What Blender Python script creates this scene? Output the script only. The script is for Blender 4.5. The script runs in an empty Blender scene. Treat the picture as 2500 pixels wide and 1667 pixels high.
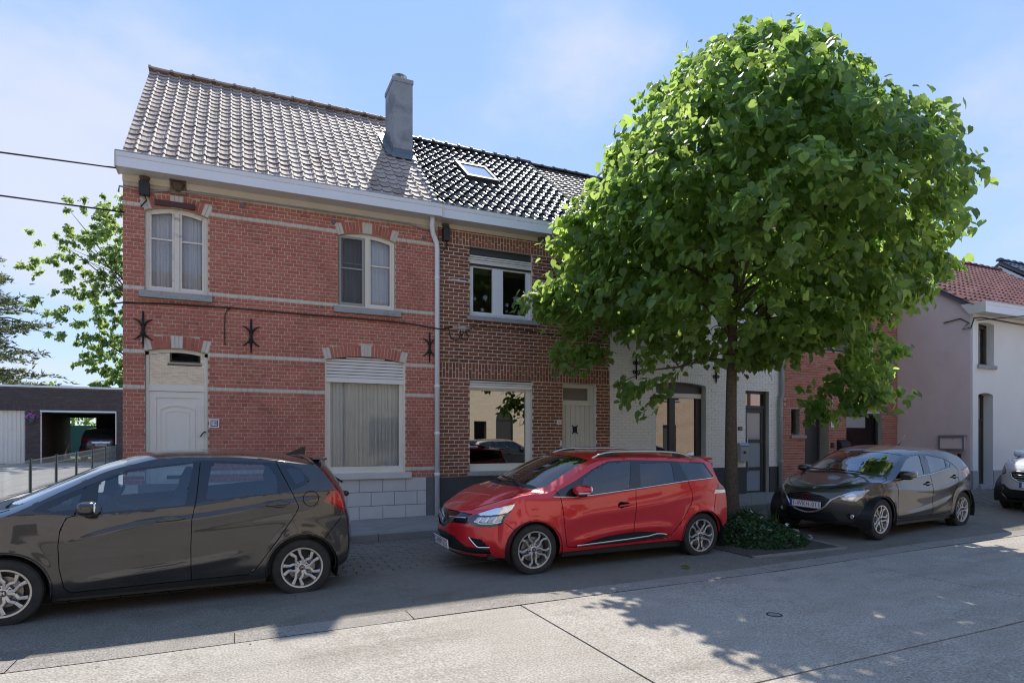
import bpy, bmesh, math, random
import numpy as np
from mathutils import Vector, Matrix, noise

R = random.Random(7)
scn = bpy.context.scene
col = scn.collection
rad = math.radians

# ------------------------------------------------------------------ camera, sky, sun, exposure
# world axes: x runs along the street (to the right in the photograph), y runs across it towards the row of houses
TH = rad(24.314)
CAM_H = 1.64
cam_d = bpy.data.cameras.new('camera')
cam = bpy.data.objects.new('camera', cam_d); col.objects.link(cam)
cam.location = (0, 0, CAM_H); cam.rotation_euler = (rad(90), 0, -TH)
cam_d.sensor_width = 36; cam_d.lens = 21.6; cam_d.shift_y = 0.0954
cam_d.clip_start = 0.05; cam_d.clip_end = 4000
scn.camera = cam

SUN_EL = rad(49.3)
SUN_AZ = math.atan2(.365, 1.0)            # from +y towards +x
world = bpy.data.worlds.new('World'); scn.world = world; world.use_nodes = True
def build_sky():
    nt = world.node_tree; nt.nodes.clear(); N = nt.nodes.new; L = nt.links.new
    out = N('ShaderNodeOutputWorld'); bg = N('ShaderNodeBackground')
    sky = N('ShaderNodeTexSky'); sky.sky_type = 'NISHITA'; sky.sun_disc = False
    sky.sun_elevation = SUN_EL; sky.sun_rotation = SUN_AZ
    sky.air_density = 1.0; sky.dust_density = .2; sky.ozone_density = 2.0
    tc = N('ShaderNodeTexCoord')
    # soft summer clouds: noise in a plane overhead (direction / height), the same all round the sky
    sep = N('ShaderNodeSeparateXYZ'); L(tc.outputs['Generated'], sep.inputs[0])
    mz = N('ShaderNodeMath'); mz.operation = 'ADD'; mz.inputs[1].default_value = .32; L(sep.outputs['Z'], mz.inputs[0])
    mz2 = N('ShaderNodeMath'); mz2.operation = 'MAXIMUM'; mz2.inputs[1].default_value = .12; L(mz.outputs[0], mz2.inputs[0])
    dv = N('ShaderNodeVectorMath'); dv.operation = 'DIVIDE'; L(tc.outputs['Generated'], dv.inputs[0])
    cb = N('ShaderNodeCombineXYZ')
    for k in range(3): L(mz2.outputs[0], cb.inputs[k])
    L(cb.outputs[0], dv.inputs[1])
    mp = N('ShaderNodeMapping'); mp.inputs['Location'].default_value = CLOUD_LOC; mp.inputs['Scale'].default_value = (1, 1, 2.2)
    L(dv.outputs[0], mp.inputs[0])
    nz = N('ShaderNodeTexNoise'); nz.inputs['Scale'].default_value = 1.15; nz.inputs['Detail'].default_value = 9; nz.inputs['Roughness'].default_value = .56
    L(mp.outputs[0], nz.inputs[0])
    rp = N('ShaderNodeMapRange'); rp.interpolation_type = 'SMOOTHSTEP'
    rp.inputs['From Min'].default_value = CLOUD_RANGE[0]; rp.inputs['From Max'].default_value = CLOUD_RANGE[1]; rp.inputs['To Max'].default_value = .8
    acc = nz.outputs['Fac']
    for d, w, h in CLOUD_BANKS:
        dp = N('ShaderNodeVectorMath'); dp.operation = 'DOT_PRODUCT'; dp.inputs[1].default_value = Vector(d).normalized(); L(tc.outputs['Generated'], dp.inputs[0])
        mr = N('ShaderNodeMapRange'); mr.interpolation_type = 'SMOOTHSTEP'; mr.inputs['From Min'].default_value = math.cos(w); mr.inputs['From Max'].default_value = 1; mr.inputs['To Max'].default_value = h
        L(dp.outputs['Value'], mr.inputs['Value']); ad = N('ShaderNodeMath'); L(acc, ad.inputs[0]); L(mr.outputs[0], ad.inputs[1]); acc = ad.outputs[0]
    L(acc, rp.inputs['Value'])
    # a thin veil that whitens the lower sky everywhere
    hz = N('ShaderNodeMapRange'); hz.inputs['From Min'].default_value = -.02; hz.inputs['From Max'].default_value = .75
    hz.inputs['To Min'].default_value = 0; hz.inputs['To Max'].default_value = 1; L(sep.outputs['Z'], hz.inputs['Value'])
    vg = N('ShaderNodeMix'); vg.data_type = 'RGBA'; L(hz.outputs[0], vg.inputs['Factor']); vg.inputs['A'].default_value = VEIL_LOW; vg.inputs['B'].default_value = VEIL_HIGH
    veil = N('ShaderNodeMix'); veil.data_type = 'RGBA'; veil.inputs['Factor'].default_value = VEIL_SHARE
    L(sky.outputs[0], veil.inputs['A']); L(vg.outputs['Result'], veil.inputs['B'])
    mx = N('ShaderNodeMix'); mx.data_type = 'RGBA'; L(rp.outputs[0], mx.inputs['Factor'])
    L(veil.outputs['Result'], mx.inputs['A']); mx.inputs['B'].default_value = CLOUD
    L(mx.outputs['Result'], bg.inputs['Color']); bg.inputs['Strength'].default_value = SKY_STRENGTH
    L(bg.outputs[0], out.inputs[0])
SKY_STRENGTH = .12
def ray(px, py):   # direction of a spot in the sky, from its bearing and height seen from the street
    a, b = (px-1250)/1500, (1072-py)/1500
    return (a*math.cos(TH)+math.sin(TH), -a*math.sin(TH)+math.cos(TH), b)
CLOUD_BANKS = [(ray(150, 300), .24, .08), (ray(0, 640), .22, .05), (ray(2480, 560), .24, .05), (ray(1420, 30), .18, .10)]
CLOUD_LOC = (3.1, 1.7, 0.4); CLOUD_RANGE = (.50, .74)
K_ = 1/(.12*2**1.5)
VEIL_SHARE = .90
VEIL_LOW = (.58*K_, .73*K_, 1.0*K_, 1); VEIL_HIGH = (.24*K_, .47*K_, 1.0*K_, 1); CLOUD = (.80*K_, .84*K_, .97*K_, 1)
build_sky()
sun_d = bpy.data.lights.new('sun', 'SUN'); sun_d.energy = 2.3; sun_d.angle = rad(.53); sun_d.color = (1, .96, .89)
sun = bpy.data.objects.new('sun', sun_d); col.objects.link(sun)
sd = Vector((math.sin(SUN_AZ)*math.cos(SUN_EL), math.cos(SUN_AZ)*math.cos(SUN_EL), math.sin(SUN_EL)))
sun.rotation_euler = sd.to_track_quat('Z', 'Y').to_euler(); sun.location = (6, 30, 40)
vs = scn.view_settings
vs.view_transform = 'Standard'; vs.look = 'None'; vs.exposure = 1.5; vs.gamma = 1.0; vs.use_curve_mapping = False
cy = scn.cycles
cy.use_denoising = True; cy.filter_width = 1.15; cy.max_bounces = 8; cy.diffuse_bounces = 4; cy.glossy_bounces = 4; cy.transmission_bounces = 6
cy.transparent_max_bounces = 16; cy.caustics_reflective = False; cy.caustics_refractive = False

# ------------------------------------------------------------------ helpers
def tag(o, label=None, cat=None, group=None, kind=None):
    if label: o['label'] = label
    if cat: o['category'] = cat
    if group: o['group'] = group
    if kind: o['kind'] = kind
    return o

def thing(name, label, cat, loc=(0, 0, 0), rot=(0, 0, 0), group=None):
    o = bpy.data.objects.new(name, None); col.objects.link(o)
    o.location = loc; o.rotation_euler = rot; o.empty_display_size = .2
    return tag(o, label, cat, group)

def link(name, me, parent=None, loc=(0, 0, 0), rot=(0, 0, 0), scale=None):
    o = bpy.data.objects.new(name, me); col.objects.link(o)
    o.parent = parent; o.location = loc; o.rotation_euler = rot
    if scale: o.scale = scale
    return o

def mesh_np(name, V, F, mats, midx=None, smooth=False):
    me = bpy.data.meshes.new(name)
    me.from_pydata([tuple(v) for v in V], [], [tuple(f) for f in F])
    for m in mats: me.materials.append(m)
    if midx is not None: me.polygons.foreach_set('material_index', np.asarray(midx, dtype=np.int32))
    if smooth: me.polygons.foreach_set('use_smooth', np.ones(len(me.polygons), dtype=bool))
    me.update()
    return me

class MB:
    """collects shapes that become one mesh; o is the origin subtracted from everything"""
    def __init__(s, o=(0, 0, 0)):
        s.V = []; s.F = []; s.M = []; s.o = o
    def add(s, V, F, m=0):
        b = len(s.V); ox, oy, oz = s.o
        s.V += [(v[0]-ox, v[1]-oy, v[2]-oz) for v in V]
        s.F += [tuple(b+i for i in f) for f in F]; s.M += [m]*len(F)
    def box(s, x0, x1, y0, y1, z0, z1, m=0):
        s.add([(x0,y0,z0),(x1,y0,z0),(x1,y1,z0),(x0,y1,z0),(x0,y0,z1),(x1,y0,z1),(x1,y1,z1),(x0,y1,z1)],
              [(0,3,2,1),(4,5,6,7),(0,1,5,4),(1,2,6,5),(2,3,7,6),(3,0,4,7)], m)
    def prism(s, poly, y0, y1, m=0):
        """polygon in (x,z), counter-clockwise seen from -y, pushed from y0 to y1"""
        n = len(poly)
        V = [(x, y0, z) for x, z in poly] + [(x, y1, z) for x, z in poly]
        F = [tuple(range(n)), tuple(range(2*n-1, n-1, -1))] + [(i, i+n, (i+1) % n+n, (i+1) % n) for i in range(n)]
        s.add(V, F, m)
    def prismx(s, poly, x0, x1, m=0):
        """polygon in (y,z) pushed along x"""
        n = len(poly)
        V = [(x0, y, z) for y, z in poly] + [(x1, y, z) for y, z in poly]
        F = [tuple(range(n-1, -1, -1)), tuple(range(n, 2*n))] + [((i+1) % n, (i+1) % n+n, i+n, i) for i in range(n)]
        s.add(V, F, m)
    def prismz(s, poly, z0, z1, m=0):
        n = len(poly)
        V = [(x, y, z0) for x, y in poly] + [(x, y, z1) for x, y in poly]
        F = [tuple(range(n-1, -1, -1)), tuple(range(n, 2*n))] + [(i, (i+1) % n, (i+1) % n+n, i+n) for i in range(n)]
        s.add(V, F, m)
    def tube(s, pts, r, n=8, m=0, r1=None, flat=1.0):
        pts = [Vector(p) for p in pts]; k = len(pts); rs = r if isinstance(r, (list, tuple)) else [r+(0 if r1 is None else (r1-r)*i/(k-1)) for i in range(k)]
        V = []; up = Vector((0, 0, 1))
        t0 = (pts[1]-pts[0]).normalized()
        a = t0.cross(up)
        if a.length < .1: a = t0.cross(Vector((0, 1, 0)))
        a.normalize()
        for i, p in enumerate(pts):
            t = (pts[min(i+1, k-1)]-pts[max(i-1, 0)]).normalized()
            a = (a-t*a.dot(t)).normalized(); b = t.cross(a)
            for j in range(n):
                w = 2*math.pi*j/n; V.append(p+a*(math.cos(w)*rs[i])+b*(math.sin(w)*rs[i]*flat))
        F = [(i*n+j, i*n+(j+1) % n, (i+1)*n+(j+1) % n, (i+1)*n+j) for i in range(k-1) for j in range(n)]
        F += [tuple(range(n-1, -1, -1)), tuple((k-1)*n+j for j in range(n))]
        s.add(V, F, m)
    def lathe(s, prof, c, axis='z', n=24, m=0, a0=0, a1=2*math.pi):
        """prof: list of (r, h) along the axis"""
        k = len(prof); V = []; full = abs(a1-a0-2*math.pi) < 1e-6; cols_ = n if full else n+1
        for j in range(cols_):
            w = a0+(a1-a0)*j/n; cw, sw = math.cos(w), math.sin(w)
            for r, h in prof:
                if axis == 'z': V.append((c[0]+r*cw, c[1]+r*sw, c[2]+h))
                elif axis == 'y': V.append((c[0]+r*cw, c[1]+h, c[2]+r*sw))
                else: V.append((c[0]+h, c[1]+r*cw, c[2]+r*sw))
        F = []
        for j in range(n):
            j2 = (j+1) % cols_
            for i in range(k-1): F.append((j*k+i, j2*k+i, j2*k+i+1, j*k+i+1))
        s.add(V, F, m)
    def ell(s, c, r, p=2.0, n=12, m=0, rot=None):
        """a rounded box / ellipsoid: superellipsoid of half sizes r"""
        V = []; F = []; q = 2/p
        f = lambda t: math.copysign(abs(t)**q, t)
        for i in range(n+1):
            ph = -math.pi/2+math.pi*i/n
            for j in range(2*n):
                w = math.pi*j/n
                v = Vector((r[0]*f(math.cos(ph))*f(math.cos(w)), r[1]*f(math.cos(ph))*f(math.sin(w)), r[2]*f(math.sin(ph))))
                if rot is not None: v = rot @ v
                V.append((c[0]+v.x, c[1]+v.y, c[2]+v.z))
        for i in range(n):
            for j in range(2*n): F.append((i*2*n+j, i*2*n+(j+1) % (2*n), (i+1)*2*n+(j+1) % (2*n), (i+1)*2*n+j))
        s.add(V, F, m)
    def build(s, name, mats, parent=None, smooth=False, kind=None, label=None, **kw):
        if not isinstance(mats, (list, tuple)): mats = [mats]
        me = mesh_np(name, s.V, s.F, mats, s.M, smooth)
        o = link(name, me, parent, **kw)
        return tag(o, label=label, kind=kind)

def smooth_by_angle(o, deg=35):
    """smooth shading with hard edges kept"""
    me = o.data; bm = bmesh.new(); bm.from_mesh(me)
    bmesh.ops.remove_doubles(bm, verts=bm.verts, dist=1e-5)
    for e in bm.edges: e.smooth = not (len(e.link_faces) == 2 and e.calc_face_angle(0) > rad(deg))
    for f in bm.faces: f.smooth = True
    bm.to_mesh(me); bm.free()
    return o

def text_mb(txt, size, depth=.002, spacing=1.0):
    """flat lettering, as (V, F) in the x-z plane facing -y, centred"""
    cu = bpy.data.curves.new('lettering', 'FONT'); cu.body = txt; cu.size = size; cu.extrude = depth
    cu.align_x = 'CENTER'; cu.align_y = 'CENTER'; cu.space_character = spacing; cu.resolution_u = 3
    o = bpy.data.objects.new('lettering', cu)
    me = bpy.data.meshes.new_from_object(o)
    V = [(v.co.x, -v.co.z, v.co.y) for v in me.vertices]; F = [tuple(p.vertices) for p in me.polygons]
    bpy.data.objects.remove(o); bpy.data.curves.remove(cu); bpy.data.meshes.remove(me)
    return V, F

# ------------------------------------------------------------------ materials
def principled(name, c=(.5, .5, .5), rough=.6, metal=0., coat=0., spec=.5, emit=None, coat_rough=.03):
    m = bpy.data.materials.new(name); m.use_nodes = True
    b = m.node_tree.nodes['Principled BSDF']
    b.inputs['Base Color'].default_value = (*c, 1); b.inputs['Roughness'].default_value = rough
    b.inputs['Metallic'].default_value = metal; b.inputs['Coat Weight'].default_value = coat; b.inputs['Coat Roughness'].default_value = coat_rough
    b.inputs['Specular IOR Level'].default_value = spec
    return m

def worn(name, cols, scale=3., detail=6, rough=.8, bump=.2, bscale=40., rand=0., spec=.3, stops=None, fine=0., fscale=200., dirt=0., dscale=(.7, .7, .7), dirt_to=(.5, .48, .45)):
    """a rough natural surface: colour from noise in world space, optional variation piece by piece, fine grain, bump"""
    m = principled(name, cols[0], rough, spec=spec); nt = m.node_tree; N = nt.nodes.new; L = nt.links.new
    b = nt.nodes['Principled BSDF']
    g = N('ShaderNodeNewGeometry')
    nz = N('ShaderNodeTexNoise'); nz.inputs['Scale'].default_value = scale; nz.inputs['Detail'].default_value = detail; nz.inputs['Roughness'].default_value = .6
    L(g.outputs['Position'], nz.inputs['Vector'])
    fac = nz.outputs['Fac']
    st = N('ShaderNodeMapRange'); st.inputs['From Min'].default_value = .28; st.inputs['From Max'].default_value = .72; L(fac, st.inputs['Value']); fac = st.outputs[0]
    if rand:
        oi = N('ShaderNodeObjectInfo')
        a = N('ShaderNodeMath'); a.operation = 'ADD'; L(g.outputs['Random Per Island'], a.inputs[0]); L(oi.outputs['Random'], a.inputs[1])
        fr = N('ShaderNodeMath'); fr.operation = 'FRACT'; L(a.outputs[0], fr.inputs[0])
        mx = N('ShaderNodeMix'); mx.inputs['Factor'].default_value = rand; L(fac, mx.inputs['A']); L(fr.outputs[0], mx.inputs['B']); fac = mx.outputs['Result']
    rp = N('ShaderNodeValToRGB'); L(fac, rp.inputs['Fac'])
    el = rp.color_ramp.elements
    while len(el) < len(cols): el.new(.5)
    for i, c in enumerate(cols):
        el[i].position = stops[i] if stops else i/max(1, len(cols)-1); el[i].color = (*c, 1)
    out = rp.outputs['Color']
    n2 = N('ShaderNodeTexNoise'); n2.inputs['Scale'].default_value = fscale; n2.inputs['Detail'].default_value = 3; L(g.outputs['Position'], n2.inputs['Vector'])
    if fine:
        mr = N('ShaderNodeMapRange'); mr.inputs['From Min'].default_value = .3; mr.inputs['From Max'].default_value = .7
        mr.inputs['To Min'].default_value = 1-fine; mr.inputs['To Max'].default_value = 1+fine; L(n2.outputs['Fac'], mr.inputs['Value'])
        ml = N('ShaderNodeVectorMath'); ml.operation = 'SCALE'; L(out, ml.inputs[0]); L(mr.outputs[0], ml.inputs['Scale']); out = ml.outputs[0]
    if dirt:
        mp = N('ShaderNodeMapping'); mp.inputs['Scale'].default_value = dscale; L(g.outputs['Position'], mp.inputs[0])
        n4 = N('ShaderNodeTexNoise'); n4.inputs['Scale'].default_value = 1; n4.inputs['Detail'].default_value = 7; n4.inputs['Roughness'].default_value = .62; L(mp.outputs[0], n4.inputs['Vector'])
        m4 = N('ShaderNodeMapRange'); m4.inputs['From Min'].default_value = .50; m4.inputs['From Max'].default_value = .74; m4.inputs['To Max'].default_value = dirt; L(n4.outputs['Fac'], m4.inputs['Value'])
        mk = N('ShaderNodeMix'); mk.data_type = 'RGBA'; mk.blend_type = 'MULTIPLY'; mk.inputs['B'].default_value = (*dirt_to, 1)
        L(m4.outputs[0], mk.inputs['Factor']); L(out, mk.inputs['A']); out = mk.outputs['Result']
    L(out, b.inputs['Base Color'])
    if bump:
        n3 = N('ShaderNodeTexNoise'); n3.inputs['Scale'].default_value = bscale; n3.inputs['Detail'].default_value = 6; L(g.outputs['Position'], n3.inputs['Vector'])
        bp = N('ShaderNodeBump'); bp.inputs['Strength'].default_value = bump; bp.inputs['Distance'].default_value = .01
        L(n3.outputs['Fac'], bp.inputs['Height']); L(bp.outputs[0], b.inputs['Normal'])
    return m

def glass_mat(name, tint=(1, 1, 1), ior=1.5, wave=.0, rough=.0, boost=1.0):
    m = bpy.data.materials.new(name); m.use_nodes = True; nt = m.node_tree; nt.nodes.clear(); N = nt.nodes.new; L = nt.links.new
    out = N('ShaderNodeOutputMaterial'); mix = N('ShaderNodeMixShader'); tr = N('ShaderNodeBsdfTransparent'); gl = N('ShaderNodeBsdfGlossy')
    tr.inputs[0].default_value = (*tint, 1); gl.inputs['Roughness'].default_value = rough
    fr = N('ShaderNodeFresnel'); fr.inputs['IOR'].default_value = ior
    mu = N('ShaderNodeMath'); mu.operation = 'MULTIPLY'; mu.use_clamp = True; mu.inputs[1].default_value = boost
    L(fr.outputs[0], mu.inputs[0]); L(mu.outputs[0], mix.inputs[0]); L(tr.outputs[0], mix.inputs[1]); L(gl.outputs[0], mix.inputs[2])
    if wave:
        g = N('ShaderNodeNewGeometry'); nz = N('ShaderNodeTexNoise'); nz.inputs['Scale'].default_value = 1.4; nz.inputs['Detail'].default_value = 1
        L(g.outputs['Position'], nz.inputs['Vector']); bp = N('ShaderNodeBump'); bp.inputs['Strength'].default_value = wave; bp.inputs['Distance'].default_value = .02
        L(nz.outputs['Fac'], bp.inputs['Height']); L(bp.outputs[0], gl.inputs['Normal'])
    L(mix.outputs[0], out.inputs[0])
    return m

def car_paint(name, c, metal=0., flake=.0, rough=.25, dust=.03):
    m = principled(name, c, rough, metal, coat=1.0, coat_rough=.015); nt = m.node_tree; N = nt.nodes.new; L = nt.links.new
    b = nt.nodes['Principled BSDF']; g = N('ShaderNodeNewGeometry')
    nz = N('ShaderNodeTexNoise'); nz.inputs['Scale'].default_value = 2.2; nz.inputs['Detail'].default_value = 8; L(g.outputs['Position'], nz.inputs['Vector'])
    mr = N('ShaderNodeMapRange'); mr.inputs['From Min'].default_value = .4; mr.inputs['From Max'].default_value = .75; mr.inputs['To Max'].default_value = dust; L(nz.outputs['Fac'], mr.inputs['Value'])
    mx = N('ShaderNodeMix'); mx.data_type = 'RGBA'; mx.inputs['A'].default_value = (*c, 1); mx.inputs['B'].default_value = (.42, .38, .33, 1)
    L(mr.outputs[0], mx.inputs['Factor']); L(mx.outputs['Result'], b.inputs['Base Color'])
    return m

M = {}
M['brick18'] = worn('red_brick', [(.34,.098,.070), (.44,.135,.098), (.50,.165,.115), (.40,.118,.085)], scale=9, rand=.6, rough=.85, bump=.25, bscale=90, fine=.12, fscale=160, dirt=.7, dscale=(1.1, 1.1, .8))
M['cream_brick'] = worn('cream_brick', [(.56,.51,.43), (.64,.59,.50)], scale=6, rand=.5, rough=.8, bump=.15, bscale=90, fine=.05)
M['mortar18'] = worn('cream_mortar', [(.52,.44,.32), (.60,.52,.39), (.44,.37,.27)], scale=5, rough=.9, bump=.3, bscale=120, fine=.1, dirt=.8, dscale=(1.1, 1.1, .8))
M['brick16'] = worn('brown_red_brick', [(.16,.058,.036), (.23,.083,.048), (.29,.106,.060), (.19,.068,.041)], scale=9, rand=.72, rough=.85, bump=.35, bscale=90, fine=.2, fscale=150, dirt=.7, dscale=(1.2, 1.2, .9))
M['brick16o'] = worn('orange_brown_brick', [(.24,.085,.045), (.33,.12,.065), (.20,.075,.045)], scale=9, rand=.7, rough=.85, bump=.35, bscale=90, fine=.2, fscale=150)
M['mortar16'] = worn('grey_mortar', [(.60,.54,.43), (.70,.64,.52)], scale=5, rough=.9, bump=.35, bscale=120, fine=.12)
M['mortar_dark'] = worn('dark_mortar', [(.14,.12,.10), (.2,.17,.14)], scale=5, rough=.9, bump=.35, bscale=120, fine=.12)
M['white_brick'] = worn('white_painted_brick', [(.76,.73,.66), (.82,.79,.72), (.79,.76,.69)], scale=3, rand=.35, rough=.6, bump=.25, bscale=70, fine=.03)
M['white_joint'] = worn('white_painted_joint', [(.62,.59,.53), (.70,.67,.61)], scale=3, rough=.65, bump=.2, bscale=70)
M['brick12'] = worn('orange_red_brick', [(.36,.12,.075), (.48,.19,.125), (.42,.15,.095), (.33,.10,.065)], scale=8, rand=.7, rough=.85, bump=.25, bscale=80, fine=.15)
M['mortar12'] = worn('pale_mortar', [(.42,.35,.28), (.5,.43,.36)], scale=5, rough=.9, bump=.3, bscale=100)
M['brick_dark'] = worn('dark_purple_brick', [(.055,.045,.044), (.10,.075,.07), (.075,.06,.058), (.14,.11,.105)], scale=8, rand=.75, rough=.9, bump=.3, bscale=80, fine=.2)
M['mortar_dk2'] = worn('brown_mortar', [(.12,.105,.095), (.17,.15,.135)], scale=4, rough=.9, bump=.2)
M['render_pink'] = worn('pink_render', [(.72,.55,.48), (.77,.60,.53), (.70,.54,.48)], scale=1.2, rough=.9, bump=.5, bscale=160, fine=.06, fscale=180)
M['render_white'] = worn('white_render', [(.76,.735,.67), (.81,.785,.72)], scale=1.3, rough=.9, bump=.5, bscale=160, fine=.05, fscale=180)
M['block_paint'] = worn('painted_block', [(.58,.54,.48), (.64,.60,.54)], scale=3, rough=.75, bump=.35, bscale=60, fine=.04)
M['cement'] = worn('grey_cement', [(.15,.14,.13), (.20,.19,.18)], scale=5, rough=.9, bump=.4, bscale=120, fine=.15)
M['pebbledash'] = worn('dark_pebbledash', [(.045,.043,.04), (.09,.085,.08), (.06,.058,.055)], scale=60, rough=.85, bump=.9, bscale=130, fine=.35, fscale=170)
M['bluestone'] = worn('blue_stone', [(.25,.245,.235), (.36,.35,.335), (.29,.285,.28)], scale=9, rough=.8, bump=.3, bscale=90, fine=.15)
M['chimney'] = worn('cement_chimney', [(.055,.055,.05), (.21,.215,.22), (.33,.33,.33), (.28,.285,.29)], scale=2.2, rough=.9, bump=.3, bscale=60, fine=.08, stops=[0, .28, .6, 1])
M['lead'] = worn('lead_flashing', [(.10,.115,.13), (.17,.19,.21)], scale=8, rough=.45, bump=.3, bscale=30)
M['tile18'] = worn('weathered_tile', [(.26,.18,.14), (.39,.295,.235), (.46,.365,.30), (.31,.225,.175)], scale=7, rand=.62, rough=.72, bump=.35, bscale=70, fine=.22, fscale=130, spec=.35, dirt=.9, dscale=(1.6, 1.0, 1.0), dirt_to=(.45, .40, .34))
M['tile16'] = worn('black_glazed_tile', [(.035,.034,.034), (.06,.058,.056), (.045,.044,.043)], scale=8, rand=.5, rough=.42, bump=.2, bscale=60, fine=.2, spec=1.0)
M['tile14'] = worn('grey_flat_tile', [(.06,.052,.048), (.10,.088,.08), (.075,.066,.06)], scale=8, rand=.6, rough=.6, bump=.3, bscale=60, fine=.2, spec=.5)
M['tile10'] = worn('red_tile', [(.19,.07,.05), (.30,.13,.10), (.24,.09,.065), (.15,.07,.055)], scale=6, rand=.7, rough=.65, bump=.3, bscale=60, fine=.2, spec=.4)
M['tile_blue'] = worn('slate_grey_tile', [(.07,.08,.09), (.11,.12,.135)], scale=6, rand=.6, rough=.55, bump=.3, bscale=60, fine=.2, spec=.5)
M['lichen'] = worn('lichen', [(.40,.26,.06), (.26,.2,.1)], scale=30, rough=.95, bump=.5, bscale=90)
M['pvc'] = worn('white_plastic', [(.74,.75,.76), (.80,.80,.80)], scale=1.5, rough=.4, bump=0)
M['pvc_cream'] = worn('cream_board', [(.66,.60,.49), (.73,.67,.56)], scale=2.5, rough=.55, bump=.06, bscale=40)
M['soffit'] = worn('soffit_board', [(.62,.60,.57), (.67,.65,.62)], scale=1.5, rough=.5, bump=0)
M['wood_cream'] = worn('cream_paint', [(.74,.66,.53), (.80,.73,.60)], scale=3, rough=.5, bump=.08, bscale=50)
M['wood_peel'] = worn('peeling_paint', [(.30,.24,.17), (.62,.55,.45), (.74,.68,.58), (.70,.63,.52)], scale=6, rough=.6, bump=.3, bscale=50, stops=[0, .2, .35, 1])
M['door_cream'] = worn('cream_door', [(.77,.72,.61), (.81,.76,.65)], scale=1.0, rough=.42, bump=0, dirt=.25, dscale=(2, 2, 1))
M['door_green'] = worn('pale_door', [(.62,.59,.50), (.67,.64,.55)], scale=1.2, rough=.5, bump=.05)
M['mesh_grey'] = principled('insect_screen_frame', (.30, .29, .26), .6)
M['roller'] = worn('roller_slat', [(.76,.72,.65), (.80,.77,.70)], scale=1.5, rough=.45, bump=0)
M['roller_gap'] = principled('roller_slot', (.05, .05, .05), .9)
M['dark_frame'] = principled('dark_window_frame', (.045, .044, .043), .45)
M['brown_frame'] = principled('brown_window_frame', (.06, .045, .035), .5)
M['iron'] = worn('wrought_iron', [(.012,.012,.012), (.03,.028,.026)], scale=30, rough=.7, bump=.3, bscale=60)
M['black_plastic'] = principled('black_plastic', (.018, .018, .018), .5)
M['cable'] = principled('black_cable', (.02, .02, .02), .6)
M['grey_pipe'] = worn('grey_pipe', [(.28,.29,.30), (.36,.37,.38)], scale=3, rough=.4, bump=0)
M['steel'] = principled('steel', (.55, .55, .54), .35, 1.0)
M['zinc'] = principled('zinc', (.36, .37, .38), .45, .8)
M['glass'] = glass_mat('window_glass', (.92, .95, .95), 1.5, wave=.006, boost=1.0)
M['glass_old'] = glass_mat('old_window_glass', (.88, .90, .92), 1.5, wave=.05, boost=1.9)
M['glass_mirror'] = glass_mat('coated_glass', (.16, .17, .17), 1.5, wave=.004, boost=8.0)
M['glass_hammered'] = principled('hammered_glass', (.16, .14, .11), .25)
M['curtain'] = worn('net_curtain', [(.74,.74,.76), (.80,.80,.81)], scale=2, rough=.9, bump=0)
M['curtain_grey'] = worn('grey_curtain', [(.70,.70,.68), (.82,.82,.79)], scale=2, rough=.9, bump=0)
M['plaque'] = principled('white_enamel', (.75, .75, .74), .25)
M['letter_black'] = principled('black_lettering', (.015, .015, .015), .5)
M['letter_steel'] = principled('steel_lettering', (.6, .6, .6), .4, .6)
M['mud'] = worn('dry_mud', [(.09,.07,.05), (.17,.135,.10)], scale=30, rough=1, bump=1.0, bscale=60)
M['nest_wood'] = worn('nest_box', [(.17,.12,.08), (.25,.19,.13)], scale=12, rough=.9, bump=.4, bscale=50)
M['room'] = principled('room_plaster', (.24, .22, .2), .9)

# ------------------------------------------------------------------ the ground
ZK = [(-60, -.05), (-8, -.05), (-1, -.027), (3, .01), (6, .035), (9, .10), (12, .14), (17, .33), (25, .60), (400, .60)]
def zg(u):
    for (a, za), (b, zb) in zip(ZK, ZK[1:]):
        if u <= b: return za+(zb-za)*(u-a)/(b-a)
    return .60
V_CONC, V_STRIP, V_LANE, V_KERB, V_FACE = 5.50, 5.80, 9.36, 9.50, 11.03
def zs(u, v):
    """height of road and parking lane: the lane rises gently to the kerb"""
    return zg(u)+max(0, min(v, 9.5)-V_STRIP)*.024
def ux(a, b, step=1.0):
    xs = [a]
    for k, _ in ZK:
        if a < k < b: xs.append(k)
    n = int((b-a)/step)
    xs += [a+(b-a)*i/max(1, n) for i in range(1, n)]+[b]
    return sorted(set(round(x, 4) for x in xs))
def sheet(name, u0, u1, vs_, dz, m, parent=None, hf=zs, kind='structure', step=1.0, skirt=0):
    us = ux(u0, u1, step); V = []; F = []
    for v in vs_:
        for u in us: V.append((u, v, hf(u, v)+dz))
    n = len(us)
    for j in range(len(vs_)-1):
        for i in range(n-1): F.append((j*n+i, j*n+i+1, (j+1)*n+i+1, (j+1)*n+i))
    if skirt:
        b = len(V); loop = list(range(n))+[k*n+n-1 for k in range(1, len(vs_))]+[(len(vs_)-1)*n+i for i in range(n-2, -1, -1)]+[k*n for k in range(len(vs_)-2, 0, -1)]
        V += [(V[i][0], V[i][1], V[i][2]-skirt) for i in loop]
        for q in range(len(loop)):
            q2 = (q+1) % len(loop); F.append((loop[q2], loop[q], b+q, b+q2))
    o = link(name, mesh_np(name, V, F, [m]), parent)
    return tag(o, kind=kind)

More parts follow.
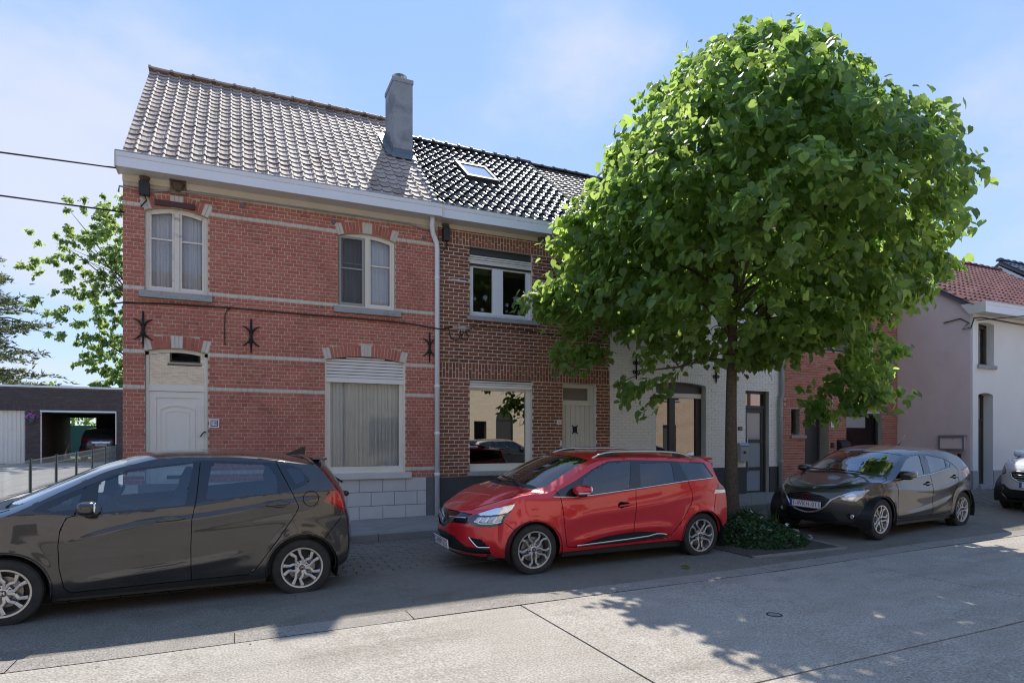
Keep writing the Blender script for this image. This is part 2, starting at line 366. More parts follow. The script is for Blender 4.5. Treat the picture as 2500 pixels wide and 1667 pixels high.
M['concrete'] = worn('road_concrete', [(.29,.254,.208), (.375,.334,.280), (.335,.295,.243), (.41,.369,.313)], scale=1.1, rough=.9, bump=.8, bscale=55, fine=.38, fscale=62, dirt=.75, dscale=(.35, 1.6, 1), dirt_to=(.62, .60, .57))
M['joint'] = worn('road_joint', [(.05,.045,.035), (.10,.09,.06), (.06,.075,.03)], scale=12, rough=1, bump=.5)
M['aggregate'] = worn('washed_aggregate', [(.22,.19,.16), (.30,.265,.225), (.26,.228,.19)], scale=2, rough=.95, bump=1.0, bscale=75, fine=.5, fscale=85)
M['asphalt'] = worn('dark_asphalt', [(.165,.146,.114), (.20,.179,.143), (.18,.16,.127)], scale=1.6, rough=.9, bump=.8, bscale=120, fine=.6, fscale=95, dirt=.8, dscale=(.9, 1.4, 1), dirt_to=(.6, .58, .55))
M['paver'] = worn('dark_paver', [(.15,.134,.108), (.205,.185,.152), (.175,.157,.128)], scale=2, rand=.6, rough=.9, bump=.6, bscale=110, fine=.4, fscale=120)
M['paver_joint'] = worn('paver_joint', [(.025,.023,.02), (.045,.04,.033)], scale=5, rough=1, bump=.4)
M['flag'] = worn('pavement_tile', [(.22,.205,.18), (.29,.272,.24), (.25,.234,.206)], scale=2, rand=.5, rough=.9, bump=.5, bscale=110, fine=.25, fscale=120)
M['kerb'] = worn('kerb_concrete', [(.21,.197,.176), (.28,.263,.236)], scale=4, rand=.4, rough=.9, bump=.6, bscale=100, fine=.3, fscale=120)
M['yard'] = worn('yard_paving', [(.24,.225,.20), (.30,.285,.26)], scale=1.2, rough=.9, bump=.3, bscale=50, fine=.2, fscale=40)
M['gravel'] = worn('pale_gravel', [(.22,.20,.17), (.42,.40,.36), (.55,.52,.48)], scale=25, rough=.95, bump=1.0, bscale=40, fine=.4, fscale=45)
M['grass'] = worn('grass_blade', [(.05,.12,.02), (.09,.19,.03)], scale=3, rough=.8, bump=0)
M['field'] = worn('meadow', [(.05,.09,.02), (.08,.13,.03), (.10,.12,.05)], scale=.3, rough=.95, bump=.4, bscale=5)
M['soil'] = worn('planting_soil', [(.05,.042,.033), (.09,.075,.058), (.07,.056,.044)], scale=14, rough=1, bump=1.0, bscale=40, fine=.4, fscale=60)

# one sheet to the horizon, just under everything else
def base_h(u, v): return -.12 if v < 12 else -.10
g = MB(); g.add([(-900, -900, -.16), (900, -900, -.16), (900, 900, -.16), (-900, 900, -.16)], [(0, 1, 2, 3)])
g.build('ground', M['field'], kind='structure')

# concrete carriageway: a bed with slabs on it
road = sheet('road', -42, 60, [-3.75, V_CONC], -.030, M['joint'])
JU = [-42+.02]; 
for k in range(-9, 13): JU.append(2.575+4.65*k)
JU = sorted(j for j in JU if -42 <= j <= 60)
for j in range(len(JU)-1):
    for v0, v1 in ((3.09, V_CONC-.004), (.64, 3.07), (-1.8, .62), (-3.72, -1.82)):
        a, b = JU[j]+.008+R.uniform(0, .003), JU[j+1]-.008
        if v1 < 3 and (a > 20 or b < -16): continue
        d = R.uniform(-.002, .002)
        us = ux(a, b, .8); n = len(us); V = []; F = []
        # worn, slightly ragged edges along the joints
        vv = [v0, v0+.03, (v0+v1)/2, v1-.03, v1]
        for q, v in enumerate(vv):
            for i, u in enumerate(us):
                e = (.008*noise.noise((u*3.1, v*2.7, 3)) if q in (0, 4) else 0)
                f = (.010*noise.noise((v*4.1, u, 9)) if i in (0, n-1) else 0)
                V.append((u+f, v+e, zs(u, v)+d-(.004 if q in (0, 4) or i in (0, n-1) else 0)))
        for q in range(4):
            for i in range(n-1): F.append((q*n+i, q*n+i+1, (q+1)*n+i+1, (q+1)*n+i))
        loop = list(range(n))+[k*n+n-1 for k in range(1, 5)]+[4*n+i for i in range(n-2, -1, -1)]+[k*n for k in range(3, 0, -1)]
        bb = len(V); V += [(V[i][0], V[i][1], V[i][2]-.04) for i in loop]
        for q in range(len(loop)): F.append((loop[(q+1) % len(loop)], loop[q], bb+q, bb+(q+1) % len(loop)))
        link('slab', mesh_np('slab', V, F, [M['concrete']]), road)
# gutter strip of washed aggregate, then the dark parking lane
gut = sheet('gutter', -42, 60, [V_CONC, V_STRIP], -.028, M['joint'])
u = -42.
while u < 60:
    w = 1.5; a, b = u+.003, min(60, u+w-.003)
    if -6 < b and a < 22:
        us = ux(a, b, .75); V = []; F = []; d = R.uniform(-.002, .002)
        for v in (V_CONC+.004, V_STRIP-.006):
            for x in us: V.append((x, v+.006*noise.noise((x*2.2, v, 1)), zs(x, v)+d))
        n = len(us)
        for i in range(n-1): F.append((i, i+1, n+i+1, n+i))
        link('gutter_slab', mesh_np('gutter_slab', V, F, [M['aggregate']]), gut)
    u += w
sheet('parking_lane', -42, 60, [V_STRIP, 7.45], -.004, M['asphalt'])
lane = sheet('paved_lane', -42, 60, [7.45, V_LANE], -.016, M['paver_joint'])

def apparent(x, y, z, area):
    return area/((x*x+y*y+(z-CAM_H)**2))

# block pavers in the back half of the lane
PV = []
pl, pw = .22, .11
row = 0; v = 7.46
while v+pw < V_LANE:
    u = -9.0+(row % 2)*pl/2
    while u < 17:
        if not (6.0 < u+pl/2 < 9.0 and v < 9.4): PV.append((u, v))
        u += pl
    v += pw; row += 1
PV.sort(key=lambda q: (not (.9 < q[0] < 3.6), (q[0]-1.8)**2+(q[1])**2))
pm = []
for k in range(4):
    mb = MB(); j = [R.uniform(-.0015, .0015) for _ in range(8)]
    h = -.004
    mb.add([(.003+j[0], .003, -.012), (pl-.003+j[1], .003, -.012), (pl-.003, pw-.003, -.012), (.003, pw-.003, -.012),
            (.008, .008, h+.004), (pl-.008+j[2], .008, h+.004), (pl-.008, pw-.008+j[3], h+.004), (.008+j[4], pw-.008, h+.004)],
           [(4, 5, 6, 7), (0, 1, 5, 4), (1, 2, 6, 5), (2, 3, 7, 6), (3, 0, 4, 7)])
    pm.append(mesh_np('paver', mb.V, mb.F, [M['paver']]))
for u, v in PV[:300]: link('paver', R.choice(pm), lane, (u, v, zs(u+pl/2, v+pw/2)+R.uniform(-.003, .002)), (R.uniform(-.01, .01), R.uniform(-.01, .01), 0))
mb = MB()
for u, v in PV[300:]:
    z = zs(u+pl/2, v+pw/2)+R.uniform(-.003, .002)
    mb.add([(u+.003, v+.003, z-.012), (u+pl-.003, v+.003, z-.012), (u+pl-.003, v+pw-.003, z-.012), (u+.003, v+pw-.003, z-.012),
            (u+.008, v+.008, z), (u+pl-.008, v+.008, z), (u+pl-.008, v+pw-.008, z), (u+.008, v+pw-.008, z)],
           [(4, 5, 6, 7), (0, 1, 5, 4), (1, 2, 6, 5), (2, 3, 7, 6), (3, 0, 4, 7)])
mb.build('pavers', M['paver'], lane, kind='stuff')

# kerb stones and the pavement laid in diagonal tiles
def zk(u): return zg(u)+.088+.115
kerb = sheet('kerb', -42, 60, [V_LANE-.01, V_KERB], -.02, M['paver_joint'])
u = -12.
while u < 40:
    a, b = u+.004, u+.996
    if 16.5 < a: u += 1; continue
    mb = MB(); za, zb = zk(a), zk(b); y0, y1 = V_LANE, V_KERB-.003; r = .012
    sec = [(y0, -.16), (y0, -r), (y0+.004, -.004), (y0+r, 0), (y1, 0), (y1, -.16)]
    V = [(a, y, za+z) for y, z in sec]+[(b, y, zb+z) for y, z in sec]
    n = len(sec)
    mb.add(V, [tuple(range(n-1, -1, -1)), tuple(range(n, 2*n))]+[(i, i+1, i+1+n, i+n) for i in range(n-1)])
    mb.build('kerb_stone', M['kerb'], kerb); u += 1
def zp(u, v): return zk(u)+(v-V_KERB)*.012
pave = sheet('pavement', -42, 60, [V_KERB, V_FACE+.3], -.012, M['paver_joint'], hf=zp)
def clip_poly(poly, ax, val, keep_less):
    out = []
    for i in range(len(poly)):
        p, q = poly[i], poly[(i+1) % len(poly)]
        ip = (p[ax] <= val) == keep_less; iq = (q[ax] <= val) == keep_less
        if ip: out.append(p)
        if ip != iq:
            t = (val-p[ax])/(q[ax]-p[ax]); out.append((p[0]+(q[0]-p[0])*t, p[1]+(q[1]-p[1])*t))
    return out
FL = []
s_, g_ = .298, .302
for i in range(-90, 120):
    for j in range(-90, 120):
        cx = (i-j)*g_*math.sqrt(.5); cyv = (i+j)*g_*math.sqrt(.5)
        if not (-10 < cx < 24 and V_KERB-.25 < cyv < V_FACE+.3): continue
        h = s_*math.sqrt(.5)
        p = [(cx-h, cyv), (cx, cyv-h), (cx+h, cyv), (cx, cyv+h)]
        p = clip_poly(clip_poly(p, 1, V_KERB+.002, False), 1, V_FACE+.28, True)
        if len(p) >= 3: FL.append((cx, cyv, p))
FL.sort(key=lambda q: (not (1.2 < q[0] < 4.5 or 8.5 < q[0] < 13), q[0]**2+q[1]**2))
big = MB()
for k, (cx, cyv, p) in enumerate(FL):
    d = R.uniform(-.002, .002)
    n = len(p); V = [(x, y, zp(x, y)+d) for x, y in p]+[(x, y, zp(x, y)-.02) for x, y in p]
    F = [tuple(range(n))]+[(i, i+n, (i+1) % n+n, (i+1) % n) for i in range(n)]
    if k < 300: link('paving_tile', mesh_np('paving_tile', V, F, [M['flag']]), pave)
    else: big.add(V, F)
big.build('paving_tiles', M['flag'], pave, kind='stuff')

# a small round road cover in the concrete
t = thing('road_cover', 'small round iron cover let into the tree-shaded concrete road', 'road cover', (4.54, 4.17, zs(4.54, 4.17)))
mb = MB(); mb.lathe([(0, .001), (.05, .001), (.055, .0), (.055, -.02)], (0, 0, 0), n=20); mb.build('lid', M['kerb'], t)
mb = MB(); mb.lathe([(.057, -.02), (.057, .003), (.072, .003), (.076, -.02)], (0, 0, 0), n=20); mb.build('rim', M['iron'], t)

# ------------------------------------------------------------------ houses: walls laid brick by brick
def arc_pts(x0, x1, zs_, za, n=14):
    """points of a segmental arch from right to left"""
    w = (x1-x0)/2; h = max(1e-4, za-zs_); rr = (w*w+h*h)/(2*h); cz = za-rr; a = math.asin(min(1, w/rr)); cx = (x0+x1)/2
    return [(cx+rr*math.sin(a-2*a*i/n), cz+rr*math.cos(a-2*a*i/n)) for i in range(n+1)], (cx, cz, rr, a)

def op(x0, x1, z0, zs_, za=None, ring=0., nv=17, cream=(2, 3), arch_mat=0):
    d = dict(x0=x0, x1=x1, z0=z0, zs=zs_, za=za, ring=ring, nv=nv, cream=cream)
    if za:
        d['pts'], (d['cx'], d['cz'], d['r'], d['a']) = arc_pts(x0, x1, zs_, za)
    return d

def blocked(o, za_, zb_):
    """stretch of the course za_..zb_ that the opening (with its arch ring) takes away"""
    zm = (za_+zb_)/2
    if zm < o['z0']: return None
    top = o['zs']
    if not o['za']: return (o['x0'], o['x1']) if zm < top else None
    ro = o['r']+o['ring']
    if zm > o['cz']+ro: return None
    if zm < top-.01: return (o['x0'], o['x1'])
    hw = math.sqrt(max(0, ro*ro-(zm-o['cz'])**2)); lim = math.tan(o['a'])*(zm-o['cz'])+.004
    hw = min(hw, lim)
    return (o['cx']-hw, o['cx']+hw)

def wall_backing(mb, u0, u1, y0, y1, z0, z1, ops, m=0):
    xs = sorted({u0, u1, *[o['x0'] for o in ops], *[o['x1'] for o in ops]})
    zz = sorted({z0, z1, *[o['z0'] for o in ops], *[(o['za'] or o['zs']) for o in ops]})
    xs = [x for x in xs if u0 <= x <= u1]; zz = [z for z in zz if z0 <= z <= z1]
    for xa, xb in zip(xs, xs[1:]):
        run = None
        for za, zb in zip(zz, zz[1:]):
            xm, zm = (xa+xb)/2, (za+zb)/2
            hole = any(o['x0'] < xm < o['x1'] and o['z0'] < zm < (o['za'] or o['zs']) for o in ops)
            if not hole: run = (run[0], zb) if run else (za, zb)
            if hole and run: mb.box(xa, xb, y0, y1, *run, m); run = None
        if run: mb.box(xa, xb, y0, y1, *run, m)
    for o in ops:
        if o['za']:
            p = o['pts']
            for (xa, za), (xb, zb) in zip(p, p[1:]):
                mb.prism([(xb, zb), (xa, za), (xa, o['za']+1e-4), (xb, o['za']+1e-4)], y0, y1, m)

def brick_mesh(cache, w, h, mat, dep, name='brick', jit=.0018):
    k = (round(w*100), round(h*1000), mat.name, R.randrange(3))
    if k not in cache:
        w2, h2 = w/2, h/2; j = lambda: R.uniform(-jit, jit)
        c = .003
        V = [(-w2+j(), 0, -h2+j()), (w2+j(), 0, -h2+j()), (w2+j(), 0, h2+j()), (-w2+j(), 0, h2+j())]
        V += [(x*(1-c/w2), -dep, z*(1-c/h2)) for x, _, z in V]
        F = [(4, 5, 6, 7), (0, 1, 5, 4), (1, 2, 6, 5), (2, 3, 7, 6), (3, 0, 4, 7)]
        cache[k] = mesh_np(name, V, F, [mat])
    return cache[k]

def lay(parent, o, Y, items, dep=.008, nmax=300, name='brick', stuff='bricks', jit=.0018, prefer=None):
    """items: (xc, zc, w, h, mat, ang). The ones that show largest become objects, the rest one joined part"""
    ox, oy, oz = o; cache = {}
    key = prefer or (lambda q: -apparent(q[0], Y, q[1], q[2]*q[3]))
    items = sorted(items, key=key)
    rest = MB(o); mats = []; 
    for k, (x, z, w, h, mat, ang) in enumerate(items):
        y = Y+R.uniform(-.0015, .002)
        if k < nmax:
            link(name, brick_mesh(cache, w, h, mat, dep, name, jit), parent, (x-ox, y-oy, z-oz), (0, ang, 0))
        else:
            if mat not in mats: mats.append(mat)
            w2, h2 = w/2, h/2; j = lambda: R.uniform(-jit, jit); c = .003; ca, sa = math.cos(ang), math.sin(ang)
            P = [(-w2+j(), -h2+j()), (w2+j(), -h2+j()), (w2+j(), h2+j()), (-w2+j(), h2+j())]
            P2 = [(px*(1-c/w2), pz*(1-c/h2)) for px, pz in P]
            t = lambda p, yy: (x+p[0]*ca+p[1]*sa, yy, z-p[0]*sa+p[1]*ca)
            rest.add([t(p, y) for p in P]+[t(p, y-dep) for p in P2], [(4, 5, 6, 7), (0, 1, 5, 4), (1, 2, 6, 5), (2, 3, 7, 6), (3, 0, 4, 7)], mats.index(mat))
    if rest.V: rest.build(stuff, mats, parent, kind='stuff')

def courses(u0, u1, z0, z1, ph, ops, bond, L, joint, matf, k0=0):
    """bricks of all courses between z0 and z1 as items"""
    it = []; k = k0; z = z0
    while z+ph <= z1+1e-6:
        free = [(u0, u1)]
        for o in ops:
            b = blocked(o, z, z+ph)
            if b:
                nf = []
                for a, c in free:
                    if b[1] <= a or b[0] >= c: nf.append((a, c)); continue
                    if b[0] > a: nf.append((a, b[0]))
                    if b[1] < c: nf.append((b[1], c))
                free = nf
        if bond == 'cross':
            step = L if k % 2 else L/2
            off = (0 if (k//2) % 2 else L/2) if k % 2 else L/4
        else:
            step = L; off = (L/2 if k % 2 else 0)+(R.uniform(-.012, .012) if bond == 'run' else R.uniform(0, L))
        x = u0-2*L+off
        while x < u1:
            for a, c in free:
                xa, xb = max(x+joint/2, a), min(x+step-joint/2, c)
                if xb-xa > .02:
                    it.append(((xa+xb)/2, z+ph/2, xb-xa, ph-joint, matf(k), 0))
            x += step
        z += ph; k += 1
    return it

def voussoirs(o, mat, mat2=None):
    """bricks of a segmental arch ring"""
    it = []; n = o['nv']; rm = o['r']+o['ring']/2
    ce, cc = o['cream']
    for i in range(n):
        a = -o['a']+2*o['a']*(i+.5)/n
        w = 2*o['a']*rm/n-.008
        c = mat2 and (i < ce or i >= n-ce or abs(i-(n-1)/2) < cc/2)
        it.append((o['cx']+rm*math.sin(a), o['cz']+rm*math.cos(a), w, o['ring']-.006, mat2 if c else mat, a))
    return it

def soldiers(u0, u1, z0, z1, pitch, joint, mat, ops=(), split=.62):
    it = []; x = u0; k = 0
    while x+pitch <= u1+1e-6:
        if not any(o['x0'] < x+pitch/2 < o['x1'] and o['z0'] < (z0+z1)/2 < o['zs'] for o in ops):
            w = pitch-joint
            if split:
                zc = z0+(z1-z0)*((split if k % 2 else 1-split)+R.uniform(-.03, .03))
                it.append((x+pitch/2, (z0+zc)/2, w, zc-z0-joint, mat, 0)); it.append((x+pitch/2, (zc+z1)/2, w, z1-zc-joint, mat, 0))
            else: it.append((x+pitch/2, (z0+z1)/2, w, z1-z0-joint, mat, 0))
        x += pitch; k += 1
    return it

# ------------------------------------------------------------------ joinery
def curtain(parent, o, x0, x1, z0, z1, y, m, waves=9, amp=.03, gather=0.):
    n = int(waves*10); mb = MB(o); V = []
    ph = R.uniform(0, 6)
    for j, z in enumerate((z0, z0+(z1-z0)*.35, z0+(z1-z0)*.7, z1)):
        for i in range(n+1):
            t = i/n; x = x0+(x1-x0)*t
            yy = y+amp*(math.sin(t*waves*6.283+ph+.3*math.sin(9*t+z))*.7+.5*math.sin(t*waves*2.3*6.283+2*ph+z))*(1-.25*j/3)
            V.append((x, yy, z))
    F = [(j*(n+1)+i, j*(n+1)+i+1, (j+1)*(n+1)+i+1, (j+1)*(n+1)+i) for j in range(3) for i in range(n)]
    mb.add(V, F); return mb.build('curtain', m, parent, smooth=True)

def ring_poly(mb, x0, x1, z0, z1, t, y0, y1, m=0, tb=None):
    tb = t if tb is None else tb
    mb.box(x0, x1, y0, y1, z1-t, z1, m); mb.box(x0, x1, y0, y1, z0, z0+tb, m)
    mb.box(x0, x0+t, y0, y1, z0+tb, z1-t, m); mb.box(x1-t, x1, y0, y1, z0+tb, z1-t, m)

def arch_head(mb, o, t, y0, y1, zlow, m=0):
    """frame head that fills a segmental arch down to the level zlow"""
    p = o['pts']
    for (xa, za), (xb, zb) in zip(p, p[1:]): mb.prism([(xb, zlow), (xa, zlow), (xa, za-.002), (xb, zb-.002)], y0, y1, m)

def arch_band(mb, o, inset, t, x0, x1, y0, y1, m=0):
    """curved rail following the arch between x0 and x1"""
    r1 = o['r']-inset; r0 = r1-t; n = 8
    zz = lambda r, x: o['cz']+math.sqrt(max(0, r*r-(x-o['cx'])**2))
    for i in range(n):
        a, b = x0+(x1-x0)*i/n, x0+(x1-x0)*(i+1)/n
        mb.prism([(a, zz(r0, a)), (b, zz(r0, b)), (b, zz(r1, b)), (a, zz(r1, a))], y0, y1, m)

def pane(parent, o, x0, x1, z0, z1, y, m, top=None, name='pane'):
    mb = MB(o)
    if top is None: poly = [(x0, z0), (x1, z0), (x1, z1), (x0, z1)]
    else: poly = [(x0, z0), (x1, z0)]+[(x1+(x0-x1)*i/8, top(x1+(x0-x1)*i/8)) for i in range(9)]
    mb.add([(x, y, z) for x, z in poly], [tuple(range(len(poly)))])
    return mb.build(name, m, parent)

def slats(parent, o, x0, x1, z0, z1, y, m, h=.05, name='slat', top=None, bottom_bar=.06):
    """roller shutter drawn from closed slats, with the row of light slots between them"""
    z = z0+bottom_bar; k = 0
    mb = MB(o); mb.box(x0, x1, y-.012, y+.01, z0, z0+bottom_bar-.006); mb.build('bottom_rail', m, parent)
    while z < z1-.004:
        zt = min(z+h, z1)
        def prof(x, zz): return zz if top is None else min(zz, top(x)-.002)
        mb = MB(o); n = 8 if top else 1
        for i in range(n):
            a, b = x0+(x1-x0)*i/n, x0+(x1-x0)*(i+1)/n
            za, zb = prof(a, zt-.009), prof(b, zt-.009)
            if min(za, zb) <= z+.001: continue
            V = []
            for (x, zz) in ((a, za), (b, zb)): V += [(x, y, z), (x, y-.009, z+(zz-z)*.3), (x, y-.009, z+(zz-z)*.75), (x, y, zz)]
            mb.add(V, [(0, 4, 5, 1), (1, 5, 6, 2), (2, 6, 7, 3)])
        if mb.V: mb.build(name, m, parent)
        z += h; k += 1
    mb = MB(o)
    if top is None: mb.box(x0, x1, y+.004, y+.008, z0+.01, z1)
    else:
        for i in range(8):
            a, b = x0+(x1-x0)*i/8, x0+(x1-x0)*(i+1)/8
            mb.prism([(a, z0+.01), (b, z0+.01), (b, top(b)), (a, top(a))], y+.004, y+.008)
    mb.build('slat_backing', M['roller_gap'], parent)

def plaque(parent, o, x, z, w, h, y, txt, size, bg, fg, name='house_number', frame=None):
    mb = MB(o); mb.box(x-w/2, x+w/2, y-.014, y, z-h/2, z+h/2)
    q = mb.build(name, bg, parent)
    if frame:
        mb = MB(o); ring_poly(mb, x-w/2+.02, x+w/2-.02, z-h/2+.02, z+h/2-.02, .012, y-.017, y-.0145); mb.build('border', frame, q)
    V, F = text_mb(txt, size, .001)
    mb = MB(o); mb.add([(a+x, b+y-.0165, c+z) for a, b, c in V], F); mb.build('lettering', fg, q)
    return q

def wall_anchor(parent, o, x, z0, z1, y, style):
    mb = MB(o)
    if style == 'fork':
        mb.tube([(x, y-.02, z0), (x, y-.03, (z0+z1)/2), (x, y-.02, z1)], [.008, .022, .012], 8)
        h = z1-z0; zc = (z0+z1)/2
        for sx in (-1, 1):
            for sz in (-1, 1):
                mb.tube([(x+sx*.012, y-.02, zc+sz*h*.08), (x+sx*.03, y-.025, zc+sz*h*.16), (x+sx*.075, y-.02, zc+sz*h*.24), (x+sx*.13, y-.018, zc+sz*h*.29)], [.018, .016, .012, .006], 6)
        mb.ell((x, y-.03, zc), (.026, .02, .06), 2, 6)
    else:
        mb.tube([(x, y-.015, z0), (x, y-.02, z0+.05), (x, y-.02, z1)], [.006, .018, .016], 8)
        zc = (z0+z1)/2
        for k in (-1, 1):
            for sx in (-1, 1):
                c = (x+sx*.052, zc+k*.10)
                mb.tube([(c[0]+.032*math.cos(w), y-.02, c[1]+.032*math.sin(w)) for w in [i*.9 for i in range(8)]], .012, 6)
    return mb.build('wall_anchor', M['iron'], parent, smooth=True)

# ------------------------------------------------------------------ roofs
def tile_mesh(name, w, ln, prof, thick, m, n=10, lift=.02):
    pts = [(w*i/n, prof(i/n)) for i in range(n+1)]
    V = []
    for x, z in pts: V.append((x, 0, z+lift))
    for x, z in pts: V.append((x, ln, z))
    for x, z in pts: V.append((x, 0, z+lift))
    for x, z in pts: V.append((x, .002, z+lift-thick))
    k = n+1
    F = [(i, i+1, k+i+1, k+i) for i in range(n)]+[(3*k+i, 3*k+i+1, 2*k+i+1, 2*k+i) for i in range(n)]
    F += [(3*k, 2*k, k), (3*k+n, k+n, 2*k+n)]
    me = mesh_np(name, V, F, [m])
    sm = np.zeros(len(F), dtype=bool); sm[:n] = True; me.polygons.foreach_set('use_smooth', sm); me.update()
    return me

def tiled_slope(roof, o, u0, u1, v0, z0, k, vr, w, row, prof, m, n=10, thick=.012, lift=.02, nmax=300, skip=None, extra=None, order=None, uslack=0.):
    """pieces from the eave v0 up to the ridge vr on the plane z = z0 + k*(v-v0)"""
    phi = math.atan(k); sl = (vr-v0)/math.cos(phi); nr = int(round(sl/row)); row = sl/nr
    nc = int(round((u1-u0)/w)); w = (u1-u0)/nc
    P = []
    for r in range(nr):
        s = r*row; v = v0+s*math.cos(phi); z = z0+s*math.sin(phi)
        for c in range(nc):
            x = u0+c*w
            if skip and skip(x+w/2, v+row*.4): continue
            P.append((x, v, z))
    P.sort(key=order or (lambda q: q[0]**2+q[1]**2))
    me = tile_mesh('tile', w*1.0, row*1.12, prof, thick, m, n, lift)
    me2 = tile_mesh('tile', w*1.0, row*1.12, lambda t: prof(t)*1.06+.0015, thick, m, n, lift*1.08)
    mo = tile_mesh('tile', w*1.0, row*1.12, prof, thick, extra, n, lift) if extra else None
    ox, oy, oz = o
    for q, (x, v, z) in enumerate(P[:nmax]):
        mm = me if R.random() < .6 else me2
        if mo and extra and ((x-u0) < .55 and v > vr-.45 and R.random() < .75): mm = mo
        link('tile', mm, roof, (x-ox+R.uniform(-.003, .003), v-oy, z-oz+R.uniform(0, .004)), (phi+R.uniform(-.014, .014), R.uniform(-.016, .016), R.uniform(-.011, .011)))
    rest = P[nmax:]
    if rest:
        Vb = np.array([v.co[:] for v in me.vertices]); Fb = [tuple(p.vertices) for p in me.polygons]
        cphi, sphi = math.cos(phi), math.sin(phi); V = []; F = []
        for x, v, z in rest:
            b = len(V); dz = R.uniform(0, .005); t = R.uniform(-.012, .012)
            for a in Vb:
                zz = a[2]+t*(a[0]-w/2)
                V.append((x+a[0]-ox, v+a[1]*cphi-zz*sphi-oy, z+dz+a[1]*sphi+zz*cphi-oz))
            F += [tuple(b+i for i in f) for f in Fb]
        mesh = mesh_np('tiles', V, F, [m])
        nf = len(me.polygons); sm = np.zeros(nf, dtype=bool); sm[:n] = True; mesh.polygons.foreach_set('use_smooth', np.tile(sm, len(rest))); mesh.update()
        tag(link('tiles', mesh, roof), kind='stuff')
    return phi

def ridge(roof, o, u0, u1, v, z, m, ln=.36, r=.11, knob=.02):
    x = u0
    ox, oy, oz = o
    mb = MB(); prof = []
    n = 10; V = []
    for xx, rr in ((0, r+knob), (.05, r+knob), (.055, r), (ln+.04, r*.96)):
        for i in range(n+1):
            a = math.pi*(i/n); V.append((xx, rr*1.1*math.cos(a), rr*.85*math.sin(a)))
    F = [(j*(n+1)+i, j*(n+1)+i+1, (j+1)*(n+1)+i+1, (j+1)*(n+1)+i) for j in range(3) for i in range(n)]
    F.append(tuple(range(n, -1, -1)))
    me = mesh_np('ridge_tile', V, F, [m])
    while x < u1-.05:
        link('ridge_tile', me, roof, (x-ox, v-oy, z-oz+R.uniform(-.008, .008)), (R.uniform(-.02, .02), R.uniform(-.012, .012), R.uniform(-.015, .015)))
        x += ln

def roof_body(house, o, u0, u1, v0, z0, k, vr, vb, m, th=.10, name='roof'):
    """the boarded slab under the tiles, front and back slopes"""
    zr = z0+k*(vr-v0); zb = zr-k*(vb-vr)
    mb = MB(o)
    mb.prismx([(v0, z0-.03), (vr, zr-.03), (vb, zb-.03), (vb, zb-th-.03), (vr, zr-th-.03), (v0, z0-th-.03)], u0, u1)
    return mb.build(name, m, house)

def shell(house, o, u0, u1, vf, vb, z0, ze, vr, zr, m, left=True, right=True, name='side_wall'):
    """side and back walls that close the house behind its front"""
    if left:
        mb = MB(o); mb.prismx([(vf, z0), (vb, z0), (vb, ze), (vr, zr), (vf, ze)], u0, u0+.2); mb.build(name, m, house)
    if right:
        mb = MB(o); mb.prismx([(vf, z0), (vb, z0), (vb, ze), (vr, zr), (vf, ze)], u1-.2, u1); mb.build(name, m, house)
    mb = MB(o); mb.box(u0+.2, u1-.2, vb-.2, vb, z0, ze); mb.build('back_wall', m, house)
    mb = MB(o); mb.box(u0+.21, u1-.21, vf+.35, vb-.21, 3.22, 3.38)
    mb.box(u0+.21, u1-.21, vf+.35, vb-.21, z0-.05, z0+.12); mb.box(u0+.21, u1-.21, vf+3.2, vf+3.3, z0+.12, ze-.1)
    mb.build('inner_floor', M['room'], house)

def box_gutter(house, o, u0, u1, vf, z0, z1, vw, end_l=False, end_r=False):
    """white boxed gutter: fascia in two boards, soffit boards, lip; butt joint strip at its ends"""
    h = z1-z0; zm = z0+h*.66
    mb = MB(o); mb.prismx([(vf, z0), (vf+.02, z0), (vf+.02, zm), (vf, zm)], u0, u1)
    mb.prismx([(vf-.004, zm+.004), (vf+.02, zm+.004), (vf+.02, z1), (vf-.012, z1), (vf-.012, z1-.03)], u0, u1)
    g = mb.build('gutter', M['pvc'], house)
    mb = MB(o); mb.prismx([(vf-.02, z1+.001), (vf+.03, z1+.001), (vf+.03, z1+.012), (vf-.02, z1+.012)], u0-.01, u1+.01); mb.build('gutter_lip', M['zinc'], g)
    mb = MB(o); n = 4
    for i in range(n):
        a, b = vf+.02+(vw-vf-.02)*i/n, vf+.02+(vw-vf-.02)*(i+1)/n
        mb.prismx([(a+.003, z0+.005), (b-.003, z0+.005), (b-.003, z0+.02), (a+.003, z0+.02)], u0, u1)
    mb.build('soffit_board', M['soffit'], g)
    mb = MB(o); mb.box(u0, u1, vw-.26, vw+.02, z1-.10, z1-.07); mb.build('gutter_bed', M['zinc'], g)
    mb = MB(o)
    if end_l: mb.prismx([(vf-.014, z1), (vf-.014, z0-.004), (vw, z0-.004), (vw+.2, z1)], u0-.02, u0-.001)
    if end_r: mb.box(u1-.035, u1+.0, vf-.016, vf-.0125, z0, z1)
    if mb.V: mb.build('gutter_end', M['pvc_cream'], g)
    return g

def flag_cable(name, label, pts, r=.008, cat='cable', m=None, group=None):
    mb = MB(); mb.tube(pts, r, 6); o = mb.build(name, m or M['cable'], smooth=True)
    return tag(o, label, cat, group)

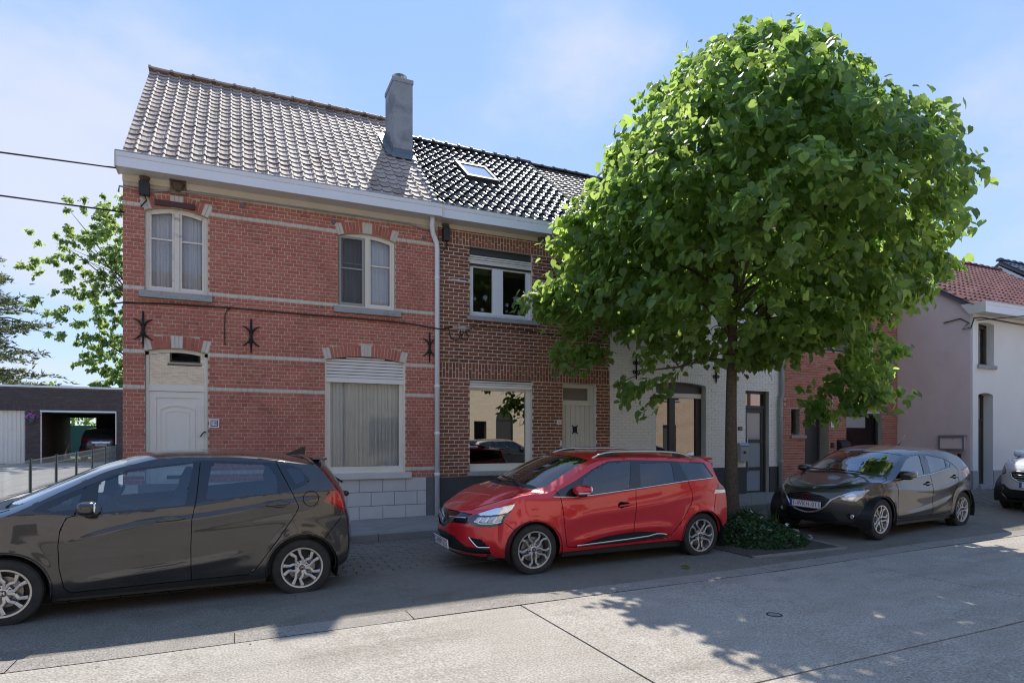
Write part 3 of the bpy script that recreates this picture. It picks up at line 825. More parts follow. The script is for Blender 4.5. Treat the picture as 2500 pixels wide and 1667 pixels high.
# ================================================================== number 18: red brick house
V18 = V_FACE
O = (-1.557, V18, .16)
h18 = thing('brick_house', 'red brick house with cream brick bands, arched windows and weathered tiled roof', 'house', O)
PH = .0612
ops18 = [op(-1.27, -.388, 3.94, 5.195, 5.284, .20, 17), op(1.652, 2.66, 3.955, 5.205, 5.292, .20, 19),
         op(-1.265, -.390, .10, 3.012, 3.073, .20, 17), op(1.427, 2.846, 1.04, 3.022, 3.108, .20, 25, (2, 3))]
U0, U1 = -1.557, 3.474
mb = MB(O); wall_backing(mb, U0, U1, V18, V18+.28, .10, 5.84, ops18)
w18 = mb.build('front_wall', M['mortar18'], h18)
BANDS = {0: 1, 9: 1, 25: 1, 46: 1, -22: 1}
kb = round((2.449-PH/2-.945)/PH); zb0 = 2.449-PH/2-kb*PH
def mf18(k): return M['cream_brick'] if (k-kb) in BANDS else M['brick18']
it = courses(U0, U1, zb0, 5.60, PH, ops18, 'cross', .190, .0092, mf18)
hid = [(2.65, 2.86, 3.84, 3.96)]
va = []
for o in ops18: va += voussoirs(o, M['brick18'], M['cream_brick'])
it = it+va
def pref18(q):
    # what the parked black car hides comes last
    return (q[1] < 1.6 and q[0] < 1.5, -apparent(q[0], V18, q[1], q[2]*q[3]))
lay(w18, O, V18, it, dep=.007, prefer=pref18)
# painted block plinth
bl = []; z = .205; k = 0
while z < .93:
    h = .247; x = -1.56+(0 if k % 2 else .21)-.42
    while x < 3.235:
        a, b = max(x, U0), min(x+.42, 3.235)
        if b-a > .04 and not (-1.27 < (a+b)/2 < -.39 and True): bl.append(((a+b)/2, z+h/2, b-a-.006, h-.006, M['block_paint'], 0))
        x += .42
    z += h; k += 1
lay(w18, O, V18+.002, bl, dep=.022, name='block', jit=.001)
mb = MB(O); mb.box(3.236, 3.474, V18-.010, V18+.002, .15, .945); mb.box(U0, 3.235, V18-.016, V18+.003, .15, .945); mb.build('plinth', M['cement'], w18)
shell(h18, O, U0, U1, V18+.28, 18.2, .1, 5.9, 14.77, 9.1, M['brick18'])
# sills
for nm, a, b, z0, z1, m in (('sill', -1.341, -.325, 3.838, 3.941, 'bluestone'), ('sill', 1.576, 2.754, 3.853, 3.956, 'bluestone'), ('sill', 1.33, 2.946, .938, 1.041, 'block_paint')):
    mb = MB(O); mb.prismx([(V18-.07, z0), (V18+.12, z0), (V18+.12, z1+.012), (V18-.065, z1)], a, b); mb.build(nm, M[m], w18)

def casement(o, sash_frac, screen=False):
    Y = V18+.055
    x0, x1, z0, cx = o['x0']+.004, o['x1']-.004, o['z0'], o['cx']
    w = thing_part = MB(O)
    t = .048; top = lambda x, d=0: o['cz']+math.sqrt((o['r']-d)**2-(x-o['cx'])**2)
    w.box(x0, x0+t, Y, Y+.07, z0, o['zs']); w.box(x1-t, x1, Y, Y+.07, z0, o['zs'])
    arch_band(w, o, .003, .07, x0, x1, Y-.002, Y+.07)
    w.box(x0, x1, Y-.02, Y+.07, z0, z0+.05)
    w.box(cx-.034, cx+.034, Y-.012, Y+.06, z0+.05, top(cx, .07))
    zt = z0+.05+(o['zs']-z0-.05)*sash_frac
    for a, b in ((x0+t, cx-.034), (cx+.034, x1-t)):
        s = .035
        w.box(a+.002, a+s, Y+.006, Y+.05, z0+.05, o['zs']+.02); w.box(b-s, b-.002, Y+.006, Y+.05, z0+.05, o['zs']+.02)
        w.box(a+s, b-s, Y+.006, Y+.05, z0+.052, z0+.05+s+.015); w.box(a+s, b-s, Y+.01, Y+.045, zt-.013, zt+.013)
    win = w.build('window', M['wood_peel'] if not screen else M['wood_cream'], h18)
    for a, b in ((x0+t+.035, cx-.069), (cx+.069, x1-t-.035)):
        pane(win, O, a, b, z0+.1, zt-.013, Y+.03, M['glass_old'])
        pane(win, O, a, b, zt+.013, 0, Y+.03, M['glass_old'], top=lambda x: top(x, .072))
    if screen:
        a, b = x0+.012, cx-.05
        mb = MB(O); ring_poly(mb, a, b, z0+.05, o['zs']+.01, .04, Y-.03, Y-.008); mb.box(a+.04, b-.04, Y-.028, Y-.01, zt-.11, zt-.085)
        sc = mb.build('insect_screen', M['mesh_grey'], win)
        mb = MB(O); mb.add([(a+.04, Y-.02, z0+.09), (b-.04, Y-.02, z0+.09), (b-.04, Y-.02, o['zs']-.03), (a+.04, Y-.02, o['zs']-.03)], [(0, 1, 2, 3)])
        mb.build('screen_mesh', M['screen'], win)
    curtain(win, O, x0+.03, cx-.04, z0+.06, o['zs']+.06, Y+.16, M['curtain'], 6, .022); curtain(win, O, cx+.03, x1-.03, z0+.06, o['zs']+.06, Y+.16, M['curtain'], 6, .022)
    return win
m = bpy.data.materials.new('insect_mesh'); m.use_nodes = True; nt = m.node_tree; bs = nt.nodes['Principled BSDF']; bs.inputs['Base Color'].default_value = (.06, .055, .05, 1); bs.inputs['Alpha'].default_value = .62; bs.inputs['Roughness'].default_value = .8; M['screen'] = m
casement(ops18[0], .66); casement(ops18[1], .62, True)

# shop-size ground floor window with half-drawn roller shutter
o = ops18[3]; Y = V18+.05; top = lambda x: o['cz']+math.sqrt(o['r']**2-(x-o['cx'])**2)
mb = MB(O); x0, x1 = o['x0'], o['x1']
mb.box(x0, x0+.03, Y-.03, Y+.09, 1.04, o['zs']); mb.box(x1-.03, x1, Y-.03, Y+.09, 1.04, o['zs'])
mb.box(x0+.03, x0+.10, Y+.02, Y+.09, 1.04, 2.7); mb.box(x1-.10, x1-.03, Y+.02, Y+.09, 1.04, 2.7)
mb.box(x0+.03, x1-.03, Y+.0, Y+.09, 1.055, 1.155); mb.box(x0, x1, Y-.035, Y+.09, 1.042, 1.06)
gw = mb.build('window', M['wood_cream'], h18)
slats(gw, O, x0+.03, x1-.03, 2.64, 3.10, Y+.0, M['roller'], .056, top=top, bottom_bar=.085)
pane(gw, O, x0+.10, x1-.10, 1.155, 2.72, Y+.05, M['glass'])
curtain(gw, O, x0+.06, x1-.06, 1.10, 2.85, Y+.15, M['curtain_grey'], 15, .035)

# front door with arched raised panels and a glazed panel over it
o = ops18[2]; Y = V18+.06; x0, x1 = o['x0']+.004, o['x1']-.004
mb = MB(O)
arch_band(mb, o, .002, .055, x0, x1, Y, Y+.07)
mb.box(x0, x0+.045, Y, Y+.07, .15, 3.01); mb.box(x1-.045, x1, Y, Y+.07, .15, 3.01); mb.box(x0+.045, x1-.045, Y-.006, Y+.07, 2.40, 2.50)
dr = mb.build('front_door', M['door_cream'], h18)
pane(dr, O, x0+.045, x1-.045, 2.50, 0, Y+.03, M['glass_mirror'], top=lambda x: o['cz']+math.sqrt((o['r']-.055)**2-(x-o['cx'])**2))
mb = MB(O)
a, b = x0+.047, x1-.047; mb.box(a, b, Y+.022, Y+.06, .2, 2.395)
ring_poly(mb, a, b, .2, 2.395, .095, Y+.008, Y+.024)
def arched_moulding(mb, a, b, z0, zs_, za, t, y0, y1):
    p, (cx, cz, r, an) = arc_pts(a, b, zs_, za, 14); q, _ = arc_pts(a+t, b-t, zs_-t*.55, za-t, 14)
    for i in range(14): mb.prism([q[i+1], q[i], p[i], p[i+1]], y0, y1)
    mb.box(a, a+t, y0, y1, z0, zs_-t*.55); mb.box(b-t, b, y0, y1, z0, zs_-t*.55); mb.box(a, b, y0, y1, z0-t, z0)
arched_moulding(mb, a+.135, b-.135, 1.25, 2.12, 2.19, .022, Y+.010, Y+.024)
arched_moulding(mb, a+.215, b-.215, 1.33, 2.06, 2.10, .012, Y+.014, Y+.024)
mb.box(a+.2, b-.2, Y+.012, Y+.024, .98, 1.10); 
lf = mb.build('leaf', M['door_cream'], dr)
mb = MB(O); mb.box(a+.24, b-.24, Y+.008, Y+.0118, 1.01, 1.07); mb.build('letter_slot', M['letter_black'], dr)
mb = MB(O); mb.tube([(b+.01, Y-.0, 1.76), (b+.01, Y-.05, 1.76), (b-.02, Y-.055, 1.74), (b-.055, Y-.05, 1.68)], .011, 6); mb.build('handle', M['black_plastic'], dr, smooth=True)
plaque(h18, O, -.297, 1.897, .145, .142, V18-.008, '18', .075, M['plaque'], M['letter_black'], frame=M['letter_black'])

# wall anchors, cables, vents, small oddments of the front
for x in (-1.286, .251, 3.297): wall_anchor(h18, O, x, 3.06, 3.62, V18-.008, 'fork')
mb = MB(O)
for x, z in ((.12, 5.47), (2.18+.02-.63, 5.42), (3.2, 5.35)): mb.lathe([(0, -.012), (.035, -.012), (.042, 0)], (x, V18-.008, z), 'y', 12)
mb.build('vent_cap', M['cement'], h18)
mb = MB(O); mb.box(-1.13, -.57, V18-.05, V18-.008, 5.29, 5.37); mb.build('awning_rail', principled('dark_red_metal', (.07, .018, .015), .5), h18)
mb = MB(O); mb.box(U0-.005, U1, V18-.018, V18+.02, 5.595, 5.72); mb.build('frieze_board', M['pvc_cream'], h18)
box_gutter(h18, O, -1.60, 3.455, 10.70, 5.69, 5.912, V18+.01, end_l=True)
mb = MB(O)
mb.tube([(3.30, 10.82, 5.70), (3.30, 10.86, 5.56), (3.335, 10.92, 5.43), (3.415, 10.955, 5.28), (3.43, 10.965, 5.16), (3.43, 10.965, .20)], .047, 14)
for z in (4.62, 2.62, 1.75, .99): mb.lathe([(.047, -.03), (.056, -.02), (.056, .02), (.047, .03)], (3.43, 10.965, z), 'z', 14)
mb.build('downpipe', M['pvc'], h18, smooth=True)
mb = MB(O); mb.box(3.466, 3.482, V18-.03, V18-.009, .2, 5.6); mb.build('party_joint', M['mortar_dark'], h18)

# roof
Z18, K18 = 5.92, .907
VR18 = 14.75; ZR18 = Z18+K18*(VR18-11.03)
rf = roof_body(h18, O, -1.575, 3.50, 11.03, Z18, K18, VR18, 18.45, M['tile_blue'])
def in_chimney(x, v): return 3.06 < x and 12.95 < v < 13.72
def prof18(t):
    if t < .70: return .004*math.cos(t/.7*6.283)
    a = (t-.70)/.30; return .028*max(0, math.sin(math.pi*a))**.8
phi = tiled_slope(rf, O, -1.60, 3.49, 11.03, Z18, K18, VR18, .196, .232, prof18, M['tile18'], n=10, lift=.019, thick=.011, skip=in_chimney, extra=M['lichen'])
ridge(rf, O, -1.62, 3.45, VR18, ZR18+.01, M['tile18'], .40, .10)
mb = MB(O)   # back slope, plain
mb.prismx([(VR18+.02, ZR18), (18.5, ZR18-K18*(18.5-VR18)), (18.5, ZR18-K18*(18.5-VR18)+.03), (VR18+.02, ZR18+.03)], -1.6, 3.49); mb.build('back_slope', M['tile18'], rf)
# chimney
zc = Z18+K18*(13.0-11.03)
mb = MB(O); mb.box(3.09, 3.515, 13.0, 13.74, zc-.25, 9.30); mb.box(3.075, 3.53, 12.985, 13.755, 9.30, 9.385)
ch = mb.build('chimney', M['chimney'], h18)
mb = MB(O); mb.lathe([(.085, 0), (.085, .10)], (3.30, 13.3, 9.385), n=16); mb.lathe([(0, .23), (.08, .215), (.165, .185), (.165, .175), (.0, .185)], (3.30, 13.3, 9.385), n=18)
for a in range(4): mb.box(3.30+.08*math.cos(a*1.57)-.008, 3.30+.08*math.cos(a*1.57)+.008, 13.3+.08*math.sin(a*1.57)-.008, 13.3+.08*math.sin(a*1.57)+.008, 9.485, 9.575)
mb.build('cowl', M['steel'], ch, smooth=False)
mb = MB(O)
za = lambda v: Z18+K18*(v-11.03)
mb.box(3.078, 3.527, 12.988, 12.998, za(12.99)-.05, za(12.99)+.17)
mb.prismx([(12.80, za(12.80)+.055), (13.0, za(13.0)+.06), (13.0, za(13.0)+.075), (12.80, za(12.80)+.065)], 3.02, 3.56)
mb.prismx([(13.0, za(13.0)+.05), (13.8, za(13.8)+.05), (13.8, za(13.8)+.20), (13.0, za(13.0)+.18)], 3.078, 3.088)
mb.prismx([(12.85, za(12.85)+.055), (13.85, za(13.85)+.055), (13.85, za(13.85)+.07), (12.85, za(12.85)+.07)], 2.93, 3.085)
mb.build('flashing', M['lead'], ch)
# mortared edge between the two roofs
mb = MB(O)
for i in range(24):
    v = 11.1+i*.155; 
    if 12.9 < v < 13.75: continue
    mb.ell((3.50+R.uniform(-.015, .015), v, za(v)+.045), (.045+R.uniform(0, .02), .09, .03), 2.4, 5, rot=Matrix.Rotation(math.atan(K18), 3, 'X'))
mb.build('verge_mortar', M['lead'], rf, smooth=True)

# ================================================================== number 16: brown-red brick house
O = (3.48, V_FACE, .16)
h16 = thing('brick_house', 'dark brown-red brick house with white joints, soldier courses and glossy black roof', 'house', O)
U0, U1 = 3.482, 7.254
ops16 = [op(4.097, 5.427, 4.0, 5.325), op(4.095, 5.427, 1.02, 2.793), op(6.113, 6.918, .10, 2.793)]
mb = MB(O); wall_backing(mb, U0, U1, V_FACE, V_FACE+.28, .10, 5.82, ops16)
w16 = mb.build('front_wall', M['mortar16'], h16)
P16 = .0689
it = courses(U0, U1, .931, 2.793, P16, ops16, 'run', .197, .0135, lambda k: M['brick16'])
it += soldiers(U0, U1, 2.795, 3.097, .066, .0125, M['brick16'])
it += courses(U0, U1, 3.097, 5.325, .0696, ops16, 'run', .197, .0135, lambda k: M['brick16'])
it += soldiers(U0, U1, 5.327, 5.572, .066, .012, M['brick16o'])
it += courses(U0, U1, 5.574, 5.72, .0696, [], 'run', .197, .0125, lambda k: M['brick16o'])
lay(w16, O, V_FACE, it, dep=.009, jit=.003, prefer=lambda q: (q[1] > 5.5 or (q[1] < 1.45 and q[0] > 5.5) or q[0] > 5.9 and 3.2 < q[1], -apparent(q[0], V_FACE, q[1], q[2]*q[3])))
mb = MB(O); mb.box(U0, 6.113, V_FACE-.022, V_FACE+.002, .12, .930); mb.box(6.918, U1, V_FACE-.022, V_FACE+.002, .12, .930); mb.build('plinth', M['pebbledash'], w16)
shell(h16, O, U0, U1, V_FACE+.28, 18.2, .1, 5.9, 15.1, 8.9, M['brick16'])
for a, b, z0, z1 in ((4.035, 5.57, 3.915, 3.998), (4.03, 5.50, .945, 1.012)):
    mb = MB(O); mb.prismx([(V_FACE-.06, z0), (V_FACE+.1, z0), (V_FACE+.1, z1+.01), (V_FACE-.055, z1)], a, b); mb.build('sill', M['bluestone'], w16)
# upper window
Y = V_FACE+.09; x0, x1 = 4.097, 5.427
mb = MB(O); ring_poly(mb, x0+.002, x1-.002, 4.005, 5.05, .055, Y, Y+.07); mb.box(4.633, 4.79, Y-.01, Y+.06, 4.06, 4.995)
ring_poly(mb, x0+.055, 4.645, 4.058, 5.0, .045, Y-.006, Y+.05); ring_poly(mb, 4.78, x1-.055, 4.058, 5.0, .045, Y-.006, Y+.05)
win = mb.build('window', M['pvc'], h16)
pane(win, O, x0+.10, 4.60, 4.10, 4.96, Y+.03, M['glass']); pane(win, O, 4.825, x1-.10, 4.10, 4.96, Y+.03, M['glass'])
slats(win, O, x0+.002, x1-.002, 5.02, 5.19, Y-.045, M['roller'], .042, bottom_bar=.04)
mb = MB(O); mb.box(x0+.002, x1-.002, Y-.02, Y+.1, 5.19, 5.32); mb.box(x0+.002, x1-.002, Y-.03, Y+.0, 4.985, 5.018); mb.build('shutter_box', M['dark_frame'], win)
# pale stickers on the glass: little birds and snow crystals
mb = MB(O)
for x, z, s in ((4.24, 4.36, .05), (4.46, 4.40, .07), (4.40, 4.16, .05), (5.12, 4.44, .08), (4.93, 4.30, .05), (4.92, 4.17, .035), (5.2, 4.15, .06)):
    n = 9; P = []
    for i in range(2*n):
        r = s*(.55 if i % 2 else R.uniform(.7, 1)); a = math.pi*i/n; P.append((x+r*math.cos(a), Y+.0285, z+r*math.sin(a)))
    mb.add(P+[(x, Y+.0285, z)], [(i, (i+1) % (2*n), 2*n) for i in range(2*n) if i % 3])
m = bpy.data.materials.new('frosted_sticker'); m.use_nodes = True; bs = m.node_tree.nodes['Principled BSDF']; bs.inputs['Base Color'].default_value = (.6, .68, .72, 1); bs.inputs['Alpha'].default_value = .45; bs.inputs['Roughness'].default_value = .7
mb.build('window_sticker', m, win)
# lower window: one reflecting pane
Y = V_FACE+.08
mb = MB(O); ring_poly(mb, x0+.002, x1-.002, 1.025, 2.66, .03, Y, Y+.08, tb=.055)
mb.box(x1-.105, x1-.035, Y+.01, Y+.08, 1.08, 2.63); mb.box(x0+.032, x1-.105, Y+.012, Y+.08, 1.08, 1.165); mb.box(x0+.032, x1-.105, Y+.012, Y+.08, 2.585, 2.63)
win = mb.build('window', M['door_cream'], h16)
pane(win, O, x0+.03, x1-.105, 1.165, 2.585, Y+.04, M['glass_mirror'])
slats(win, O, x0+.002, x1-.002, 2.63, 2.79, Y-.035, M['roller'], .045, bottom_bar=.06)
# boarded door
Y = V_FACE+.10; x0, x1 = 6.115, 6.916
mb = MB(O); mb.box(x0, x0+.03, Y, Y+.07, .2, 2.79); mb.box(x1-.085, x1, Y, Y+.07, .2, 2.79); mb.box(x0+.03, x1-.085, Y, Y+.07, 2.75, 2.79); mb.box(x0+.03, x1-.085, Y-.01, Y+.07, 2.345, 2.405)
dr = mb.build('front_door', M['door_green'], h16)
mb = MB(O); ring_poly(mb, x0+.03, x1-.085, 2.405, 2.75, .045, Y+.01, Y+.06); mb.build('fanlight_frame', M['door_green'], dr)
pane(dr, O, x0+.075, x1-.13, 2.45, 2.705, Y+.04, M['glass_hammered'])
n = 6; bw = (x1-.085-x0-.03)/n
for i in range(n):
    mb = MB(O); a = x0+.03+i*bw; mb.prismz([(a+.0015, Y+.028), (a+.006, Y+.02), (a+bw-.006, Y+.02), (a+bw-.0015, Y+.028), (a+bw-.0015, Y+.05), (a+.0015, Y+.05)], .22, 2.344); mb.build('board', M['door_green'], dr)
mb = MB(O); mb.box(6.425, 6.525, Y+.008, Y+.0195, 1.775, 1.91)
for sx in (-1, 1):
    for sz in (-1, 1): mb.ell((6.475+sx*.055, Y+.012, 1.843+sz*.075), (.018, .01, .018), 2, 5)
mb.build('wicket_grille', M['iron'], dr)
plaque(h16, O, 6.03, 1.985, .105, .085, V_FACE-.010, '16', .055, M['plaque'], M['letter_black'])
mb = MB(O); mb.box(6.055, 6.09, V_FACE-.03, V_FACE-.010, 1.50, 1.62); mb.build('bell_push', M['plaque'], h16)
mb = MB(O); mb.ell((6.085, V_FACE-.035, 1.635), (.02, .012, .015), 2, 5); mb.build('bell_ornament', principled('faded_red', (.35, .06, .06), .6), h16)
mb = MB(O); mb.box(U0, U1, V_FACE-.018, V_FACE+.02, 5.60, 5.72); mb.build('frieze_board', M['pvc_cream'], h16)
box_gutter(h16, O, 3.457, U1, 10.70, 5.675, 5.905, V_FACE+.01)
mb = MB(O); mb.box(3.44, 3.475, 10.682, 10.699, 5.67, 5.91); mb.build('gutter_joint', M['pvc_cream'], h16)
mb = MB(O); mb.tube([(3.62, V_FACE-.03, 4.62), (3.75, V_FACE-.06, 4.635), (4.0, V_FACE-.07, 4.62), (4.1, V_FACE-.06, 4.60)], [.006, .012, .014, .004], 8); mb.build('flag_bracket', M['pvc'], h16, smooth=True)
# roof
Z16, K16, VR16 = 5.90, .79, 15.1
ZR16 = Z16+K16*(VR16-11.03)
rf = roof_body(h16, O, 3.50, 7.27, 11.03, Z16, K16, VR16, 18.45, M['tile_blue'])
def prof16(t):
    return .034*(math.sin(6.283*(t-.30))*.75+.25*math.sin(12.566*(t-.30)))+.012
tiled_slope(rf, O, 3.52, 7.25, 11.03, Z16, K16, VR16, .205, .345, prof16, M['tile16'], n=12, lift=.05, thick=.022, nmax=300,
            skip=lambda x, v: (x < 3.6 and 12.9 < v < 13.75) or (4.72 < x < 5.52 and 12.95 < v < 13.80))
ridge(rf, O, 3.55, 7.25, VR16, ZR16+.02, M['tile16'], .34, .12, .03)
mb = MB(O); mb.prismx([(VR16+.02, ZR16), (18.5, ZR16-K16*(18.5-VR16)), (18.5, ZR16-K16*(18.5-VR16)+.03), (VR16+.02, ZR16+.03)], 3.5, 7.27); mb.build('back_slope', M['tile16'], rf)
# skylight
def on16(u, v, h): # point above the slope of number 16
    a = math.atan(K16); return (u, v-math.sin(a)*h, Z16+K16*(v-11.03)+math.cos(a)*h)
def slab16(mb, u0, u1, v0, v1, h0, h1):
    P = [on16(u0, v0, h0), on16(u1, v0, h0), on16(u1, v1, h0), on16(u0, v1, h0), on16(u0, v0, h1), on16(u1, v0, h1), on16(u1, v1, h1), on16(u0, v1, h1)]
    mb.add(P, [(0, 3, 2, 1), (4, 5, 6, 7), (0, 1, 5, 4), (1, 2, 6, 5), (2, 3, 7, 6), (3, 0, 4, 7)])
mb = MB(O)
for a in ((4.74, 5.50, 12.96, 13.05), (4.74, 5.50, 13.72, 13.82), (4.74, 4.80, 13.05, 13.72), (5.44, 5.50, 13.05, 13.72)): slab16(mb, *a, .0, .13)
sk = mb.build('skylight', M['dark_frame'], h16)
mb = MB(O); slab16(mb, 4.80, 5.44, 13.05, 13.72, .08, .11); mb.build('skylight_pane', principled('skylight_glare', (.55, .56, .58), .12, spec=1.0, coat=1), sk)  # pale base colour stands in for sky glare on the pane
mb = MB(O)
for i in range(26):
    v = 11.1+i*.155
    z = Z16+K16*(v-11.03)
    mb.ell((7.26+R.uniform(-.02, .02), v, z+.05), (.07+R.uniform(0, .03), .09, .03), 2.4, 5, rot=Matrix.Rotation(math.atan(K16), 3, 'X'))
mb.build('verge_mortar', M['cement'], rf, smooth=True)
# cable splitter box on the wall of number 16
mb = MB(O); mb.box(3.86, 4.00, V_FACE-.06, V_FACE-.010, 3.725, 3.765); mb.box(3.76, 4.09, V_FACE-.05, V_FACE-.035, 3.735, 3.755)
for k in range(4): mb.tube([(3.875+.035*k, V_FACE-.045, 3.725), (3.875+.035*k, V_FACE-.045, 3.68)], .006, 5)
mb.build('cable_splitter', M['steel'], h16)

# ================================================================== number 14: white painted brick
O = (7.26, V_FACE, .2)
h14 = thing('brick_house', 'white painted brick house with dark plinth, half hidden behind the street tree', 'house', O)
U0, U1 = 7.262, 12.236
ops14 = [op(8.467, 9.875, 1.10, 2.85, 2.918, .20, 21, (0, 0)), op(11.077, 11.83, .15, 2.80), op(8.50, 9.72, 3.95, 5.18, 5.27, .2, 21, (0, 0)), op(10.9, 11.75, 3.95, 5.18, 5.27, .2, 17, (0, 0))]
mb = MB(O); wall_backing(mb, U0, U1, V_FACE, V_FACE+.28, .10, 5.80, ops14)
w14 = mb.build('front_wall', M['white_joint'], h14)
it = courses(U0, U1, .98, 5.72, .0625, ops14, 'run', .198, .0075, lambda k: M['white_brick'])
for o in ops14:
    if o['za']: it += voussoirs(o, M['white_brick'])
lay(w14, O, V_FACE, it, dep=.006, jit=.0025, prefer=lambda q: (q[1] > 3.9 or q[1] < 1.25, -apparent(q[0], V_FACE, q[1], q[2]*q[3])))
mb = MB(O); mb.box(U0, 11.077, V_FACE-.02, V_FACE+.002, .15, .979); mb.box(11.83, U1, V_FACE-.02, V_FACE+.002, .15, .979); mb.build('plinth', M['pebbledash'], w14)
shell(h14, O, U0, U1, V_FACE+.28, 18.2, .1, 5.9, 15.1, 8.9, M['white_brick'])
for a, b, z0 in ((8.40, 10.02, 1.03), (8.42, 9.80, 3.87), (10.82, 11.83, 3.87)):
    mb = MB(O); mb.prismx([(V_FACE-.06, z0), (V_FACE+.18, z0), (V_FACE+.18, z0+.08), (V_FACE-.055, z0+.07)], a, b); mb.build('sill', M['bluestone'], w14)
o = ops14[0]; Y = V_FACE+.15
mb = MB(O); arch_head(mb, o, 0, Y, Y+.08, 2.68); ring_poly(mb, o['x0']+.002, o['x1']-.002, 1.11, 2.68, .06, Y+.01, Y+.08)
xm = 9.03; mb.box(xm-.08, xm+.08, Y, Y+.07, 1.17, 2.62); mb.box(o['x1']-.16, o['x1']-.062, Y+.005, Y+.07, 1.17, 2.62)
win = mb.build('window', M['dark_frame'], h14)
mb = MB(O); mb.box(o['x0']+.01, o['x1']-.03, Y-.03, Y+.0, 2.575, 2.68); mb.build('shutter_rail', M['roller'], win)
pane(win, O, o['x0']+.06, xm-.08, 1.17, 2.62, Y+.04, M['glass_mirror']); pane(win, O, xm+.08, o['x1']-.16, 1.17, 2.62, Y+.04, M['glass_mirror'])
for o in ops14[2:]:
    mb = MB(O); Y = V_FACE+.1; ring_poly(mb, o['x0']+.002, o['x1']-.002, o['z0'], o['zs'], .06, Y, Y+.07); arch_band(mb, o, .002, .06, o['x0']+.002, o['x1']-.002, Y, Y+.07); mb.box(o['cx']-.05, o['cx']+.05, Y-.005, Y+.06, o['z0'], o['zs'])
    win = mb.build('window', M['dark_frame'], h14); pane(win, O, o['x0']+.06, o['x1']-.06, o['z0']+.06, o['zs']-.03, Y+.04, M['glass_mirror'])
o = ops14[1]; Y = V_FACE+.10
frost = M['frost'] = principled('frosted_pane', (.30, .33, .35), .12, spec=.9)
mb = MB(O); x0, x1 = o['x0'], o['x1']
ring_poly(mb, x0+.002, x1-.002, .25, 2.798, .06, Y, Y+.08); mb.box(x0+.06, x1-.06, Y-.004, Y+.07, 2.37, 2.45)
dr = mb.build('front_door', M['dark_frame'], h14)
mb = MB(O); ring_poly(mb, x0+.064, x1-.064, .31, 2.365, .09, Y+.012, Y+.06)
for z in (.93, 1.60): mb.box(x0+.15, x1-.15, Y+.012, Y+.06, z-.04, z+.04)
mb.build('leaf', M['dark_frame'], dr)
for z0, z1 in ((.40, .89), (.97, 1.56), (1.64, 2.275)): pane(dr, O, x0+.154, x1-.154, z0, z1, Y+.03, frost)
pane(dr, O, x0+.062, x1-.062, 2.45, 2.738, Y+.04, M['glass_mirror'])
mb = MB(O); mb.tube([(x0+.115, Y-.05, .85), (x0+.115, Y-.05, 1.65)], .014, 8)
for z in (.95, 1.55): mb.tube([(x0+.115, Y+.013, z), (x0+.115, Y-.05, z)], .009, 6)
mb.build('pull_bar', M['steel'], dr, smooth=True)
for x in (7.925, 10.156): wall_anchor(h14, O, x, 2.93, 3.45, V_FACE-.006, 'curl')
plaque(h14, O, 10.90, 1.895, .13, .085, V_FACE-.006, '14', .06, M['dark_frame'], M['letter_steel'])
mb = MB(O); mb.tube([(12.19, 10.8, 5.7), (12.19, 10.93, 5.5), (12.19, 10.955, 5.3), (12.19, 10.955, 2.75), (12.13, 10.95, 2.6), (12.13, 10.95, .25)], .05, 14)
for z in (2.2, 1.1): mb.lathe([(.05, -.03), (.058, -.02), (.058, .02), (.05, .03)], (12.13, 10.95, z), 'z', 14)
mb.build('downpipe', M['grey_pipe'], h14, smooth=True)
box_gutter(h14, O, 7.27, 12.24, 10.70, 5.675, 5.905, V_FACE+.01)
Z14 = 5.88
rf = roof_body(h14, O, 7.29, 12.25, 11.03, Z14, K16, VR16, 18.45, M['tile_blue'])
def prof14(t): return .012*(1 if t > .86 else 0)+.004*math.sin(6.283*t)
tiled_slope(rf, O, 7.32, 12.24, 11.03, Z14, K16, VR16, .20, .23, prof14, M['tile14'], n=7, lift=.03, thick=.016)
ridge(rf, O, 7.32, 12.24, VR16, Z14+K16*(VR16-11.03)+.01, M['tile14'], .36, .10, .015)
mb = MB(O); zr = Z14+K16*(VR16-11.03); mb.prismx([(VR16+.02, zr), (18.5, zr-K16*(18.5-VR16)), (18.5, zr-K16*(18.5-VR16)+.03), (VR16+.02, zr+.03)], 7.29, 12.25); mb.build('back_slope', M['tile14'], rf)
# grey letter box of number 14
t = thing('letter_box', 'grey metal letter box on the white wall behind the tree trunk', 'letter box', (10.80, V_FACE-.02, 1.12))
mb = MB(); mb.prismx([(-.10, 0), (.0, 0), (.0, .40), (-.06, .42), (-.11, .36)], 0, .26); mb.build('body', M['grey_pipe'], t)
mb = MB(); mb.prismx([(-.125, .36), (-.06, .428), (.0, .408), (.0, .414), (-.062, .44), (-.13, .37)], -.01, .27); mb.box(.03, .23, -.106, -.1035, .27, .30, 0); mb.build('flap', M['zinc'], t)
mb = MB(); mb.box(.09, .17, -.108, -.1042, .18, .24); mb.build('name_plate', M['letter_black'], t)

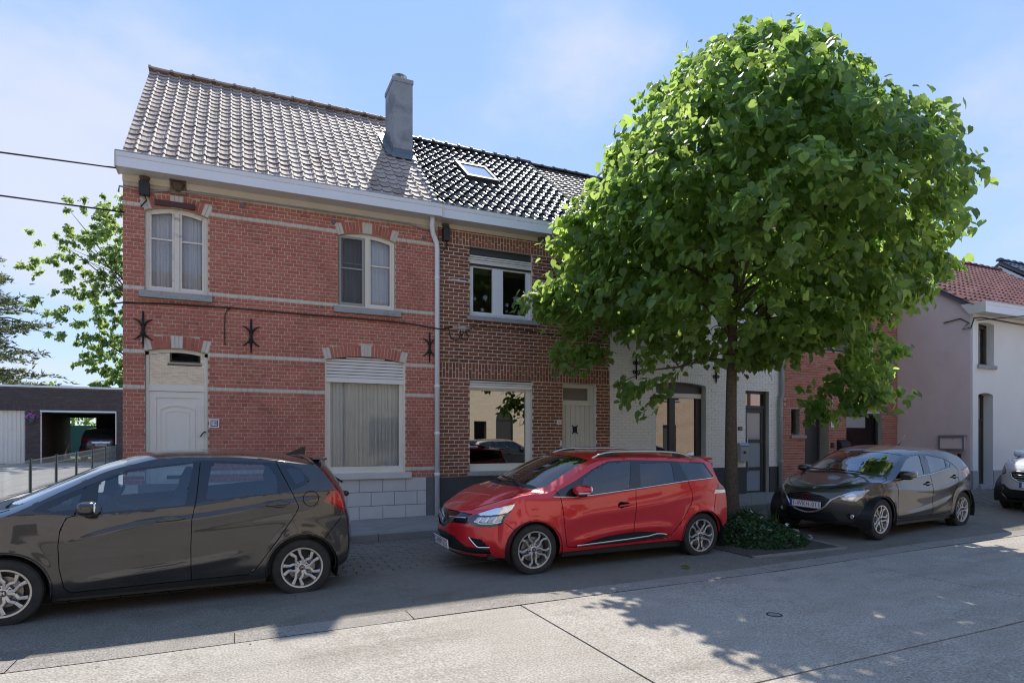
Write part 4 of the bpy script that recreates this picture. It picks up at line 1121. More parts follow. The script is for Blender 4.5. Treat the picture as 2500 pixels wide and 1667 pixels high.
# ================================================================== number 12: orange-red brick
O = (12.24, V_FACE, .35)
h12 = thing('brick_house', 'orange-red brick house with recessed dark door, beside the pink gable', 'house', O)
U0, U1 = 12.24, 16.60
ops12 = [op(12.57, 12.87, 1.74, 2.395), op(13.05, 13.90, .25, 2.42), op(14.56, 15.98, 1.15, 2.405), op(13.3, 15.6, 3.9, 5.1)]
mb = MB(O); wall_backing(mb, U0, U1, V_FACE, V_FACE+.30, .2, 5.80, ops12); w12 = mb.build('front_wall', M['mortar12'], h12)
it = courses(U0, U1, .36, 5.72, .0640, ops12, 'run', .215, .010, lambda k: M['brick12'])
it = [q for q in it if not (2.42 < q[1] < 2.66 and (12.4 < q[0] < 14.05 or 14.45 < q[0] < 16.1))]
it += soldiers(12.40, 14.05, 2.42, 2.66, .065, .009, M['brick12'], split=0); it += soldiers(14.45, 16.1, 2.42, 2.66, .065, .009, M['brick12'], split=0)
lay(w12, O, V_FACE, it, dep=.007, jit=.002, prefer=lambda q: (q[1] > 3.4, -apparent(q[0], V_FACE, q[1], q[2]*q[3])))
mb = MB(O); mb.box(U0, 13.05, V_FACE-.012, V_FACE+.002, .2, .359); mb.box(13.9, U1, V_FACE-.012, V_FACE+.002, .2, .359); mb.build('plinth', M['pebbledash'], w12)
shell(h12, O, U0, U1, V_FACE+.30, 18.2, .1, 5.9, 15.1, 8.9, M['brick12'])
o = ops12[0]; Y = V_FACE+.12
mb = MB(O); ring_poly(mb, o['x0']+.002, o['x1']-.002, o['z0']+.01, o['zs']-.002, .05, Y, Y+.07); win = mb.build('window', M['dark_frame'], h12); pane(win, O, o['x0']+.05, o['x1']-.05, 1.8, 2.345, Y+.04, M['glass_mirror'])
mb = MB(O); mb.box(12.53, 13.05, V_FACE-.06, V_FACE+.12, 1.67, 1.735); mb.build('sill', M['bluestone'], w12)
o = ops12[1]; Y = V_FACE+.26
mb = MB(O); ring_poly(mb, o['x0']+.002, o['x1']-.002, .40, 2.418, .06, Y, Y+.07); mb.box(o['x0']-.0, o['x1'], V_FACE-.1, Y+.1, .22, .40); dr = mb.build('front_door', M['dark_frame'], h12)
mb = MB(O); mb.box(o['x0']+.062, o['x1']-.062, Y+.02, Y+.06, .402, 2.355)
for z in (1.25, 1.29, 1.33, 1.37): mb.box(o['x0']+.10, o['x1']-.10, Y+.012, Y+.0205, z, z+.02)
mb.build('leaf', M['dark_frame'], dr)
for z0, z1 in ((.55, 1.2), (1.42, 2.2)): pane(dr, O, o['x0']+.12, o['x0']+.25, z0, z1, Y+.017, frost)
o = ops12[2]; Y = V_FACE+.12
mb = MB(O); ring_poly(mb, o['x0']+.002, o['x1']-.002, 1.16, 2.34, .06, Y, Y+.07); win = mb.build('window', M['dark_frame'], h12)
mb = MB(O); mb.box(o['x0']+.002, o['x1']-.002, Y-.05, Y-.01, 2.33, 2.403); mb.build('shutter_rail', M['roller'], win)
pane(win, O, o['x0']+.06, o['x1']-.06, 1.22, 2.28, Y+.04, M['glass'])
mb = MB(O); mb.box(o['x0']+.08, o['x1']-.35, Y+.12, Y+.14, 1.95, 2.25); mb.build('blind', M['curtain'], win)
mb = MB(O); mb.prismx([(V_FACE-.06, 1.07), (V_FACE+.13, 1.07), (V_FACE+.13, 1.155), (V_FACE-.055, 1.145)], 14.5, 16.04); mb.build('sill', M['bluestone'], w12)
o = ops12[3]; mb = MB(O); ring_poly(mb, o['x0'], o['x1'], 3.9, 5.1, .07, V_FACE+.1, V_FACE+.17); win = mb.build('window', M['dark_frame'], h12); pane(win, O, o['x0']+.07, o['x1']-.07, 3.97, 5.03, V_FACE+.14, M['glass_mirror'])
plaque(h12, O, 14.04, 2.02, .13, .15, V_FACE-.007, '12', .10, M['plaque'], M['letter_black'])
mb = MB(O); mb.box(13.97, 14.07, V_FACE-.03, V_FACE-.007, 1.42, 1.56); mb.build('bell_push', M['black_plastic'], h12)
box_gutter(h12, O, 12.245, U1, 10.70, 5.675, 5.905, V_FACE+.01)
rf = roof_body(h12, O, 12.26, U1+.02, 11.03, 5.88, K16, VR16, 18.45, M['tile_blue'])
tiled_slope(rf, O, 12.26, U1, 11.03, 5.88, K16, VR16, .21, .30, prof18, M['tile10'], n=6, lift=.03, nmax=0)
ridge(rf, O, 12.26, U1, VR16, 5.88+K16*(VR16-11.03)+.01, M['tile10'], .36, .10, .015)
t = thing('letter_box', 'black letter box with curved lid on orange-red brick beside number twelve door', 'letter box', (14.20, V_FACE-.01, 1.18))
mb = MB(); mb.prismx([(-.14, 0), (0, 0), (0, .45), (-.05, .44), (-.11, .38), (-.14, .30)], 0, .36); mb.build('body', M['black_plastic'], t)
mb = MB(); mb.box(.20, .31, -.146, -.1405, .20, .25); mb.build('name_plate', M['plaque'], t)

# ================================================================== number 10: pink gable, white front
VF = 9.14
O = (16.61, VF, .4)
h10 = thing('rendered_house', 'white rendered house with pink gable wall and red tiled roof', 'house', O)
U0, U1 = 16.61, 25.2
ops10 = [op(16.842, 17.505, 3.49, 4.52, 4.56), op(16.842, 17.468, .42, 2.745, 2.80), op(19.6, 20.9, 3.49, 4.5), op(19.6, 20.9, 1.2, 2.7), op(22.5, 23.6, 3.49, 4.5)]
mb = MB(O); wall_backing(mb, U0+.2, U1, VF, VF+.30, .3, 5.0, [o for o in ops10]); w10 = mb.build('front_wall', M['render_white'], h10)
mb = MB(O); mb.prismx([(VF, .3), (16.9, .3), (16.9, 4.95), (13.0, 7.75), (VF, 4.95)], U0, U0+.2); mb.build('gable_wall', M['render_pink'], h10)
mb = MB(O); mb.box(U0-.004, U0+.05, VF-.004, VF+.05, .3, 4.95); mb.box(U0+.05, U0+.2, VF-.003, VF+.05, .3, 4.95); mb.build('corner_bead', M['render_white'], h10)
mb = MB(O); mb.prismx([(VF, .3), (16.9, .3), (16.9, 4.95), (13.0, 7.75), (VF, 4.95)], U1-.2, U1-.002); mb.box(U0+.2, U1-.2, 16.7, 16.9, .3, 4.95); mb.box(U0+.2, U1-.2, VF+.3, 16.7, 3.0, 3.1); mb.build('back_wall', M['render_white'], h10)
mb = MB(O); mb.box(16.60, 16.842, VF-.014, VF+.002, .3, .86); mb.box(17.468, U1, VF-.014, VF+.002, .3, .86); mb.box(16.596, 16.609, VF, VF+.30, .3, .86); mb.build('plinth', M['bluestone'], w10)
mb = MB(O); mb.box(16.78, 17.56, VF-.05, VF+.15, 3.40, 3.488); mb.build('sill', M['bluestone'], w10)
o = ops10[0]; Y = VF+.17; mb = MB(O); ring_poly(mb, o['x0']+.002, o['x1']-.002, 3.49, 4.515, .07, Y, Y+.07); arch_band(mb, o, .002, .05, o['x0']+.002, o['x1']-.002, Y, Y+.07); mb.box(17.15, 17.20, Y+.005, Y+.06, 3.55, 4.45)
win = mb.build('window', M['brown_frame'], h10); pane(win, O, o['x0']+.07, o['x1']-.07, 3.56, 4.46, Y+.04, M['glass']); curtain(win, O, o['x0']+.03, o['x1']-.03, 3.5, 4.5, Y+.12, M['curtain'], 5, .02)
o = ops10[1]; mb = MB(O); Y = VF+.22; ring_poly(mb, o['x0']+.002, o['x1']-.002, .5, 2.745, .05, Y, Y+.07); arch_band(mb, o, .002, .05, o['x0']+.002, o['x1']-.002, Y, Y+.07); mb.box(o['x0']+.05, o['x1']-.05, Y, Y+.06, 2.10, 2.16); dr = mb.build('front_door', M['brown_frame'], h10)
mb = MB(O); mb.box(o['x0']+.05, o['x1']-.05, Y+.02, Y+.06, .5, 2.10)
for i in range(9): mb.box(o['x0']+.06, o['x1']-.06, Y+.016, Y+.0205, .55+i*.17, .70+i*.17)
mb.build('leaf', M['brown_frame'], dr); pane(dr, O, o['x0']+.05, o['x1']-.05, 2.16, 2.72, Y+.03, M['glass_mirror'])
mb = MB(O); mb.box(o['x0'], o['x1'], VF-.06, Y+.1, .38, .50); mb.build('step', M['bluestone'], dr)
V, F = text_mb('10', .17, .004); mb = MB(O); mb.add([(a+17.16, b+Y+.010, c+1.37) for a, b, c in V], F); mb.build('house_number', M['letter_steel'], h10)
for o in ops10[2:]:
    mb = MB(O); ring_poly(mb, o['x0'], o['x1'], o['z0'], o['zs'], .07, VF+.15, VF+.22); win = mb.build('window', M['brown_frame'], h10); pane(win, O, o['x0']+.07, o['x1']-.07, o['z0']+.07, o['zs']-.07, VF+.19, M['glass'])
box_gutter(h10, O, 16.50, U1, 8.80, 4.72, 4.98, VF+.01, end_l=True)
Z10, K10 = 5.0, .70
rf = roof_body(h10, O, 16.50, U1, VF, Z10, K10, 13.0, 17.2, M['tile_blue'])
def prof10(t): return .026*math.sin(6.283*(t-.2))+.01
tiled_slope(rf, O, 16.46, U1, VF-.1, Z10-.07, K10, 13.0, .21, .30, prof10, M['tile10'], n=7, lift=.03, thick=.016, nmax=300)
ridge(rf, O, 16.46, U1, 13.0, Z10+K10*(13-VF)+.02, M['tile10'], .36, .10, .02)
mb = MB(O); zr = Z10+K10*(13-VF); mb.prismx([(13.02, zr), (17.2, zr-K10*4.2), (17.2, zr-K10*4.2+.03), (13.02, zr+.03)], 16.46, U1); mb.build('back_slope', M['tile10'], rf)
# next house down the street: only its dark roof shows
O = (25.2, VF, .5)
h8 = thing('rendered_house', 'far house at the street end showing a slate grey tiled roof', 'house', O)
mb = MB(O); wall_backing(mb, 25.21, 34, VF, VF+.3, .4, 5.2, [op(26.4, 27.6, 1.4, 2.8), op(30, 31.2, 1.4, 2.8), op(26.4, 27.6, 3.6, 4.7), op(30, 31.2, 3.6, 4.7)]); mb.build('front_wall', M['render_white'], h8)
mb = MB(O); mb.prismx([(VF+.3, .4), (17, .4), (17, 5.1), (13.0, 7.9), (VF+.3, 5.1)], 25.21, 25.41); mb.prismx([(VF+.3, .4), (17, .4), (17, 5.1), (13.0, 7.9), (VF+.3, 5.1)], 33.8, 34); mb.box(25.41, 33.8, 16.8, 17, .4, 5.1); mb.build('side_wall', M['render_white'], h8)
for a, z in ((26.4, 1.4), (30, 1.4), (26.4, 3.6), (30, 3.6)):
    mb = MB(O); ring_poly(mb, a, a+1.2, z, z+(1.4 if z < 2 else 1.1), .08, VF+.12, VF+.2); win = mb.build('window', M['pvc'], h8); pane(win, O, a+.08, a+1.12, z+.08, z+(1.32 if z < 2 else 1.02), VF+.16, M['glass'])
rf = roof_body(h8, O, 25.22, 34.2, VF-.3, 5.0, .74, 13.0, 17.2, M['tile_blue'])
tiled_slope(rf, O, 25.24, 34.2, VF-.3, 5.0, .74, 13.0, .25, .33, prof10, M['tile_blue'], n=6, lift=.03, nmax=0)
ridge(rf, O, 25.24, 34.2, 13.0, 5.0+.74*(13-VF+.3)+.02, M['tile_blue'], .40, .10, .02)

# ================================================================== cars
# local axes of a car: x from the front axle towards the tail, y across (the side seen is at -y), z up from the road
def pchip(pts):
    xs = np.array([p[0] for p in pts], float); ys = np.array([p[1] for p in pts], float)
    h = np.diff(xs); d = np.diff(ys)/h; n = len(xs); mm = np.zeros(n)
    mm[0] = d[0]; mm[-1] = d[-1]
    for i in range(1, n-1):
        if d[i-1]*d[i] > 0:
            w1 = 2*h[i]+h[i-1]; w2 = h[i]+2*h[i-1]; mm[i] = (w1+w2)/(w1/d[i-1]+w2/d[i])
    def f(x):
        x = np.asarray(x, float); xc = np.clip(x, xs[0], xs[-1]); i = np.clip(np.searchsorted(xs, xc)-1, 0, n-2)
        t = (xc-xs[i])/h[i]; t2 = t*t; t3 = t2*t
        return ys[i]*(2*t3-3*t2+1)+h[i]*mm[i]*(t3-2*t2+t)+ys[i+1]*(-2*t3+3*t2)+h[i]*mm[i+1]*(t3-t2)
    return f

def in_poly(P, x, y):
    x = np.asarray(x); y = np.asarray(y); c = np.zeros(x.shape, bool); n = len(P)
    for i in range(n):
        x0, y0 = P[i]; x1, y1 = P[i-1]
        k = ((y0 > y) != (y1 > y)) & (x < (x1-x0)*(y-y0)/(y1-y0+1e-12)+x0)
        c ^= k
    return c

def poly_near(P, x, y, closed=True):
    """signed-less nearest point on the outline: returns dx, dy to it and the distance"""
    best = np.full(x.shape, 1e9); bx = np.zeros(x.shape); by = np.zeros(x.shape)
    for i in range(len(P) if closed else len(P)-1):
        x0, y0 = P[i]; x1, y1 = P[(i+1) % len(P)]
        ex, ey = x1-x0, y1-y0; L2 = ex*ex+ey*ey+1e-12
        t = np.clip(((x-x0)*ex+(y-y0)*ey)/L2, 0, 1)
        qx, qy = x0+t*ex-x, y0+t*ey-y; d = np.hypot(qx, qy); k = d < best
        best[k] = d[k]; bx[k] = qx[k]; by[k] = qy[k]
    return bx, by, best

def circle(cx, cz, r, n=48): return [(cx+r*math.cos(2*math.pi*i/n), cz+r*math.sin(2*math.pi*i/n)) for i in range(n)]
def rounded(P, r=.03, n=4):
    out = []
    k = len(P)
    for i in range(k):
        p = Vector(P[i]); a = Vector(P[i-1])-p; b = Vector(P[(i+1) % k])-p
        q = min(r, a.length*.45, b.length*.45); A = p+a.normalized()*q; B = p+b.normalized()*q
        for j in range(n+1):
            t = j/n; c = A*(1-t)**2+p*2*t*(1-t)+B*t*t; out.append((c.x, c.y))
    return out

class Car:
    def __init__(s, root, sp, fine=1.0):
        s.root = root; s.sp = sp
        s.xf = pchip([(z, x) for x, z in sp['front']]); s.xr = pchip([(z, x) for x, z in sp['rear']])
        s.zt = pchip(sp['top']); s.W = pchip(sp['width']); s.zbelt = pchip(sp['belt']); s.drop = pchip(sp['drop'])
        s.zbot = pchip(sp['bottom']); s.tum = pchip(sp['tumble'])
        s.zh = sp['front'][-1][1]; s.zr = sp['rear'][-1][1]
        s.x0c = float(s.xf(s.zh)); s.x1c = float(s.xr(s.zr))
        s.K, s.nK = sp.get('K', .45), sp.get('nK', 2.6); s.Kr, s.nr = sp.get('Kr', .2), sp.get('nr', 2.6)
        s.mD = sp.get('mD', 3.2)
        s.band(fine); s.topgrid(fine)
    def hw(s, d, z):
        d = np.asarray(d, float); z = np.asarray(z, float)
        w = s.W(d); zb = s.zbelt(d)
        lo = np.clip((.42-z)/.42, 0, 1); w = w-.11*lo**2
        mid = np.clip((z-.62)/np.maximum(zb-.62, .1), 0, 1); w = w-.035*mid**2
        up = np.clip(z-zb, 0, None); w = w-s.tum(d)*up-.10*up*up
        for pts, amp, wid in s.sp.get('lines', []):
            f = s.lines[id(pts)]; t = (z-f(d))/wid
            x0, x1 = pts[0][0], pts[-1][0]
            fade = np.clip((d-x0)/.25, 0, 1)*np.clip((x1-d)/.25, 0, 1)
            w = w+amp*fade*np.where(t > 0, np.exp(-t*t*4), np.exp(-t*t))
        for c in (0, s.sp['wb']):   # flared arches
            r = np.hypot(d-c, z-s.sp['rw']); w = w+.014*np.exp(-((r-s.sp['ra'])/.07)**2)
        return w
    def band(s, fine):
        sp = s.sp; s.lines = {id(p): pchip(p) for p, _, _ in sp.get('lines', [])}
        nb, ns, nc = int(34*fine), int(250*fine), int(66*fine)
        c = np.linspace(0, 1, nc+1)
        L = s.x1c-s.x0c
        # side columns
        zb0 = float(s.zbot(s.x0c)); zb1 = float(s.zbot(s.x1c))
        cols = []
        zf_c = zb0+(s.zh-zb0)*c; zr_c = zb1+(s.zr-zb1)*c
        xF = s.xf(zf_c); xR = s.xr(zr_c)
        def side(p):
            xe0, xe1 = xF+s.K, xR-s.Kr
            d = xe0+(xe1-xe0)*p
            dc = s.x0c+(s.x1c-s.x0c)*p
            ze = s.zt(dc)-s.drop(dc)
            z = s.zbot(d)+(ze-s.zbot(d))*c
            return d, z
        d0, z0 = side(0.); w0 = s.hw(d0, z0); d1, z1 = side(1.); w1 = s.hw(d1, z1)
        for b in np.linspace(0, 1, nb, endpoint=False):
            x = xF+s.K*b**s.nK; y = -w0*b; z = zf_c-(zf_c[-1]-z0[-1])*c*b**s.mD*1.0
            z = s.zbot(x)*(1-c)+z*c if False else zf_c+(z0-zf_c)*b**s.mD
            cols.append(np.stack([x, y, z], 1))
        for p in np.linspace(0, 1, ns):
            d, z = side(p); cols.append(np.stack([d, -s.hw(d, z), z], 1))
        for b in np.linspace(1, 0, nb+1)[1:]:
            x = xR-s.Kr*b**s.nr; y = -w1*b; z = zr_c+(z1-zr_c)*b**s.mD
            cols.append(np.stack([x, y, z], 1))
        s.P = np.array(cols)          # [i, j, 3]
        s.nF, s.nS = nb, ns
        # perimeter coordinate measured from the middle of the front / of the tail
        jm = nc//3
        seg = np.linalg.norm(np.diff(s.P[:, jm, :2], axis=0), axis=1); S = np.concatenate([[0], np.cumsum(seg)])
        s.S = S; s.Stot = S[-1]
    def coords(s, kind, P):
        if kind == 'D': return P[..., 0], P[..., 2]
        Si = np.repeat(s.S[:, None], P.shape[1], 1)
        return (Si, P[..., 2]) if kind == 'F' else (s.Stot-Si, P[..., 2])
    def lookup(s, kind, pt):
        X, Z = s.Q[kind]; mask = s.ok[kind]
        dd = np.where(mask, (X-pt[0])**2+(Z-pt[1])**2, 1e9)
        i, j = np.unravel_index(np.argmin(dd), dd.shape); ni, nj = dd.shape
        i = min(max(i, 1), ni-2); j = min(max(j, 1), nj-2)
        Pi = (s.P0[i+1, j]-s.P0[i-1, j])/2; Pj = (s.P0[i, j+1]-s.P0[i, j-1])/2
        J = np.array([[(X[i+1, j]-X[i-1, j])/2, (X[i, j+1]-X[i, j-1])/2], [(Z[i+1, j]-Z[i-1, j])/2, (Z[i, j+1]-Z[i, j-1])/2]])
        try: a = np.linalg.solve(J, np.array([pt[0]-X[i, j], pt[1]-Z[i, j]]))
        except Exception: a = np.zeros(2)
        a = np.clip(a, -1.5, 1.5)
        n = np.cross(Pi, Pj); n /= np.linalg.norm(n)+1e-9
        if n[1] > 0 and abs(n[1]) > .05: n = -n
        if s.S[i] < .3 and n[0] > 0: n = -n
        if s.Stot-s.S[i] < .3 and n[0] < 0: n = -n
        return s.P0[i, j]+a[0]*Pi+a[1]*Pj, n
    def prepare(s):
        s.P0 = s.P.copy(); ni, nj = s.P.shape[:2]
        s.Q = {k: s.coords(k, s.P0) for k in 'DFR'}
        ii = np.repeat(np.arange(ni)[:, None], nj, 1)
        q = int(s.nF*.45); s.dr = (s.nF-q, s.nF+s.nS+q)
        s.ok = {'D': (ii >= s.dr[0]) & (ii <= s.dr[1]), 'F': ii < s.nF+s.nS//2, 'R': ii > s.nF+s.nS//2}
    def snap(s, kind, poly):
        X, Z = s.coords(kind, s.P); ok = s.ok[kind]
        bx, bz, dist = poly_near(poly, X, Z)
        gi = np.gradient(s.P, axis=0); gj = np.gradient(s.P, axis=1)
        Xi, Xj = np.gradient(X, axis=0), np.gradient(X, axis=1); Zi, Zj = np.gradient(Z, axis=0), np.gradient(Z, axis=1)
        det = Xi*Zj-Xj*Zi; det = np.where(abs(det) < 1e-9, 1e-9, det)
        a = (bx*Zj-bz*Xj)/det; b = (bz*Xi-bx*Zi)/det
        m = ok & (np.maximum(abs(a), abs(b)) < .5) & (~s.fixed)
        m[:, 0] = False; m[:, -1] = False; m[0] = False; m[-1] = False
        s.P[m] += a[m][:, None]*gi[m]+b[m][:, None]*gj[m]; s.fixed |= m
        if kind == 'F' or kind == 'R': pass
    def split(s):
        """cut the skin of one side into its parts"""
        sp = s.sp; s.prepare(); s.fixed = np.zeros(s.P.shape[:2], bool)
        for c in (0, sp['wb']): s.snap('D', circle(c, sp['rw'], sp['ra'], 72))
        for r in sp['regions']: s.snap(r[1], r[2])
        ni, nj = s.P.shape[:2]
        idx = np.arange(ni*nj).reshape(ni, nj)
        A, B, Cc, D = idx[:-1, :-1], idx[1:, :-1], idx[1:, 1:], idx[:-1, 1:]
        T = np.concatenate([np.stack([A, B, Cc], -1).reshape(-1, 3), np.stack([A, Cc, D], -1).reshape(-1, 3)])
        V = s.P.reshape(-1, 3); cen = V[T].mean(1)
        Sflat = np.repeat(s.S[:, None], nj, 1).reshape(-1); Sc = Sflat[T].mean(1)
        ti = (T[:, 0]//nj)
        lab = np.full(len(T), -1)
        for c in (0, sp['wb']):
            k = (np.hypot(cen[:, 0]-c, cen[:, 2]-sp['rw']) < sp['ra']) & (ti >= s.nF-3) & (ti < s.nF+s.nS+3); lab[k] = -2
        k = (cen[:, 2] < sp['rw']) & (np.minimum(abs(cen[:, 0]), abs(cen[:, 0]-sp['wb'])) < sp['ra']) & (ti >= s.nF-3) & (ti < s.nF+s.nS+3); lab[k] = -2
        for q, r in enumerate(sp['regions']):
            if r[1] == 'D': x = cen[:, 0]; k = (ti >= s.dr[0]) & (ti <= s.dr[1])
            elif r[1] == 'F': x = Sc; k = ti < s.nF+s.nS//2
            else: x = s.Stot-Sc; k = ti > s.nF+s.nS//2
            k = k & in_poly(r[2], x, cen[:, 2]) & (lab == -1); lab[k] = q
        s.T, s.lab, s.V = T, lab, V
        n = np.zeros_like(V); fn = np.cross(V[T[:, 1]]-V[T[:, 0]], V[T[:, 2]]-V[T[:, 0]])
        for q in range(3): np.add.at(n, T[:, q], fn)
        s.N = n/(np.linalg.norm(n, axis=1, keepdims=True)+1e-12)
        # make the normals point outwards
        if np.mean(s.N[:, 1]*np.sign(V[:, 1])) < 0: s.N = -s.N; s.flip = True
        else: s.flip = False
    def part(s, lab, mirror, inset=0.):
        T = s.T[s.lab == lab]
        if not len(T): return None
        u, inv = np.unique(T.reshape(-1), return_inverse=True)
        V = s.V[u]-s.N[u]*inset; F = inv.reshape(-1, 3)
        if s.flip: F = F[:, ::-1]
        if mirror: V = V*np.array([1, -1, 1]); F = F[:, ::-1]
        return V, F
    def topgrid(s, fine):
        sp = s.sp; npp, nb = int(240*fine), int(28*fine)
        p = np.linspace(0, 1, npp+1); b = np.linspace(-1, 1, 2*nb+1)
        dc = s.x0c+(s.x1c-s.x0c)*p
        ze = s.zt(dc)-s.drop(dc)
        de = (s.x0c+s.K)+((s.x1c-s.Kr)-(s.x0c+s.K))*p
        we = s.hw(de, ze)
        X = s.x0c+s.K*abs(b)[None, :]**s.nK; X = X+0*p[:, None]
        x0 = s.x0c+s.K*abs(b)**s.nK; x1 = s.x1c-s.Kr*abs(b)**s.nr
        X = x0[None, :]+(x1-x0)[None, :]*p[:, None]
        Z = s.zt(dc)[:, None]-s.drop(dc)[:, None]*abs(b)[None, :]**s.mD
        for x_a, x_b, b0, amp, wid in sp.get('hood_lines', []):
            f = np.clip((dc-x_a)/.2, 0, 1)*np.clip((x_b-dc)/.15, 0, 1)
            Z = Z+amp*f[:, None]*np.exp(-((abs(b)[None, :]-b0)/wid)**2)
        Y = we[:, None]*b[None, :]
        s.TP = np.stack([X, Y, Z], -1); s.Tdc = dc; s.Tb = b
    def top_parts(s):
        """regions of the top in (distance along the centre line, share of the half width)"""
        P = s.TP.copy(); ni, nj = P.shape[:2]
        U = np.repeat(s.Tdc[:, None], nj, 1); B = np.repeat(abs(s.Tb)[None, :], ni, 0)
        fixed = np.zeros((ni, nj), bool)
        gi = np.gradient(P, axis=0); gj = np.gradient(P, axis=1); du = s.Tdc[1]-s.Tdc[0]; db = s.Tb[1]-s.Tb[0]
        for r in s.sp['top_regions']:
            bx, bb, _ = poly_near(r[1], U, B)
            a = bx/du; bj = bb*np.sign(s.Tb)[None, :]/db
            m = (np.maximum(abs(a), abs(bj)) < .5) & ~fixed; m[0] = m[-1] = False; m[:, 0] = m[:, -1] = False; m[:, nj//2] = False
            P[m] += a[m][:, None]*gi[m]+bj[m][:, None]*gj[m]; U[m] += bx[m]; B[m] += bb[m]; fixed |= m
        idx = np.arange(ni*nj).reshape(ni, nj)
        A, Bq, Cc, D = idx[:-1, :-1], idx[1:, :-1], idx[1:, 1:], idx[:-1, 1:]
        h = nj//2
        T = np.concatenate([np.stack([A, Bq, Cc], -1).reshape(-1, 3), np.stack([A, Cc, D], -1).reshape(-1, 3)])
        V = P.reshape(-1, 3); uc = U.reshape(-1)[T].mean(1); bc = B.reshape(-1)[T].mean(1)
        lab = np.full(len(T), -1)
        for q, r in enumerate(s.sp['top_regions']):
            k = in_poly(r[1], uc, bc) & (lab == -1); lab[k] = q
        fn = np.cross(V[T[:, 1]]-V[T[:, 0]], V[T[:, 2]]-V[T[:, 0]]); n = np.zeros_like(V)
        for q in range(3): np.add.at(n, T[:, q], fn)
        n /= np.linalg.norm(n, axis=1, keepdims=True)+1e-12
        fl = n[:, 2].mean() < 0
        if fl: n = -n; T = T[:, ::-1]
        out = {}
        for q in range(-1, len(s.sp['top_regions'])):
            t = T[lab == q]
            if not len(t): continue
            u, inv = np.unique(t.reshape(-1), return_inverse=True)
            inset = s.sp['top_regions'][q][3] if q >= 0 else 0
            out[q] = (V[u]-n[u]*inset, inv.reshape(-1, 3))
        s.TN = n
        return out
    def ribbon(s, kind, pts, w, h, mirror=False, eps=.0015, taper=False):
        """a strip of width w and height h laid on the skin along a line"""
        q = []
        for (a, b) in zip(pts, pts[1:]):
            n = max(1, int(math.hypot(b[0]-a[0], b[1]-a[1])/.025))
            q += [(a[0]+(b[0]-a[0])*i/n, a[1]+(b[1]-a[1])*i/n) for i in range(n)]
        q.append(pts[-1])
        P = [s.lookup(kind, t) for t in q]; V = []; F = []
        k = len(P)
        for i in range(k):
            p, n = P[i]; t = P[min(i+1, k-1)][0]-P[max(i-1, 0)][0]; t = t/(np.linalg.norm(t)+1e-9); sd_ = np.cross(n, t); sd_ /= np.linalg.norm(sd_)+1e-9
            ww = w*(1 if not taper else max(.12, math.sin(math.pi*min(1, max(0, (i+.5)/k)))**.6)) if taper else w
            for a, hh in ((-.5, eps-.004), (-.42, eps+h), (.42, eps+h), (.5, eps-.004)):
                v = p+sd_*ww*a+n*hh; V.append((v[0], -v[1] if mirror else v[1], v[2]))
        for i in range(k-1):
            for j in range(3): F.append((i*4+j, i*4+j+1, (i+1)*4+j+1, (i+1)*4+j))
        return V, F

